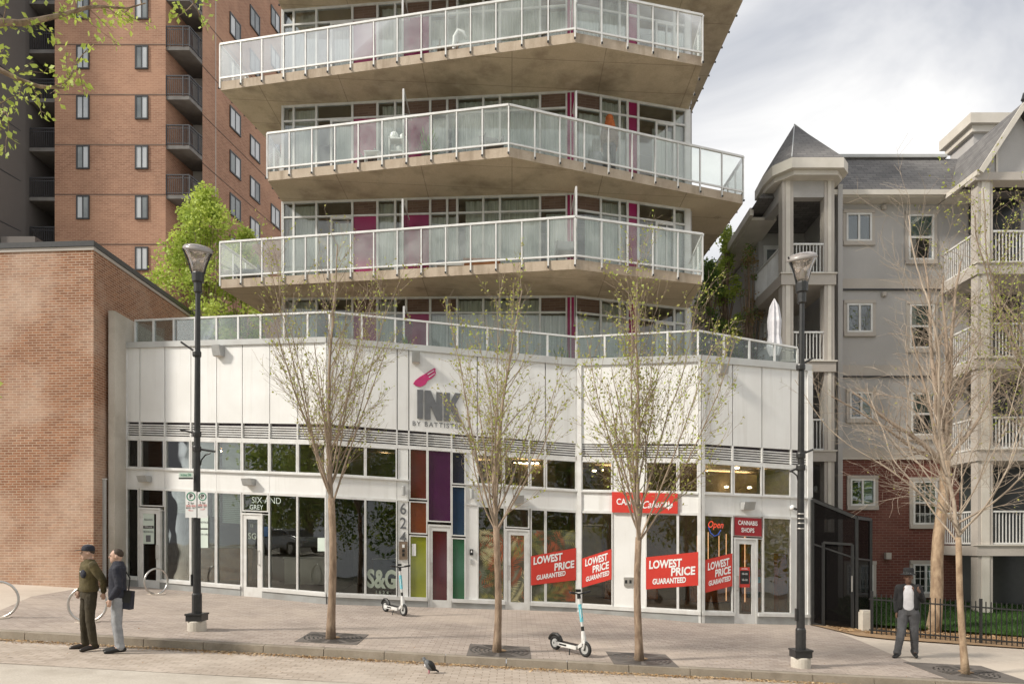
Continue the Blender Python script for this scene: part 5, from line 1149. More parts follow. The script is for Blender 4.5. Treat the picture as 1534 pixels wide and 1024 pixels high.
def street_tree(label, gx, gy, fork_y, top_y, w_px, seed, nl, lsize, lden, mats, trunk_r=.075, lean=0, P=VASE, twig='twig', bark='bark', group='young street trees along the kerb', spread=(.22, .72), nlimb=11, taper=.5):
    g = G(gx, gy); r_ = random.Random(seed); t = thing('street_tree', label, 'tree', (g.x, g.y, g.z), group=group)
    fk = (gy - fork_y) / F * g.y; H = (gy - top_y) / F * g.y; W = w_px / F * g.y / 2
    P = dict(P); P['lden'] = lden
    base = Vector((g.x, g.y, g.z - .05)); m = MB(); tw = MB(); lv = []
    pts = []; rr = []
    for i in range(9):
        k = i / 8; pts.append(base + Vector((lean * k + .02 * math.sin(5 * k + seed), .02 * math.cos(4 * k + seed), fk * k))); rr.append(trunk_r * (1.35 if i == 0 else 1.1 if i == 1 else 1 - .18 * k))
    m.tube(pts, rr, 10, cap=True)
    top = pts[-1]; m.build('trunk', bark, t, smooth=True)
    # leader
    ml = MB()
    grow(ml, lv, top - Vector((0, 0, .05)), (lean * .15, 0, 1), (H - fk) * .95, trunk_r * .62, 1, r_, dict(P, up=(.1, .12, .06, .03)))
    for i in range(nlimb):
        a = 2 * math.pi * (i * .618 + r_.random() * .12); tilt = r_.uniform(*spread); L = (H - fk) * r_.uniform(.55, .92) * (1.08 - .35 * tilt)
        st = top + Vector((0, 0, r_.uniform(-.22, .45)))
        # fit width
        dx = math.sin(tilt); grow(ml, lv, st, (math.cos(a) * dx * W / 1.3, math.sin(a) * dx * W / 1.3 * .85, math.cos(tilt)), L, trunk_r * r_.uniform(.20, .36), 1, r_, P)
    ml.build('branches', twig, t, smooth=True, uv=False)
    lm = MB(); lv = [l for l in lv if l[0].z > top.z + .1]; leaves(lm, lv, r_, lsize, mats); 
    if lv: lm.build('crown', None, t, uv=False)
    return t, len(lv)
print(street_tree('bare branched street tree with few buds in front of the dark shop windows at left', 497, 957, 742, 330, 235, 11, 0, .05, .5, ('bud', 'bud_bright'), .075)[1])
print(street_tree('street tree with sparse yellow buds in front of the red banner and leaf print door', 745, 977, 785, 392, 190, 12, 0, .055, .62, ('bud', 'bud_bright'), .07)[1])
print(street_tree('street tree with the most green buds in front of the red cabana shop sign', 956, 989, 800, 345, 195, 27, 0, .055, .68, ('bud', 'bud_bright'), .07)[1])
WIDE = dict(VASE, jit=(.06, .07, .11, .14), up=(.03, .02, .0, -.01), kids=(0, 4.2, 5.5, 0), ang=((.5, .9), (.45, .9), (.45, 1.0), (.4, .9)))
street_tree('slender bare tree standing in the right hand tree grate', 1445, 1009, 800, 275, 330, 34, 0, .04, .03, ('bud', 'bud'), .062, lean=-.12, P=WIDE, twig='twig_pale', bark='bark_pale', spread=(.35, 1.0), nlimb=12)
# bigger tree behind the fence
def big_bare(label, gx, gy, fy, top_y, w_px, seed, tr, limbs, twig, bark, P, Yadd=0, mats=None, lden=.0, lsize=.06):
    g = G(gx, gy); r_ = random.Random(seed); g.z = zp(g.x, g.y); t = thing('bare_tree', label, 'tree', (g.x, g.y, g.z)); m = MB(); lv = []
    fk = Vector(((fy[0] - CX) / F * g.y, g.y, zat(fy[1], g.y))); pts = [Vector((g.x, g.y, g.z - .1)).lerp(fk, i / 7) + Vector((.04 * math.sin(i * 1.3), 0, 0)) * (i % 7 > 0) for i in range(8)]
    m.tube(pts, [tr * (1.25 if i == 0 else 1 - .035 * i) for i in range(8)], 10); m.build('trunk', bark, t, smooth=True)
    ml = MB(); P = dict(P, lden=lden)
    for (x, y, dy, r0) in limbs:
        tgt = Vector(((x - CX) / F * (g.y + dy), g.y + dy, zat(y, g.y + dy))); d = tgt - fk; grow(ml, lv, fk - Vector((0, 0, .1)), d, d.length, tr * r0, 1, r_, dict(P, jit=(.03, .055, .1, .14), up=(0, .0, 0, 0)))
    ml.build('branches', twig, t, smooth=True, uv=False)
    if lv and mats: lm = MB(); leaves(lm, lv, r_, lsize, mats); lm.build('crown', None, t, uv=False)
    return t
BIG = dict(VASE, step=(.3, .2, .16), kids=(0, 3.8, 4.6, 0), ang=((.5, .9), (.4, .95), (.4, 1.0), (.4, .9)), len=(.4, .36, .38, .4), thin=.36)
big_bare('large pale trunked bare tree behind the iron fence by the brick wall', 1397, 947, (1416, 690), 290, 300, 5, .16,
         [(1300, 560, -.5, .5), (1225, 610, -.3, .34), (1360, 420, .3, .5), (1440, 380, 0, .55), (1475, 330, -.4, .5), (1405, 480, -.7, .4), (1330, 500, .5, .35), (1500, 560, -.4, .4), (1470, 620, .3, .3)], 'twig', 'bark_pale', BIG)
# foliage trees
def leafy(label, x, y, z0, ztop, rad, seed, nleaf, size, mats, cat='tree', name='leafy_tree', crown_lo=.35, group=None, sy=1.0, clump=.33, nclump=60, squash=1.0):
    r_ = random.Random(seed); t = thing(name, label, cat, (x, y, z0), group=group); m = MB(); H = ztop - z0
    m.tube([(x, y, z0 - .2), (x + .1, y, z0 + H * .3), (x, y + .05, z0 + H * .6), (x, y, z0 + H * .9)], [.05 * rad + .08, .05 * rad + .05, .05, .015], 8)
    cz0 = z0 + H * crown_lo; cen = []
    for i in range(nclump):
        a = r_.uniform(0, 6.283); k = r_.random(); z = cz0 + (ztop - cz0) * k; wr = rad * (math.sin(math.pi * min(1, (k * .86 + .16))) ** .6) * math.sqrt(r_.random()); c = Vector((x + math.cos(a) * wr, y + math.sin(a) * wr * sy, z)); cen.append(c)
        b = Vector((x, y, z0 + (z - z0) * .62)); m.tube([b, b.lerp(c, .5) + Vector((0, 0, .1)), c], [.035, .02, .006], 4, cap=False)
    m.build('trunk', 'bark', t, smooth=True, uv=False)
    lm = MB(); per = nleaf // nclump; cr_ = rad * clump
    for c in cen:
        cs = cr_ * r_.uniform(.6, 1.25); mm = mats[0] if r_.random() < .5 else mats[-1]
        for k in range(per):
            v = Vector((r_.gauss(0, 1), r_.gauss(0, 1), r_.gauss(0, 1) * squash)).normalized() * (cs * r_.random() ** .45); p = c + v
            a = Vector((r_.gauss(0, 1), r_.gauss(0, 1), r_.gauss(0, .7) + .3)).normalized(); s = size * r_.uniform(.6, 1.3); b = a.cross(Vector((r_.gauss(0, 1), r_.gauss(0, 1), r_.gauss(0, 1)))).normalized() * s * .36
            lm.use(mm if r_.random() < .8 else mats[r_.randrange(len(mats))]); lm.add([p, p + a * s * .5 + b, p + a * s, p + a * s * .5 - b], [(0, 1, 2, 3)])
    lm.build('crown', None, t, uv=False); return t
X_ = (308 - CX) / F * 26.5
leafy('bright fresh green leafy tree rising behind the terrace beside the brick tower', X_, 26.5, .3, zat(292, 26.5), 1.95, 3, 19000, .12, ('leaf_bright', 'bud_bright', 'leaf_bright'), crown_lo=.38, nclump=95, clump=.26)
leafy('low bright green tree filling the gap under the lowest left balcony', (366 - CX) / F * 27.5, 27.5, .3, zat(345, 27.5), 1.3, 8, 8000, .12, ('leaf_bright', 'leaf_bright'), crown_lo=.4, nclump=55, clump=.3)
leafy('tall green bush growing from the terrace between the tower and the stucco building', (1062 - CX) / F * 25.6, 25.6, 5.6, zat(392, 25.6), .62, 4, 6500, .09, ('leaf_mid', 'leaf_bright', 'leaf_mid'), crown_lo=.05, nclump=70, clump=.42)
leafy('taller pale green slender tree on the terrace left of the stucco side wall', (1088 - CX) / F * 26, 26, 5.6, zat(346, 26), .5, 5, 6500, .09, ('leaf_bright', 'leaf_mid', 'leaf_bright'), crown_lo=.05, nclump=75, clump=.45)
leafy('brownish half bare tree beside the stucco side wall behind the terrace', (1122 - CX) / F * 24.3, 24.3, -.3, zat(372, 24.3), .6, 14, 3600, .07, ('leaf_brown', 'leaf_brown', 'leaf_mid'), crown_lo=.42, nclump=80, clump=.35)
# yellow green tree at the right edge
gr = px2(1575, 960, 19.6); big_bare('tree with fresh yellow green sprigs in front of the right hand balconies', 1590, 948, (1580, 700), 200, 100, 9, .10,
    [(1500, 270, .2, .45), (1530, 300, -.2, .5), (1490, 400, .3, .4), (1520, 480, -.4, .4), (1480, 560, 0, .4), (1545, 250, .3, .4), (1560, 350, 0, .4), (1500, 330, -.3, .35)], 'twig', 'bark', dict(BIG, leaf_lvl=2), mats=('bud_bright', 'bud'), lden=.42, lsize=.075)
# near tree at the upper left, trunk outside the picture
nt_ = thing('overhanging_tree', 'near tree reaching fresh green leafy branches in from the upper left', 'tree', (-6.6, 7.2, -.3)); m = MB(); r_ = random.Random(21)
m.tube([(-6.6, 7.2, -.5), (-6.55, 7.2, 1.5), (-6.6, 7.25, 3.5), (-6.7, 7.2, 5.5), (-6.7, 7.2, 8)], [.2, .16, .14, .11, .05], 10); m.build('trunk', 'bark', nt_, smooth=True)
NP = dict(VASE, step=(.2, .14, .10), jit=(.03, .04, .10, .14), up=(0, .0, .0, -.02), kids=(0, 4.5, 5.5, 0), ang=((.5, .9), (.5, 1.0), (.5, 1.1), (.4, .9)), len=(.35, .22, .4, .4), thin=.42, leaf_lvl=2, lpn=3, lden=.75)
ml = MB(); lv = []
def limb(pxs, Y0, Y1, r0, r1):
    P_ = [px2(x, y, Y0 + (Y1 - Y0) * i / (len(pxs) - 1)) for i, (x, y) in enumerate(pxs)]; n = len(P_); ml.tube(P_, [r0 + (r1 - r0) * i / (n - 1) for i in range(n)], 7, cap=False)
    for i in range(n - 1):
        dd = (P_[i + 1] - P_[i]); k = max(2, int(dd.length * 5.5))
        for j in range(k):
            b = P_[i].lerp(P_[i + 1], (j + r_.random()) / k); ax = Vector((r_.gauss(0, .7), r_.gauss(0, .7), r_.gauss(0, 1) - .25)).normalized()
            if b.x / b.y * F + CX > -60: grow(ml, lv, b, dd.normalized() * .7 + ax, r_.uniform(.2, .42), .007, 2, r_, NP)
limb([(-130, 120), (-60, 60), (0, 33), (30, 35), (60, 30), (95, 22), (130, 12), (150, 10), (190, 13), (218, 5)], 7.3, 8.0, .045, .006)
limb([(-140, 160), (-60, 90), (0, 105), (30, 120), (60, 130), (95, 132), (110, 105), (118, 88)], 7.2, 7.6, .035, .005)
limb([(-140, 170), (-70, 150), (-20, 155), (10, 170), (14, 180)], 7.2, 7.0, .02, .004); limb([(-140, 60), (-40, -40), (120, -40), (240, -30), (285, -8), (300, 25)], 7.2, 8.2, .03, .004)
limb([(-90, 620), (-30, 600), (2, 590)], 7.2, 7.3, .01, .003)
for x, y in ((-130, 120), (-140, 160)): pass
ml.tube([(-6.65, 7.2, 4.6), px2(-130, 120, 7.3)], [.09, .045], 7, cap=False); ml.tube([(-6.62, 7.2, 4.2), px2(-140, 160, 7.2)], [.08, .035], 7, cap=False); ml.tube([(-6.6, 7.2, 1.8), px2(-90, 620, 7.2)], [.03, .01], 6, cap=False)
ml.tube([(-6.7, 7.2, 5.2), px2(-140, 60, 7.2)], [.06, .03], 7, cap=False)
ml.build('branches', 'bark', nt_, smooth=True, uv=False)
lm = MB(); leaves(lm, lv, r_, .062, ('leaf_bright', 'bud_bright'), droop=.6, spread=.03); lm.build('crown', None, nt_, uv=False)
print('near leaves', len(lv))
# trees and parked cars across the street, behind the viewpoint (they show in the shop glass)
for i, (x, y, h, rd) in enumerate([(-38, -9, 11, 5), (-30, -12, 13, 5.5), (-22, -10, 12, 5), (-14, -13, 14, 5.5), (-5, -11, 12, 5), (4, -12, 13, 5.5), (13, -10, 12, 5), (22, -12, 13, 5), (31, -10, 12, 5)]):
    leafy('broad leafy spring tree in the row across the street behind the parked cars', x, y, -.4 - .05 * x, h - .05 * x, rd, 40 + i, 11000, .30, ('leaf_bright', 'bud', 'leaf_mid'), crown_lo=.16, nclump=110, clump=.34, group='trees across the street')
# ---------------- lamp posts ----------------
def lamp_post(gx, gy, ytop, side, label):
    g = G(gx, gy - 4); t = thing('street_lamp', label, 'street lamp', (g.x, g.y, g.z), group='black street lamps along the kerb')
    s = g.y / F; H = (gy - ytop) * s; c = Vector((g.x, g.y, g.z))
    m = MB(); m.lathe(c - Vector((0, 0, .1)), [(.165, 0), (.17, .1), (.17, .27), (.155, .29)], 20); m.build('concrete_base', 'fin', t, smooth=False)
    m = MB(); z = .19; m.prism([(c.x - .15, c.y - .15), (c.x + .15, c.y - .15), (c.x + .15, c.y + .15), (c.x - .15, c.y + .15)], c.z + z, c.z + z + .11); m.prism([(c.x - .165, c.y - .165), (c.x + .165, c.y - .165), (c.x + .165, c.y + .165), (c.x - .165, c.y + .165)], c.z + z + .11, c.z + z + .14); m.build('base_cover', 'black_metal', t)
    hz = H - .95; m = MB(); m.tube([c + Vector((0, 0, .32)), c + Vector((.0, 0, hz * .45)), c + Vector((.02, 0, hz))], [.075, .062, .045], 14)
    m.lathe(c + Vector((0, 0, .33)), [(.09, 0), (.09, .35), (.078, .38)], 14); m.build('pole', 'black_metal', t, smooth=False)
    m = MB(); m.box(c + Vector((-.085, -.01, .95)), (.03, .07, .22)); m.build('hatch_cover', 'black_metal', t)
    top = c + Vector((.02, 0, hz)); m = MB(); m.lathe(top, [(.055, -.02), (.075, 0), (.075, .17), (.105, .19), (.11, .34), (.095, .40)], 16); m.build('collar', 'black_metal', t)
    q = Matrix.Rotation(R(14 * side), 3, 'Y') @ Matrix.Rotation(R(22), 3, 'X')
    lens = MB(); prof = [(.105, .36), (.125, .46), (.165, .60), (.22, .72), (.245, .79), (.235, .80), (.21, .72), (.15, .59), (.11, .46), (.09, .38)]
    lens.lathe(top, prof[:5] + [(.24, .80)], 20); L_ = lens.build('lens', 'lamp_lens', t, smooth=True)
    m = MB(); M4 = Matrix.Rotation(R(10 * side), 3, 'Y') @ Matrix.Rotation(R(16), 3, 'X'); m.lathe(top + Vector((0, 0, .80)), [(.265, -.03), (.27, 0), (.235, .05), (.15, .085), (.01, .1)], 22, M4=M4); m.build('lamp_cap', 'lamp_cap', t, smooth=True)
    m = MB(); m.lathe(top, [(.05, .38), (.05, .52), (.03, .6)], 10); m.build('bulb', 'trim_cream', t)
    for a in (0.2, math.pi + .2):
        m = MB(); dx, dy = math.cos(a), math.sin(a); m.tube([top + Vector((dx * r, dy * r, z)) for r, z in ((.11, .34), (.15, .5), (.2, .64), (.25, .76), (.27, .80))], .014, 6); m.build('lens_arm', 'black_metal', t)
    return t, c, s, H
M['lamp_cap'] = mat('lamp_cap', (.34, .31, .30), .3, (.28, .26, .25), 3)
l1, c1_, s1, H1 = lamp_post(295, 948, 366, 1, 'black street lamp with green parking signs at the left of the shop front')
l2, c2_, s2, H2 = lamp_post(1199.5, 1003, 378, -1, 'black street lamp without signs at the right end of the shop front')
def arm(t, c, s, gx, gy, pts, r=.018, curl=None):
    m = MB(); P = [c + Vector(((x - gx) * s, -.0, (gy - y) * s)) for x, y in pts]; m.tube(P, [r] * len(P), 8)
    m.lathe(P[0] - Vector((P[0].x - c.x, 0, .05)), [(.075, 0), (.08, .02), (.08, .08), (.075, .1)], 12)
    if curl: m.tube([c + Vector(((x - gx) * s, 0, (gy - y) * s)) for x, y in curl], .013, 6)
    m.build('banner_arm', 'black_metal', t)
arm(l1, c1_, s1, 295, 944, [(297, 530), (271, 512)]); arm(l1, c1_, s1, 295, 944, [(297, 650), (270, 643)])
arm(l1, c1_, s1, 295, 944, [(297, 672), (322, 676)], .02, [(300, 697), (302, 688), (308, 681), (316, 678)])
arm(l2, c2_, s2, 1199.5, 999, [(1193, 550), (1218, 536)]); arm(l2, c2_, s2, 1199.5, 999, [(1195, 682), (1218, 673)])
arm(l2, c2_, s2, 1199.5, 999, [(1197, 700), (1183, 706)], .018, [(1196, 722), (1194, 712), (1188, 707), (1184, 705)])
for y in (770, 777, 784, 792): m = MB(); m.lathe(c2_ + Vector((0, 0, (999 - y) * s2)), [(.066, 0), (.068, .01), (.066, .02)], 12); m.build('steel_band', 'steel', l2)
def psign(x0, y0, x1, y1, label, arrow):
    c = c1_; gy = 944; X0, X1 = c.x + (x0 - 295) * s1, c.x + (x1 - 295) * s1; Z0, Z1 = c.z + (gy - y1) * s1, c.z + (gy - y0) * s1; Y = c.y - .09
    o = thing('parking_sign', label, 'sign', ((X0 + X1) / 2, Y, (Z0 + Z1) / 2)); m = MB(); m.prism([(X0, Y - .004), (X1, Y - .004), (X1, Y), (X0, Y)], Z0, Z1); m.build('plate', 'white', o)
    cx_, cz = (X0 + X1) / 2, Z1 - (X1 - X0) * .46; m = MB(); ro, ri = (X1 - X0) * .40, (X1 - X0) * .31; n = 28; vs = []
    for i in range(n): a = 2 * math.pi * i / n; vs += [(cx_ + ro * math.cos(a), Y - .007, cz + ro * math.sin(a)), (cx_ + ri * math.cos(a), Y - .007, cz + ri * math.sin(a))]
    m.add(vs, [(2 * i, 2 * ((i + 1) % n), 2 * ((i + 1) % n) + 1, 2 * i + 1) for i in range(n)]); m.build('ring', 'green_sign', o)
    def tx(s_, z, h, mt, b=.01): m = MB(); text_mb(m, s_, (cx_, Y - .006, z), (1, 0, 0), (0, 0, 1), h, bold=b, depth=.002, maxw=(X1 - X0) * .86); m.build('lettering', mt, o)
    w_ = X1 - X0; tx('P', cz, w_ * .58, 'black', .03); tx('2 hr', cz - w_ * .62, .07, 'black'); tx('09:00-18:00', cz - w_ * .86, .05, 'sign_red'); tx('MON - SAT', cz - w_ * 1.04, .045, 'black'); tx(arrow, cz - w_ * 1.25, .06, 'sign_red', .02)
    m = MB(); m.bar((c.x - .05, c.y - .06, cz), ((X0 + X1) / 2, Y, cz), .03, .03); m.build('bracket', 'steel', o); return o
psign(281, 736, 297.5, 775, 'left one of two white parking signs with green P ring on the lamp post', '<---'); psign(299, 737, 314, 775.5, 'right one of two white parking signs with green P ring on the lamp post', '--->')
o = thing('street_name_sign', 'small pale green street sign with a black strip on the left lamp post', 'sign', (c1_.x - .2, c1_.y, c1_.z + 230 * s1)); X0, X1 = c1_.x - 24 * s1, c1_.x - 3 * s1; z0 = c1_.z + (944 - 717) * s1
m = MB(); m.prism([(X0, c1_.y - .09), (X1, c1_.y - .09), (X1, c1_.y - .08), (X0, c1_.y - .08)], z0 + .02, z0 + 9 * s1); m.build('plate', 'blind', o); m = MB(); m.prism([(X0, c1_.y - .092), (X1, c1_.y - .092), (X1, c1_.y - .08), (X0, c1_.y - .08)], z0 - .01, z0 + .018); m.build('strip', 'black', o)
m = MB(); text_mb(m, '14 Ave SW', ((X0 + X1) / 2, c1_.y - .095, z0 + 5.2 * s1), (1, 0, 0), (0, 0, 1), .085, bold=.015, depth=.002, maxw=.2); m.build('lettering', 'green_sign', o)
# ---------------- bicycle ring racks ----------------
def ring(cx_, cy_, r_, gy, yaw, label):
    g = G(cx_, gy); s = g.y / F; rr = r_ * s; m = MB(); pts = []; c = Vector((g.x, g.y, g.z + rr * 1.02)); d = Vector((math.cos(yaw), math.sin(yaw), 0))
    for i in range(29): a = -math.pi / 2 + .22 + (2 * math.pi - .44) * i / 28; pts.append(c + d * rr * math.cos(a) + Vector((0, 0, rr * math.sin(a))))
    pts = [Vector((pts[0].x, pts[0].y, g.z - .02))] + pts + [Vector((pts[-1].x, pts[-1].y, g.z - .02))]
    o = thing('bike_rack', label, 'bike rack', (g.x, g.y, g.z), group='steel ring bike racks'); m.tube(pts, .024, 8); m.build('ring', 'steel', o, smooth=True)
    m = MB(); m.lathe((g.x, g.y, g.z), [(.22, -.01), (.22, .012), (.01, .014)], 18); m.build('footing', 'sidewalk', o)
ring(-3, 897, 27, 925, .25, 'steel ring bike rack cut by the left edge of the picture'); ring(131, 905, 26, 931, .25, 'steel ring bike rack just behind the man in the olive jacket'); ring(234, 872, 19, 889.5, 1.05, 'steel ring bike rack in front of the leftmost shop door')
# ---------------- tree grates ----------------
def grate(x, y, label, size=1.12):
    g = G(x, y); o = thing('tree_grate', label, 'tree grate', (g.x, g.y, g.z), group='cast iron tree grates'); h = size / 2
    P = lambda X, Y, d: (g.x + X, g.y + Y, zp(g.x + X, g.y + Y) + d)
    m = MB(); m.hexa([P(-h, -h, -.02), P(h, -h, -.02), P(h, h, -.02), P(-h, h, -.02)], [P(-h, -h, .012), P(h, -h, .012), P(h, h, .012), P(-h, h, .012)]); m.build('frame', 'grate', o)
    m = MB()
    for r0 in (.19, .27, .35, .43, .51):
        n = 40
        for i in range(n):
            if i % 5 == 4: continue
            a, b = 2 * math.pi * i / n, 2 * math.pi * (i + 1) / n; w_ = .022
            m.quad(P(r0 * math.cos(a), r0 * math.sin(a), .017), P((r0 + w_) * math.cos(a), (r0 + w_) * math.sin(a), .017), P((r0 + w_) * math.cos(b), (r0 + w_) * math.sin(b), .017), P(r0 * math.cos(b), r0 * math.sin(b), .017))
    m.build('ring_pattern', 'black_metal', o)
    m = MB(); n = 20; m.add([P(.13 * math.cos(2 * math.pi * i / n), .13 * math.sin(2 * math.pi * i / n), .022) for i in range(n)], [tuple(range(n))]); m.build('soil', 'mulch', o)
for x, y, l in ((499, 955.5, 'dark iron tree grate round the leftmost street tree'), (748, 975, 'dark iron tree grate round the middle street tree left of the scooter'), (960, 987, 'dark iron tree grate round the budding tree by the right scooter'), (1447, 1007, 'large dark iron grate round the slender bare tree at right')): grate(x, y, l, 1.12 if x < 1400 else 1.5)
# ---------------- leaf litter ----------------
def litter(n, name, label, mt, seed, fn, size):
    r_ = random.Random(seed); m = MB()
    for i in range(n):
        x, y, z = fn(r_); s = size * r_.uniform(.4, 1.2); a = r_.uniform(0, 6.28); d = Vector((math.cos(a), math.sin(a), r_.gauss(0, .2))) * s; e = Vector((-math.sin(a), math.cos(a), r_.gauss(0, .35))) * s * .5; p = Vector((x, y, z + .004 + abs(r_.gauss(0, .006))))
        m.use(mt[r_.randrange(len(mt))]); m.add([p - d, p + e, p + d, p - e], [(0, 1, 2, 3)])
    tag(m.build(name, None, uv=False), label, 'dead leaves', kind='stuff')
def gut(r_):
    x = r_.uniform(-10.5, 8.5); y = yk(x) - abs(r_.gauss(0, .11)) - .01; return x, y, zroad(x, y) + .006
litter(15000, 'leaf_litter', 'tan dead leaves and seed husks drifted along the gutter', ('litter', 'litter2', 'litter2', 'paver_road'), 3, gut, .022)
def scat(r_):
    x = r_.uniform(-10, 8.5); y = r_.uniform(10.9, 12.5) if r_.random() < .6 else yk(x) + .25 + abs(r_.gauss(0, 1.2)); return x, y, (zroad(x, y) if y < yk(x) else zpave(x, y)) + .007
litter(700, 'scattered_leaves', 'sparse small leaves scattered over the paving and lane', ('litter', 'litter2'), 5, scat, .013)
def mul(r_):
    k = r_.random(); x = 8.0 + 9 * k; y = 18.7 - (x - 9) * .16 + r_.uniform(-1.0, .55); y = min(y, 18.9 - (x - 9) * .13); return x, y, zp(x, y) + .035
litter(9000, 'wood_chips', 'loose tan wood chips along the foot of the iron fence', ('litter2', 'mulch', 'litter'), 6, mul, .03)
# ---------------- electric scooters ----------------
def scooter(gx, gy, yaw, label, sc_=1.0):
    g = G(gx, gy); t = thing('electric_scooter', label, 'scooter', (g.x, g.y, g.z), group='white and teal rental scooters'); t.scale = (1, 1, 1)
    c, s = math.cos(yaw), math.sin(yaw)
    def W(x, y, z): return Vector((g.x + (x * c - y * s) * sc_, g.y + (x * s + y * c) * sc_, g.z + z * sc_ + (x * c - y * s) * -.05 + (x * s + y * c) * .04))
    wb = .76
    for nm, x, r in (('front_wheel', wb / 2, .145), ('rear_wheel', -wb / 2, .135)):
        m = MB(); pts = [W(x + (r - .03) * math.cos(2 * math.pi * i / 24), 0, r + (r - .03) * math.sin(2 * math.pi * i / 24)) for i in range(25)]; m.tube(pts, .03 * sc_, 8, cap=False); w_ = m.build('tyre_wheel' if False else nm, 'tyre', t, smooth=True)
        m = MB(); m.tube([W(x, -.02, r), W(x, .02, r)], (r - .055) * sc_, 16); m.build('rim', 'grey_metal', w_); m = MB(); m.tube([W(x, -.035, r), W(x, .035, r)], .025 * sc_, 10); m.build('hub', 'black', w_)
    # deck
    def sbox(x0, x1, w_, z0, z1, z0b=None, z1b=None):
        z0b = z0 if z0b is None else z0b; z1b = z1 if z1b is None else z1b; return [W(x0, -w_, z0), W(x1, -w_, z0b), W(x1, w_, z0b), W(x0, w_, z0)], [W(x0, -w_, z1), W(x1, -w_, z1b), W(x1, w_, z1b), W(x0, w_, z1)]
    m = MB(); m.hexa(*sbox(-.33, .22, .08, .11, .18)); m.hexa(*sbox(.22, .33, .035, .12, .18, .19, .27)); m.build('deck', 'white_metal', t)
    m = MB(); m.hexa(*sbox(-.31, .2, .07, .181, .187)); m.build('deck_mat', 'black', t)
    m = MB(); m.hexa([W(-.2, -.083, .13), W(-.02, -.083, .13), W(-.02, -.0805, .13), W(-.2, -.0805, .13)], [W(-.2, -.083, .16), W(-.02, -.083, .16), W(-.02, -.0805, .16), W(-.2, -.0805, .16)]); m.build('deck_label', 'black', t)
    m = MB(); pts = [W(-wb / 2 + .165 * math.cos(a), 0, .135 + .165 * math.sin(a)) for a in (R(20), R(50), R(80), R(110), R(140), R(165))]; m.tube(pts, .035 * sc_, 6); m.build('mudguard', 'black', t)
    m = MB(); m.tube([W(.38, -.05, .145), W(.40, -.045, .26), W(.37, -.02, .30)], .018 * sc_, 6); m.tube([W(.38, .05, .145), W(.40, .045, .26), W(.37, .02, .30)], .018 * sc_, 6); m.build('fork', 'white_metal', t)
    st = lambda z: W(.35 - (z - .28) * .16, 0, z)
    m = MB(); m.tube([st(.24), st(.32), st(.46)], [.05 * sc_, .048 * sc_, .032 * sc_], 10); m.build('lower_stem', 'white_metal', t)
    m = MB(); m.tube([st(.46), st(.54)], .027 * sc_, 8); m.build('hinge', 'black', t)
    m = MB(); m.tube([st(.54), st(.62)], .026 * sc_, 8); m.build('stem_collar', 'white_metal', t)
    m = MB(); m.tube([st(.62), st(.93)], .032 * sc_, 10); m.build('stem_wrap', 'teal', t); m = MB(); m.tube([st(.93), st(1.03)], .025 * sc_, 8); m.build('stem', 'white_metal', t)
    m = MB(); m.tube([st(.70) + Vector((0, -.031, 0)), st(.85) + Vector((0, -.031, 0))], .006, 5); m.build('stem_stripe', 'white', t)
    m = MB(); m.tube([st(1.03), st(1.12)], .034 * sc_, 8); h = st(1.11); a = W(.25, -.24, 1.15); b = W(.25, .24, 1.15); m.tube([a, W(.26, -.1, 1.13), h, W(.26, .1, 1.13), b], .014 * sc_, 6); m.build('handlebar', 'black', t)
    for e in (a, b): m = MB(); dd = (e - h).normalized(); m.tube([e - dd * .12, e + dd * .02], .022 * sc_, 8); m.build('grip', 'black', t)
    m = MB(); m.box(st(1.17), (.09, .09, .05)); m.build('display', 'black', t); m = MB(); m.tube([W(.05, -.06, .11), W(.12, -.14, .0)], .01 * sc_, 6); m.build('kickstand', 'black', t)
scooter(854, 978, -.86, 'white and teal electric scooter parked near the kerb right of the middle tree'); scooter(591, 919, -.84, 'white and teal electric scooter parked by the dark shop windows near the entry')
# ---------------- pigeon ----------------
g = GR(643, 1008); pg = thing('pigeon', 'small dark pigeon with a pale breast standing in the parking lane', 'pigeon', (g.x, g.y, g.z)); m = MB()
m.lathe(g + Vector((0, 0, .13)), [(.01, -.11), (.04, -.085), (.06, -.03), (.062, .02), (.045, .07), (.028, .10), (.01, .12)], 12, M4=Matrix.Rotation(R(-38), 3, 'Y')); m.ball(g + Vector((-.085, 0, .235)), .028, .026, .03, 10, 8); m.tube([g + Vector((-.06, 0, .19)), g + Vector((-.085, 0, .235))], .028, 8)
m.build('body', 'letter_grey', pg, smooth=True)
m = MB(); m.lathe(g + Vector((.012, 0, .14)), [(.01, -.13), (.045, -.09), (.065, -.02), (.06, .03), (.03, .07)], 12, M4=Matrix.Rotation(R(-42), 3, 'Y')); m.hexa([g + Vector((.06, -.03, .075)), g + Vector((.15, -.03, .02)), g + Vector((.15, .03, .02)), g + Vector((.06, .03, .075))], [g + Vector((.07, -.03, .1)), g + Vector((.155, -.03, .032)), g + Vector((.155, .03, .032)), g + Vector((.07, .03, .1))]); m.build('wings', 'black', pg, smooth=True)
m = MB(); m.ball(g + Vector((-.045, 0, .14)), .035, .04, .05, 10, 8); m.build('breast', 'white_cloth', pg, smooth=True)
m = MB(); m.tube([g + Vector((-.108, 0, .235)), g + Vector((-.135, 0, .228))], [.009, .002], 6); m.build('beak', 'black', pg)
for dy in (-.02, .02): m = MB(); m.tube([g + Vector((-.005, dy, .07)), g + Vector((0, dy, .0)), g + Vector((-.03, dy, .004))], .006, 5); m.build('leg', 'pink', pg)
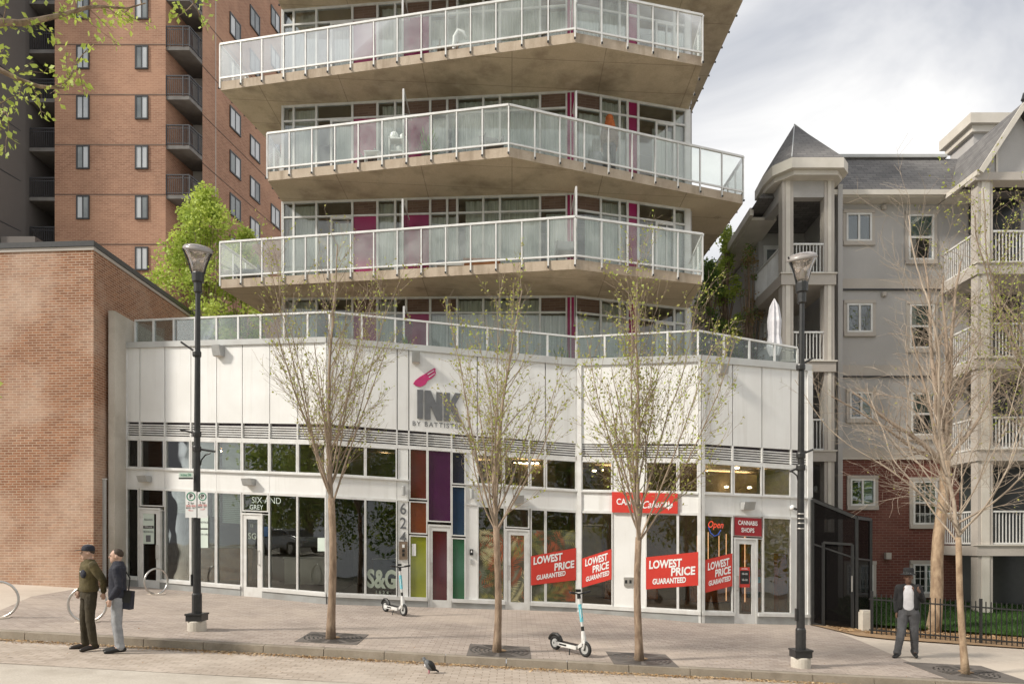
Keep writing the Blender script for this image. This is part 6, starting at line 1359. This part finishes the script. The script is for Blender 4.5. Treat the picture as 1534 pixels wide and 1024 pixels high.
# ---------------- people ----------------
def limb_(m, pts, rad, n=10):
    pts = [Vector(p) for p in pts]; d0 = (pts[0] - pts[1]).normalized(); d1 = (pts[-1] - pts[-2]).normalized()
    P = [pts[0] + d0 * rad[0] * .95, pts[0] + d0 * rad[0] * .6] + pts + [pts[-1] + d1 * rad[-1] * .6, pts[-1] + d1 * rad[-1] * .95]; m.tube(P, [rad[0] * .25, rad[0] * .78] + list(rad) + [rad[-1] * .78, rad[-1] * .25], n)
def torso(m, prof):  # prof [(z,rx,ry,cy,cx)]
    n = 18; o = len(m.v)
    for z, rx, ry, cy, cx_ in prof:
        for k in range(n):
            a = 2 * math.pi * k / n; ca, sa = math.cos(a), math.sin(a); m.v.append(Vector((cx_ + rx * math.copysign(abs(ca) ** .85, ca), cy + ry * math.copysign(abs(sa) ** .85, sa), z)))
    for i in range(len(prof) - 1):
        for k in range(n): m.f.append([o + i * n + k, o + i * n + (k + 1) % n, o + (i + 1) * n + (k + 1) % n, o + (i + 1) * n + k]); m.m.append(m.cur)
    m.f.append([o + k for k in reversed(range(n))]); m.m.append(m.cur); e = o + (len(prof) - 1) * n; m.f.append([e + k for k in range(n)]); m.m.append(m.cur)
CL = bpy.data.textures.new('cloth_folds', 'CLOUDS'); CL.noise_scale = .11; CL.noise_depth = 2
def finish(m, name, mt, parent, vox, folds=0, sm=4):
    me = bpy.data.meshes.new(name); me.from_pydata(m.v, [], m.f); me.materials.append(M[mt]); o = bpy.data.objects.new(name, me); SC.collection.objects.link(o); o.parent = parent
    r = o.modifiers.new('remesh', 'REMESH'); r.mode = 'VOXEL'; r.voxel_size = vox; r.use_smooth_shade = True
    s = o.modifiers.new('smooth', 'SMOOTH'); s.factor = .5; s.iterations = sm
    if folds: d = o.modifiers.new('folds', 'DISPLACE'); d.texture = CL; d.strength = folds; d.mid_level = .5; d.texture_coords = 'LOCAL'
    return o
def hand(m, w_, d, side, curl=.9):
    w_ = Vector(w_); d = Vector(d).normalized(); sd = Vector((0, -1, 0)); sd = (sd - d * sd.dot(d)).normalized(); pn = d.cross(sd) * side
    limb_(m, [w_, w_ + d * .045, w_ + d * .085], [.022, .030, .028], 8)
    for k, (o, L) in enumerate(((-.026, .060), (-.009, .072), (.009, .068), (.025, .052))):
        b = w_ + d * .085 + sd * o; q = b + d * L * .5 + pn * .004; e = q + (d * math.cos(curl) + pn * math.sin(curl)) * L * .5; m.tube([b - d * .02, b, q, e], [.009, .0095, .0088, .007], 6)
    b = w_ + d * .03 - sd * -.026; m.tube([b, b + sd * .022 + d * .025, b + sd * .02 + d * .055 + pn * .01], [.012, .011, .008], 6)
def person(label, pos, rz, spec):
    t = thing('person', label, 'person', pos, rz); S = spec; J = S['J']; V = Vector
    b = MB(); hz = 1.60
    # head, neck, trunk, limbs as one continuous body
    hc = V(S.get('head', (0, -.02, 1.615))); yaw = S.get('head_yaw', 0); q = Matrix.Rotation(yaw, 3, 'Z')
    def HB(p, rx, ry, rz_): b.lathe(hc + q @ V(p), [(max(1e-4, math.sin(math.pi * i / 8)), -math.cos(math.pi * i / 8) * rz_) for i in range(9)], 12, rx, ry, M4=q) if False else b.ball(hc + q @ V(p), rx, ry, rz_)
    HB((0, .01, .02), .077, .095, .10); HB((0, -.02, -.045), .058, .068, .075); HB((0, -.055, -.085), .03, .03, .025); HB((0, -.098, -.012), .012, .018, .022); HB((-.078, .01, -.01), .012, .02, .03); HB((.078, .01, -.01), .012, .02, .03); HB((0, -.078, -.055), .024, .012, .012); HB((0, -.078, .03), .045, .018, .012)
    limb_(b, [(0, .02, 1.44), hc + V((0, .015, -.06))], [.062, .055])
    torso(b, [(.90, .13, .10, 0, 0), (1.0, .145, .105, 0, 0), (1.12, .125, .09, 0, 0), (1.28, .15, .105, 0, 0), (1.40, .165, .10, .01, 0), (1.46, .10, .07, .015, 0)])
    for s in 'LR':
        sh, el, wr = J['sh' + s], J['el' + s], J['wr' + s]; limb_(b, [sh, el], [.052, .040]); limb_(b, [el, wr], [.039, .027]); d = V(J.get('hd' + s, V(wr) - V(el))); hand(b, wr, d, -1 if s == 'L' else 1, S.get('curl', .9))
        hp, kn, an, to = J['hp' + s], J['kn' + s], J['an' + s], J['to' + s]; limb_(b, [hp, kn], [.082, .056]); limb_(b, [kn, an], [.054, .038]); limb_(b, [an, to], [.04, .03])
    finish(b, 'body', S['skin'], t, .0085, 0, 2)
    for sx in (-1, 1): m = MB(); m.ball(hc + q @ V((sx * .03, -.078, .008)), .011, .007, .008, 8, 6); finish(m, 'eye', 'black', t, .004, 0, 0)
    # trousers
    m = MB(); tz = S.get('tw', 1.0)
    torso(m, [(.86, .15, .115, 0, 0), (.92, .16, .125, 0, 0), (1.0, .155, .118, 0, 0), (1.06, .145, .108, 0, 0)])
    for s in 'LR':
        hp, kn, an = V(J['hp' + s]), V(J['kn' + s]), V(J['an' + s]); limb_(m, [hp, kn], [.098 * tz, .072 * tz]); limb_(m, [kn, kn.lerp(an, .85), an - (an - kn).normalized() * .0], [.072 * tz, .062 * tz, .068 * tz])
    finish(m, 'trousers', S['trousers'], t, .012, .016)
    # shoes
    for s in 'LR':
        an, to = V(J['an' + s]), V(J['to' + s]); m = MB(); d = (to - an); d.z = 0; d.normalize(); hz0 = min(an.z, .10) - .075; he = V((an.x, an.y, hz0 + .04)) - d * .05; ti = V((to.x, to.y, max(.03, to.z - .0))) + d * .06
        limb_(m, [he, he.lerp(ti, .5) + V((0, 0, .008)), ti], [.045, .046, .036]); limb_(m, [he + V((0, 0, .0)) + d * .03, V((an.x, an.y, hz0 + .085))], [.045, .045]); finish(m, 'shoe', S['shoe'], t, .011)
    # jacket
    m = MB(); jb = S.get('jb', .93)
    if S.get('open'):
        torso(m, [(jb, .17, .075, .06, 0), (1.1, .165, .07, .055, 0), (1.3, .185, .075, .05, 0), (1.43, .16, .07, .045, 0), (1.475, .08, .06, .04, 0)])
        for sx in (-1, 1): limb_(m, [(sx * .135, -.055, jb + .05), (sx * .13, -.06, 1.2), (sx * .125, -.05, 1.40)], [.055, .052, .045]); limb_(m, [(sx * .14, .0, jb + .05), (sx * .14, .0, 1.4)], [.055, .055]); limb_(m, [(sx * .06, -.02, 1.46), (sx * .13, -.03, 1.42)], [.035, .05])
    else:
        torso(m, [(jb, .165, .13, 0, 0), (jb + .05, .178, .14, 0, 0), (1.12, .168, .128, 0, 0), (1.28, .18, .135, 0, 0), (1.40, .18, .125, .01, 0), (1.46, .12, .09, .015, 0), (1.51, .075, .075, .01, 0)])
    for s in 'LR': sh, el, wr = V(J['sh' + s]), V(J['el' + s]), V(J['wr' + s]); limb_(m, [sh, el], [.075, .060]); limb_(m, [el, wr.lerp(el, .08)], [.058, .045])
    finish(m, 'jacket', S['jacket'], t, .012, .022)
    return t, hc, q
def hair_cap(t, hc, q, mt, name='hair', brim=None):
    m = MB(); m.ball(hc + Vector((0, .018, .035)), .083, .10, .098); finish(m, name, mt, t, .010)
V = Vector
# man in olive, cap
g = GR(133, 973)
JA_ = dict(shL=(-.185, .0, 1.41), elL=(-.25, .06, 1.14), wrL=(-.19, -.09, .98), hdL=(.3, -.3, -1), shR=(.185, 0, 1.41), elR=(.27, .13, 1.16), wrR=(.17, .17, .96), hdR=(-.3, .1, -1),
           hpL=(-.09, 0, .90), knL=(-.13, -.03, .50), anL=(-.17, .0, .10), toL=(-.19, -.14, .035), hpR=(.09, 0, .90), knR=(.115, -.02, .50), anR=(.14, .03, .10), toR=(.17, -.11, .035))
t, hc, q = person('man in an olive jacket, olive trousers and a black cap standing in the lane', (g.x, g.y, g.z), R(-42), dict(J=JA_, skin='skin', trousers='olive_dark', jacket='olive_cloth', shoe='shoe', jb=.97, head_yaw=R(-15)))
hair_cap(t, hc, q, 'hair'); m = MB(); m.lathe(hc + V((0, .012, .03)), [(.094, 0), (.096, .03), (.088, .075), (.06, .10), (.01, .112)], 18, 1, 1.08); m.build('cap', 'navy_cloth', t, smooth=True) if False else finish(m, 'cap', 'navy_cloth', t, .009)
m = MB(); d = q @ V((0, -1, 0)); sd = q @ V((1, 0, 0)); c = hc + V((0, 0, .045)) + d * .09; m.hexa([c - sd * .065, c + sd * .065, c + sd * .05 + d * .095 - V((0, 0, .015)), c - sd * .05 + d * .095 - V((0, 0, .015))], [c - sd * .065 + V((0, 0, .012)), c + sd * .065 + V((0, 0, .012)), c + sd * .05 + d * .095 - V((0, 0, .005)), c - sd * .05 + d * .095 - V((0, 0, .005))]); me = finish(m, 'cap_brim', 'black', t, .007, 0, 1)
m = MB(); m.ball((.075, -.105, 1.27), .085, .045, .075); finish(m, 'chest_pocket', 'navy_cloth', t, .01); m = MB(); m.ball((.07, -.152, 1.31), .014, .006, .014, 8, 6); finish(m, 'chest_emblem', 'white', t, .004, 0, 0)
# man in navy jacket with shoulder bag
g = GR(176, 977)
JB_ = dict(shL=(-.18, .0, 1.38), elL=(-.22, .05, 1.10), wrL=(-.19, -.08, .90), hdL=(.1, -.2, -1), shR=(.18, 0, 1.38), elR=(.22, .04, 1.10), wrR=(.18, -.09, .90), hdR=(-.1, -.2, -1),
           hpL=(-.08, 0, .88), knL=(-.09, -.03, .49), anL=(-.10, .02, .10), toL=(-.11, -.13, .035), hpR=(.08, 0, .88), knR=(.09, .0, .49), anR=(.10, .05, .10), toR=(.11, -.10, .035))
t, hc, q = person('man in a dark navy jacket and light grey trousers with a black shoulder bag', (g.x, g.y, g.z), R(-66), dict(J=JB_, skin='skin', trousers='grey_cloth', jacket='navy_cloth', shoe='black', jb=.90, head=(0, -.02, 1.585), tw=1.05))
m = MB(); m.ball(hc + V((0, .025, .04)), .080, .092, .09); finish(m, 'hair', 'hair', t, .010); m = MB(); torso(m, [(1.45, .085, .085, .0, 0), (1.50, .075, .075, 0, 0)]); finish(m, 'collar', 'charcoal_cloth', t, .01)
bag = thing('shoulder_bag', 'black shoulder bag hanging at the hip of the man in grey trousers', 'bag', (g.x + .13, g.y - .06, g.z + .72))
m = MB(); M4 = Matrix.Rotation(R(8), 3, 'Y'); c = V((g.x + .145, g.y - .02, g.z + .88)); m.hexa([c + M4 @ V(p) for p in ((-.12, -.07, -.15), (.12, -.07, -.15), (.12, .07, -.15), (-.12, .07, -.15))], [c + M4 @ V(p) for p in ((-.11, -.05, .15), (.11, -.05, .15), (.11, .05, .15), (-.11, .05, .15))]); m.build('bag_body', 'navy_cloth', bag)
m = MB(); m.hexa([c + M4 @ V(p) for p in ((-.115, -.078, -.04), (.115, -.078, -.04), (.115, -.071, -.04), (-.115, -.071, -.04))], [c + M4 @ V(p) for p in ((-.105, -.06, .152), (.105, -.06, .152), (.105, -.052, .152), (-.105, -.052, .152))]); m.build('flap', 'black', bag)
m = MB(); m.tube([c + V((.06, -.02, .15)), c + V((.06, .02, .35)), V((g.x + .07, g.y + .02, g.z + 1.43)), V((g.x + .02, g.y - .06, g.z + 1.45))], .011, 6); m.build('strap', 'black', bag)
# man in hat walking
g = G(1361, 984)
JC_ = dict(shL=(-.175, .01, 1.40), elL=(-.23, .09, 1.14), wrL=(-.21, -.03, .90), hdL=(0, -.2, -1), shR=(.175, 0, 1.41), elR=(.25, .03, 1.16), wrR=(.20, -.15, 1.32), hdR=(-.4, -.4, .8),
           hpL=(-.09, 0, .90), knL=(-.13, -.14, .52), anL=(-.20, -.17, .10), toL=(-.24, -.30, .04), hpR=(.09, 0, .90), knR=(.10, .02, .49), anR=(.11, .11, .11), toR=(.13, -.02, .035))
t, hc, q = person('man in a dark hat, white shirt, open dark jacket and grey trousers walking at right', (g.x, g.y, g.z), R(-28), dict(J=JC_, skin='skin_dark', trousers='slate_cloth', jacket='charcoal_cloth', shoe='black', open=True, jb=.95, tw=1.15, curl=1.4))
m = MB(); torso(m, [(.93, 0.122, .108, -.01, 0), (1.0, 0.127, .115, -.012, 0), (1.15, 0.122, .108, -.012, 0), (1.3, 0.122, .108, -.012, 0), (1.42, 0.107, .085, -.005, 0), (1.455, .07, .07, 0, 0)]); finish(m, 'shirt', 'white_cloth', t, .011, .012)
m = MB(); m.lathe(hc + V((0, .01, .05)), [(.155, 0), (.157, .014), (.100, .022), (.096, .12), (.08, .145), (.01, .13)], 20, 1, 1.1); finish(m, 'hat', 'charcoal_cloth', t, .009, 0, 1)
m = MB(); m.lathe(hc + V((0, .01, .072)), [(.099, 0), (.099, .022), (.094, .024), (.094, .0)], 20, 1, 1.1); m.v = m.v; me = bpy.data.meshes.new('hat_band'); me.from_pydata(m.v, [], m.f); me.materials.append(M['white']); ob_ = bpy.data.objects.new('hat_band', me); SC.collection.objects.link(ob_); ob_.parent = t
# ---------------- on the balconies and terrace ----------------
def on_bal(k, px, back):
    fr = ([ODD, EVEN][k % 2 == 0] if k else [(x, y) for x, y in RV]); u = (px - CX) / F
    for a, b in zip(fr, fr[1:]):
        d = V((b[0] - a[0], b[1] - a[1])); t = (u * a[1] - a[0]) / (d.x - u * d.y)
        if -1e-3 <= t <= 1.001: y = a[1] + d.y * t + back; x = u * y; return V((x, y, (zs(k) + .252 if k else 5.952) - .045 * x))
    return V((0, 20, 10))
def patio_chair(k, px, back, rz, mt, label, w_=.55, h=.85):
    p = on_bal(k, px, back); t = thing('patio_chair', label, 'chair', tuple(p), 0); q = Matrix.Rotation(rz, 3, 'Z'); L = lambda x, y, z: p + q @ V((x * w_, y, z))
    def bx(x0, x1, y0, y1, z0, z1, y2=0): m = MB(); m.hexa([L(x0, y0, z0), L(x1, y0, z0), L(x1, y1, z0), L(x0, y1, z0)], [L(x0, y0 + y2, z1), L(x1, y0 + y2, z1), L(x1, y1 + y2, z1), L(x0, y1 + y2, z1)]); return m
    bx(-.5, .5, -.25, .25, .38, .43).build('seat', mt, t); bx(-.5, .5, .22, .26, .45, h, .1).build('backrest', mt, t)
    for sx in (-.47, .42):
        for sy in (-.24, .2): bx(sx, sx + .05, sy, sy + .04, 0, .38).build('leg', mt, t)
        bx(sx, sx + .06, -.24, .24, .6, .64).build('armrest', mt, t); bx(sx, sx + .05, -.24, -.2, .43, .6).build('arm_post', mt, t)
patio_chair(2, 737, .7, .3, 'letter_grey', 'dark patio chair behind the middle balcony glass left of its corner'); patio_chair(3, 671, .8, .2, 'bronze', 'brown patio chair behind the top balcony glass'); patio_chair(1, 848, .6, 0, 'letter_grey', 'small dark chair behind the lowest balcony glass left of the corner post'); patio_chair(2, 553, .8, -.2, 'letter_grey', 'low grey patio chair on the middle balcony left of the white cart'); patio_chair(1, 372, .9, .1, 'letter_grey', 'dark wicker chair at the left end of the lowest balcony', .75, .7)
def cover(k, px, back, w_, h, label, mt='slate_cloth', name='covered_chair'):
    p = on_bal(k, px, back); m = MB(); m.lathe(p, [(w_ * .5, 0), (w_ * .52, h * .3), (w_ * .46, h * .75), (w_ * .3, h * .95), (.02, h)], 14, 1, .8); o = m.build(name, mt, None, smooth=True); tag(o, label, 'covered chair'); return o
cover(2, 893, .75, .45, .75, 'grey covered chair on the middle balcony beside the orange haired person', 'grey_cloth'); cover(0, 890, .9, .62, 1.0, 'rounded grey covered chair on the terrace right of the corner post', 'letter_grey'); cover(0, 706, .9, .5, .8, 'dark covered chair on the terrace behind the ink sign')
p = on_bal(2, 597, .7); ct = thing('shelf_cart', 'white plant cart crowded with pots on the middle balcony', 'cart', tuple(p)); m = MB()
for z in (.12, .5, .85): m.box(p + V((0, 0, z)), (.5, .3, .03))
m.build('shelf', 'white', ct)
for dx in (-.24, .24): m = MB(); m.box(p + V((dx, 0, .45)), (.03, .3, .9)); m.build('upright', 'white', ct)
for dx, z, r_ in ((-.12, .87, .12), (.12, .87, .09), (0, .52, .1), (.15, .14, .1), (-.14, .14, .09)): m = MB(); m.ball(p + V((dx, 0, z + r_)), r_, r_ * .8, r_, 10, 7); m.build('pot', 'white', ct)
p = on_bal(2, 558, .5); tb = thing('side_table', 'small white side table on the middle balcony', 'table', tuple(p)); m = MB(); m.box(p + V((0, 0, .45)), (.42, .35, .03)); m.build('tabletop', 'white', tb); 
for dx, dy in ((-.18, -.14), (.18, -.14), (-.18, .14), (.18, .14)): m = MB(); m.box(p + V((dx, dy, .22)), (.03, .03, .43)); m.build('leg', 'white', tb)
p = on_bal(3, 680, .9); orn = thing('garden_ornament', 'white curved hook shaped ornament standing on the top balcony', 'ornament', tuple(p)); m = MB(); m.tube([p + V(v) for v in ((0, 0, 0), (0, 0, .7), (.02, 0, .95), (.12, 0, 1.12), (.26, 0, 1.08), (.34, 0, .9))], [.05, .05, .055, .06, .05, .03], 10); m.build('hook', 'white', orn, smooth=True)
p = on_bal(1, 676, .5); bn = thing('planter_bench', 'low bench with blue cushions on the lowest balcony', 'bench', tuple(p)); m = MB(); m.box(p + V((0, 0, .18)), (.9, .35, .06)); m.build('seat', 'white', bn)
for dx in (-.4, .4): m = MB(); m.box(p + V((dx, 0, .07)), (.05, .3, .15)); m.build('leg', 'white', bn)
for dx in (-.25, .12): m = MB(); m.ball(p + V((dx, 0, .27)), .2, .12, .08); m.build('cushion', 'cg_blue', bn, smooth=True)
p = on_bal(1, 722, .5); bx_ = MB(); bx_.box(p + V((0, 0, .14)), (.95, .3, .26)); bx_.box(p + V((0, 0, .285)), (1.0, .34, .03)); tag(bx_.build('planter_box', 'wood_warm'), 'long reddish planter box on the lowest balcony behind the glass', 'planter')
def pot_plant(k, px, back, h, label, seed):
    p = on_bal(k, px, back); r_ = random.Random(seed); t = thing('potted_plant', label, 'plant', tuple(p)); m = MB(); m.lathe(p, [(.12, 0), (.17, .3), (.18, .32), (.15, .31)], 14); m.build('pot', 'letter_grey', t); m = MB()
    for i in range(70):
        a = r_.uniform(0, 6.28); rr = r_.random() * .28; z = r_.uniform(.4, h); b = p + V((0, 0, .3)); c = p + V((math.cos(a) * rr, math.sin(a) * rr, z)); d = (c - b).normalized(); s_ = d.cross(V((0, 0, 1))).normalized() * .025; m.quad(c - d * .1, c + s_, c + d * .12, c - s_)
        if i % 5 == 0: m.tube([b, c], .005, 4)
    m.build('leaves', 'leaf_mid', t)
pot_plant(0, 605, .8, 1.1, 'leafy potted plant on the terrace beside the left glass divider', 1); pot_plant(0, 840, .9, 1.2, 'potted plant on the terrace just left of the corner post', 2); pot_plant(0, 745, .7, .95, 'potted plant on the terrace above the middle street tree', 3); pot_plant(2, 640, .7, .95, 'potted plant on the middle balcony right of the glass divider', 4)
# closed patio umbrella
p = on_bal(0, 1160, 1.2); um = thing('patio_umbrella', 'closed white patio umbrella standing on the right end of the terrace', 'umbrella', tuple(p)); zt_ = zat(450, p.y) - p.z; m = MB(); m.tube([p, p + V((0, 0, zt_ + .05))], .022, 8); m.build('pole', 'white_metal', um)
m = MB(); n = 16; o = 0; prof = [(.10, zt_ - 1.55), (.17, zt_ - 1.3), (.13, zt_ - 1.0), (.15, zt_ - .6), (.10, zt_ - .2), (.02, zt_)]
for r0, z in prof:
    for k in range(n): a = 2 * math.pi * k / n; rr = r0 * (1 + (.28 if k % 2 else -.12)); m.v.append(p + V((rr * math.cos(a), rr * math.sin(a), z + (.03 if k % 2 else 0))))
for i in range(len(prof) - 1):
    for k in range(n): m.f.append([i * n + k, i * n + (k + 1) % n, (i + 1) * n + (k + 1) % n, (i + 1) * n + k]); m.m.append(0)
m.build('canopy', 'white_cloth', um, smooth=False); m = MB(); m.lathe(p, [(.24, 0), (.24, .06), (.05, .1)], 16); m.build('base', 'letter_grey', um)
# string of lights on the terrace
sg = thing('string_lights', 'string of small round bulbs hung above the terrace at the right', 'string lights', tuple(px2(1110, 512, 20.6))); P_ = [px2(1048 + 14 * i, 505 + 1.6 * i + 5 * abs(math.sin(i * .8)), 20.9) for i in range(11)]; m = MB(); m.tube(P_, .006, 4); m.build('cable', 'black', sg)
for q_ in P_[::1]: m = MB(); m.ball(q_ - V((0, 0, .04)), .035, .035, .04, 8, 6); m.build('bulb', 'trim_cream', sg)
# person on the balcony, seen from behind
p = on_bal(2, 913, .55)
JD_ = dict(shL=(-.15, .0, 1.38), elL=(-.2, .0, 1.12), wrL=(-.2, -.06, .88), shR=(.15, 0, 1.38), elR=(.2, 0, 1.12), wrR=(.2, -.06, .88), hpL=(-.08, 0, .88), knL=(-.1, 0, .49), anL=(-.11, .02, .10), toL=(-.11, -.12, .035), hpR=(.08, 0, .88), knR=(.1, 0, .49), anR=(.11, .02, .10), toR=(.11, -.12, .035))
t, hc, q = person('person with long orange hair in pale clothes standing behind the middle balcony glass', tuple(p), R(180), dict(J=JD_, skin='skin', trousers='slate_cloth', jacket='bronze', shoe='black', jb=.92))
m = MB(); m.ball(hc + V((0, .02, .02)), .115, .11, .125); torso(m, [(1.28, .15, .07, .09, 0), (1.4, .15, .08, .08, 0), (1.55, .13, .09, .05, 0)]); finish(m, 'hair', 'hair_orange', t, .011)
# ---------------- parked cars across the street ----------------
def car(x, y, paint, label):
    z0 = zr(x, y); t = thing('parked_car', label, 'car', (x, y, z0), group='cars parked across the street'); o = V((x, y, z0))
    prof = [(-2.2, .45), (-2.25, .75), (-2.1, 1.0), (-1.9, 1.08), (-1.55, 1.55), (-1.2, 1.66), (.3, 1.68), (.75, 1.5), (1.2, 1.12), (1.9, 1.0), (2.2, .8), (2.25, .5), (2.1, .35), (-2.05, .35)]
    m = MB(); n = len(prof)
    def ring_(w_, k): return [o + V((a * k, w_, .35 + (b - .35) * (k if b > 1.1 else 1))) for a, b in prof]
    rings = [[o + V((a, s * (.90 if b < 1.1 else .72), b)) for a, b in prof] for s in (-1, 1)]
    m.add(rings[0] + rings[1], [(i, (i + 1) % n, n + (i + 1) % n, n + i) for i in range(n)] + [tuple(reversed(range(n))), tuple(range(n, 2 * n))]); bd = m.build('body', paint, t)
    bv = bd.modifiers.new('bevel', 'BEVEL'); bv.width = .06; bv.segments = 2
    for s in (-1, 1):
        for a, b in (((-1.45, 1.12), (-.2, 1.55)), ((-.1, 1.12), (.9, 1.5))):
            m = MB(); q = [o + V((a[0], s * .905, 1.13)), o + V((b[0] + (.15 if b[0] > 0 else 0), s * .905, 1.13)), o + V((b[0] - (.35 if b[0] > 0 else 0), s * .76, 1.55)), o + V((a[0] + (.2 if a[0] < -1 else 0), s * .76, 1.55))]; m.quad(*q); m.build('side_window', 'car_glass', t)
    m = MB(); m.quad(o + V((1.22, -.7, 1.13)), o + V((1.22, .7, 1.13)), o + V((.78, .62, 1.5)), o + V((.78, -.62, 1.5))); m.build('windscreen', 'car_glass', t)
    for s in (-1, 1):
        for a in (-1.35, 1.4):
            m = MB(); m.tube([o + V((a, s * .72, .34)), o + V((a, s * .93, .34))], .34, 20); w_ = m.build('wheel', 'tyre', t); m = MB(); m.tube([o + V((a, s * .92, .34)), o + V((a, s * .94, .34))], .2, 14); m.build('rim', 'steel', w_)
        m = MB(); m.box(o + V((2.18, s * .65, .8)), (.15, .3, .14)); m.build('headlight', 'clear_lens', t); m = MB(); m.box(o + V((-2.18, s * .7, .92)), (.12, .2, .2)); m.build('tail_light', 'red_lens', t)
car(-27.5, 1.2, 'car_silver', 'silver car parked across the street farthest from the tower front'); car(-21.0, 1.0, 'car_paint', 'dark car parked across the street beside the silver one'); car(-14.5, 1.1, 'car_paint', 'dark car parked across the street nearest the viewpoint'); car(12.5, 1.0, 'car_silver', 'silver car parked across the street to the right')
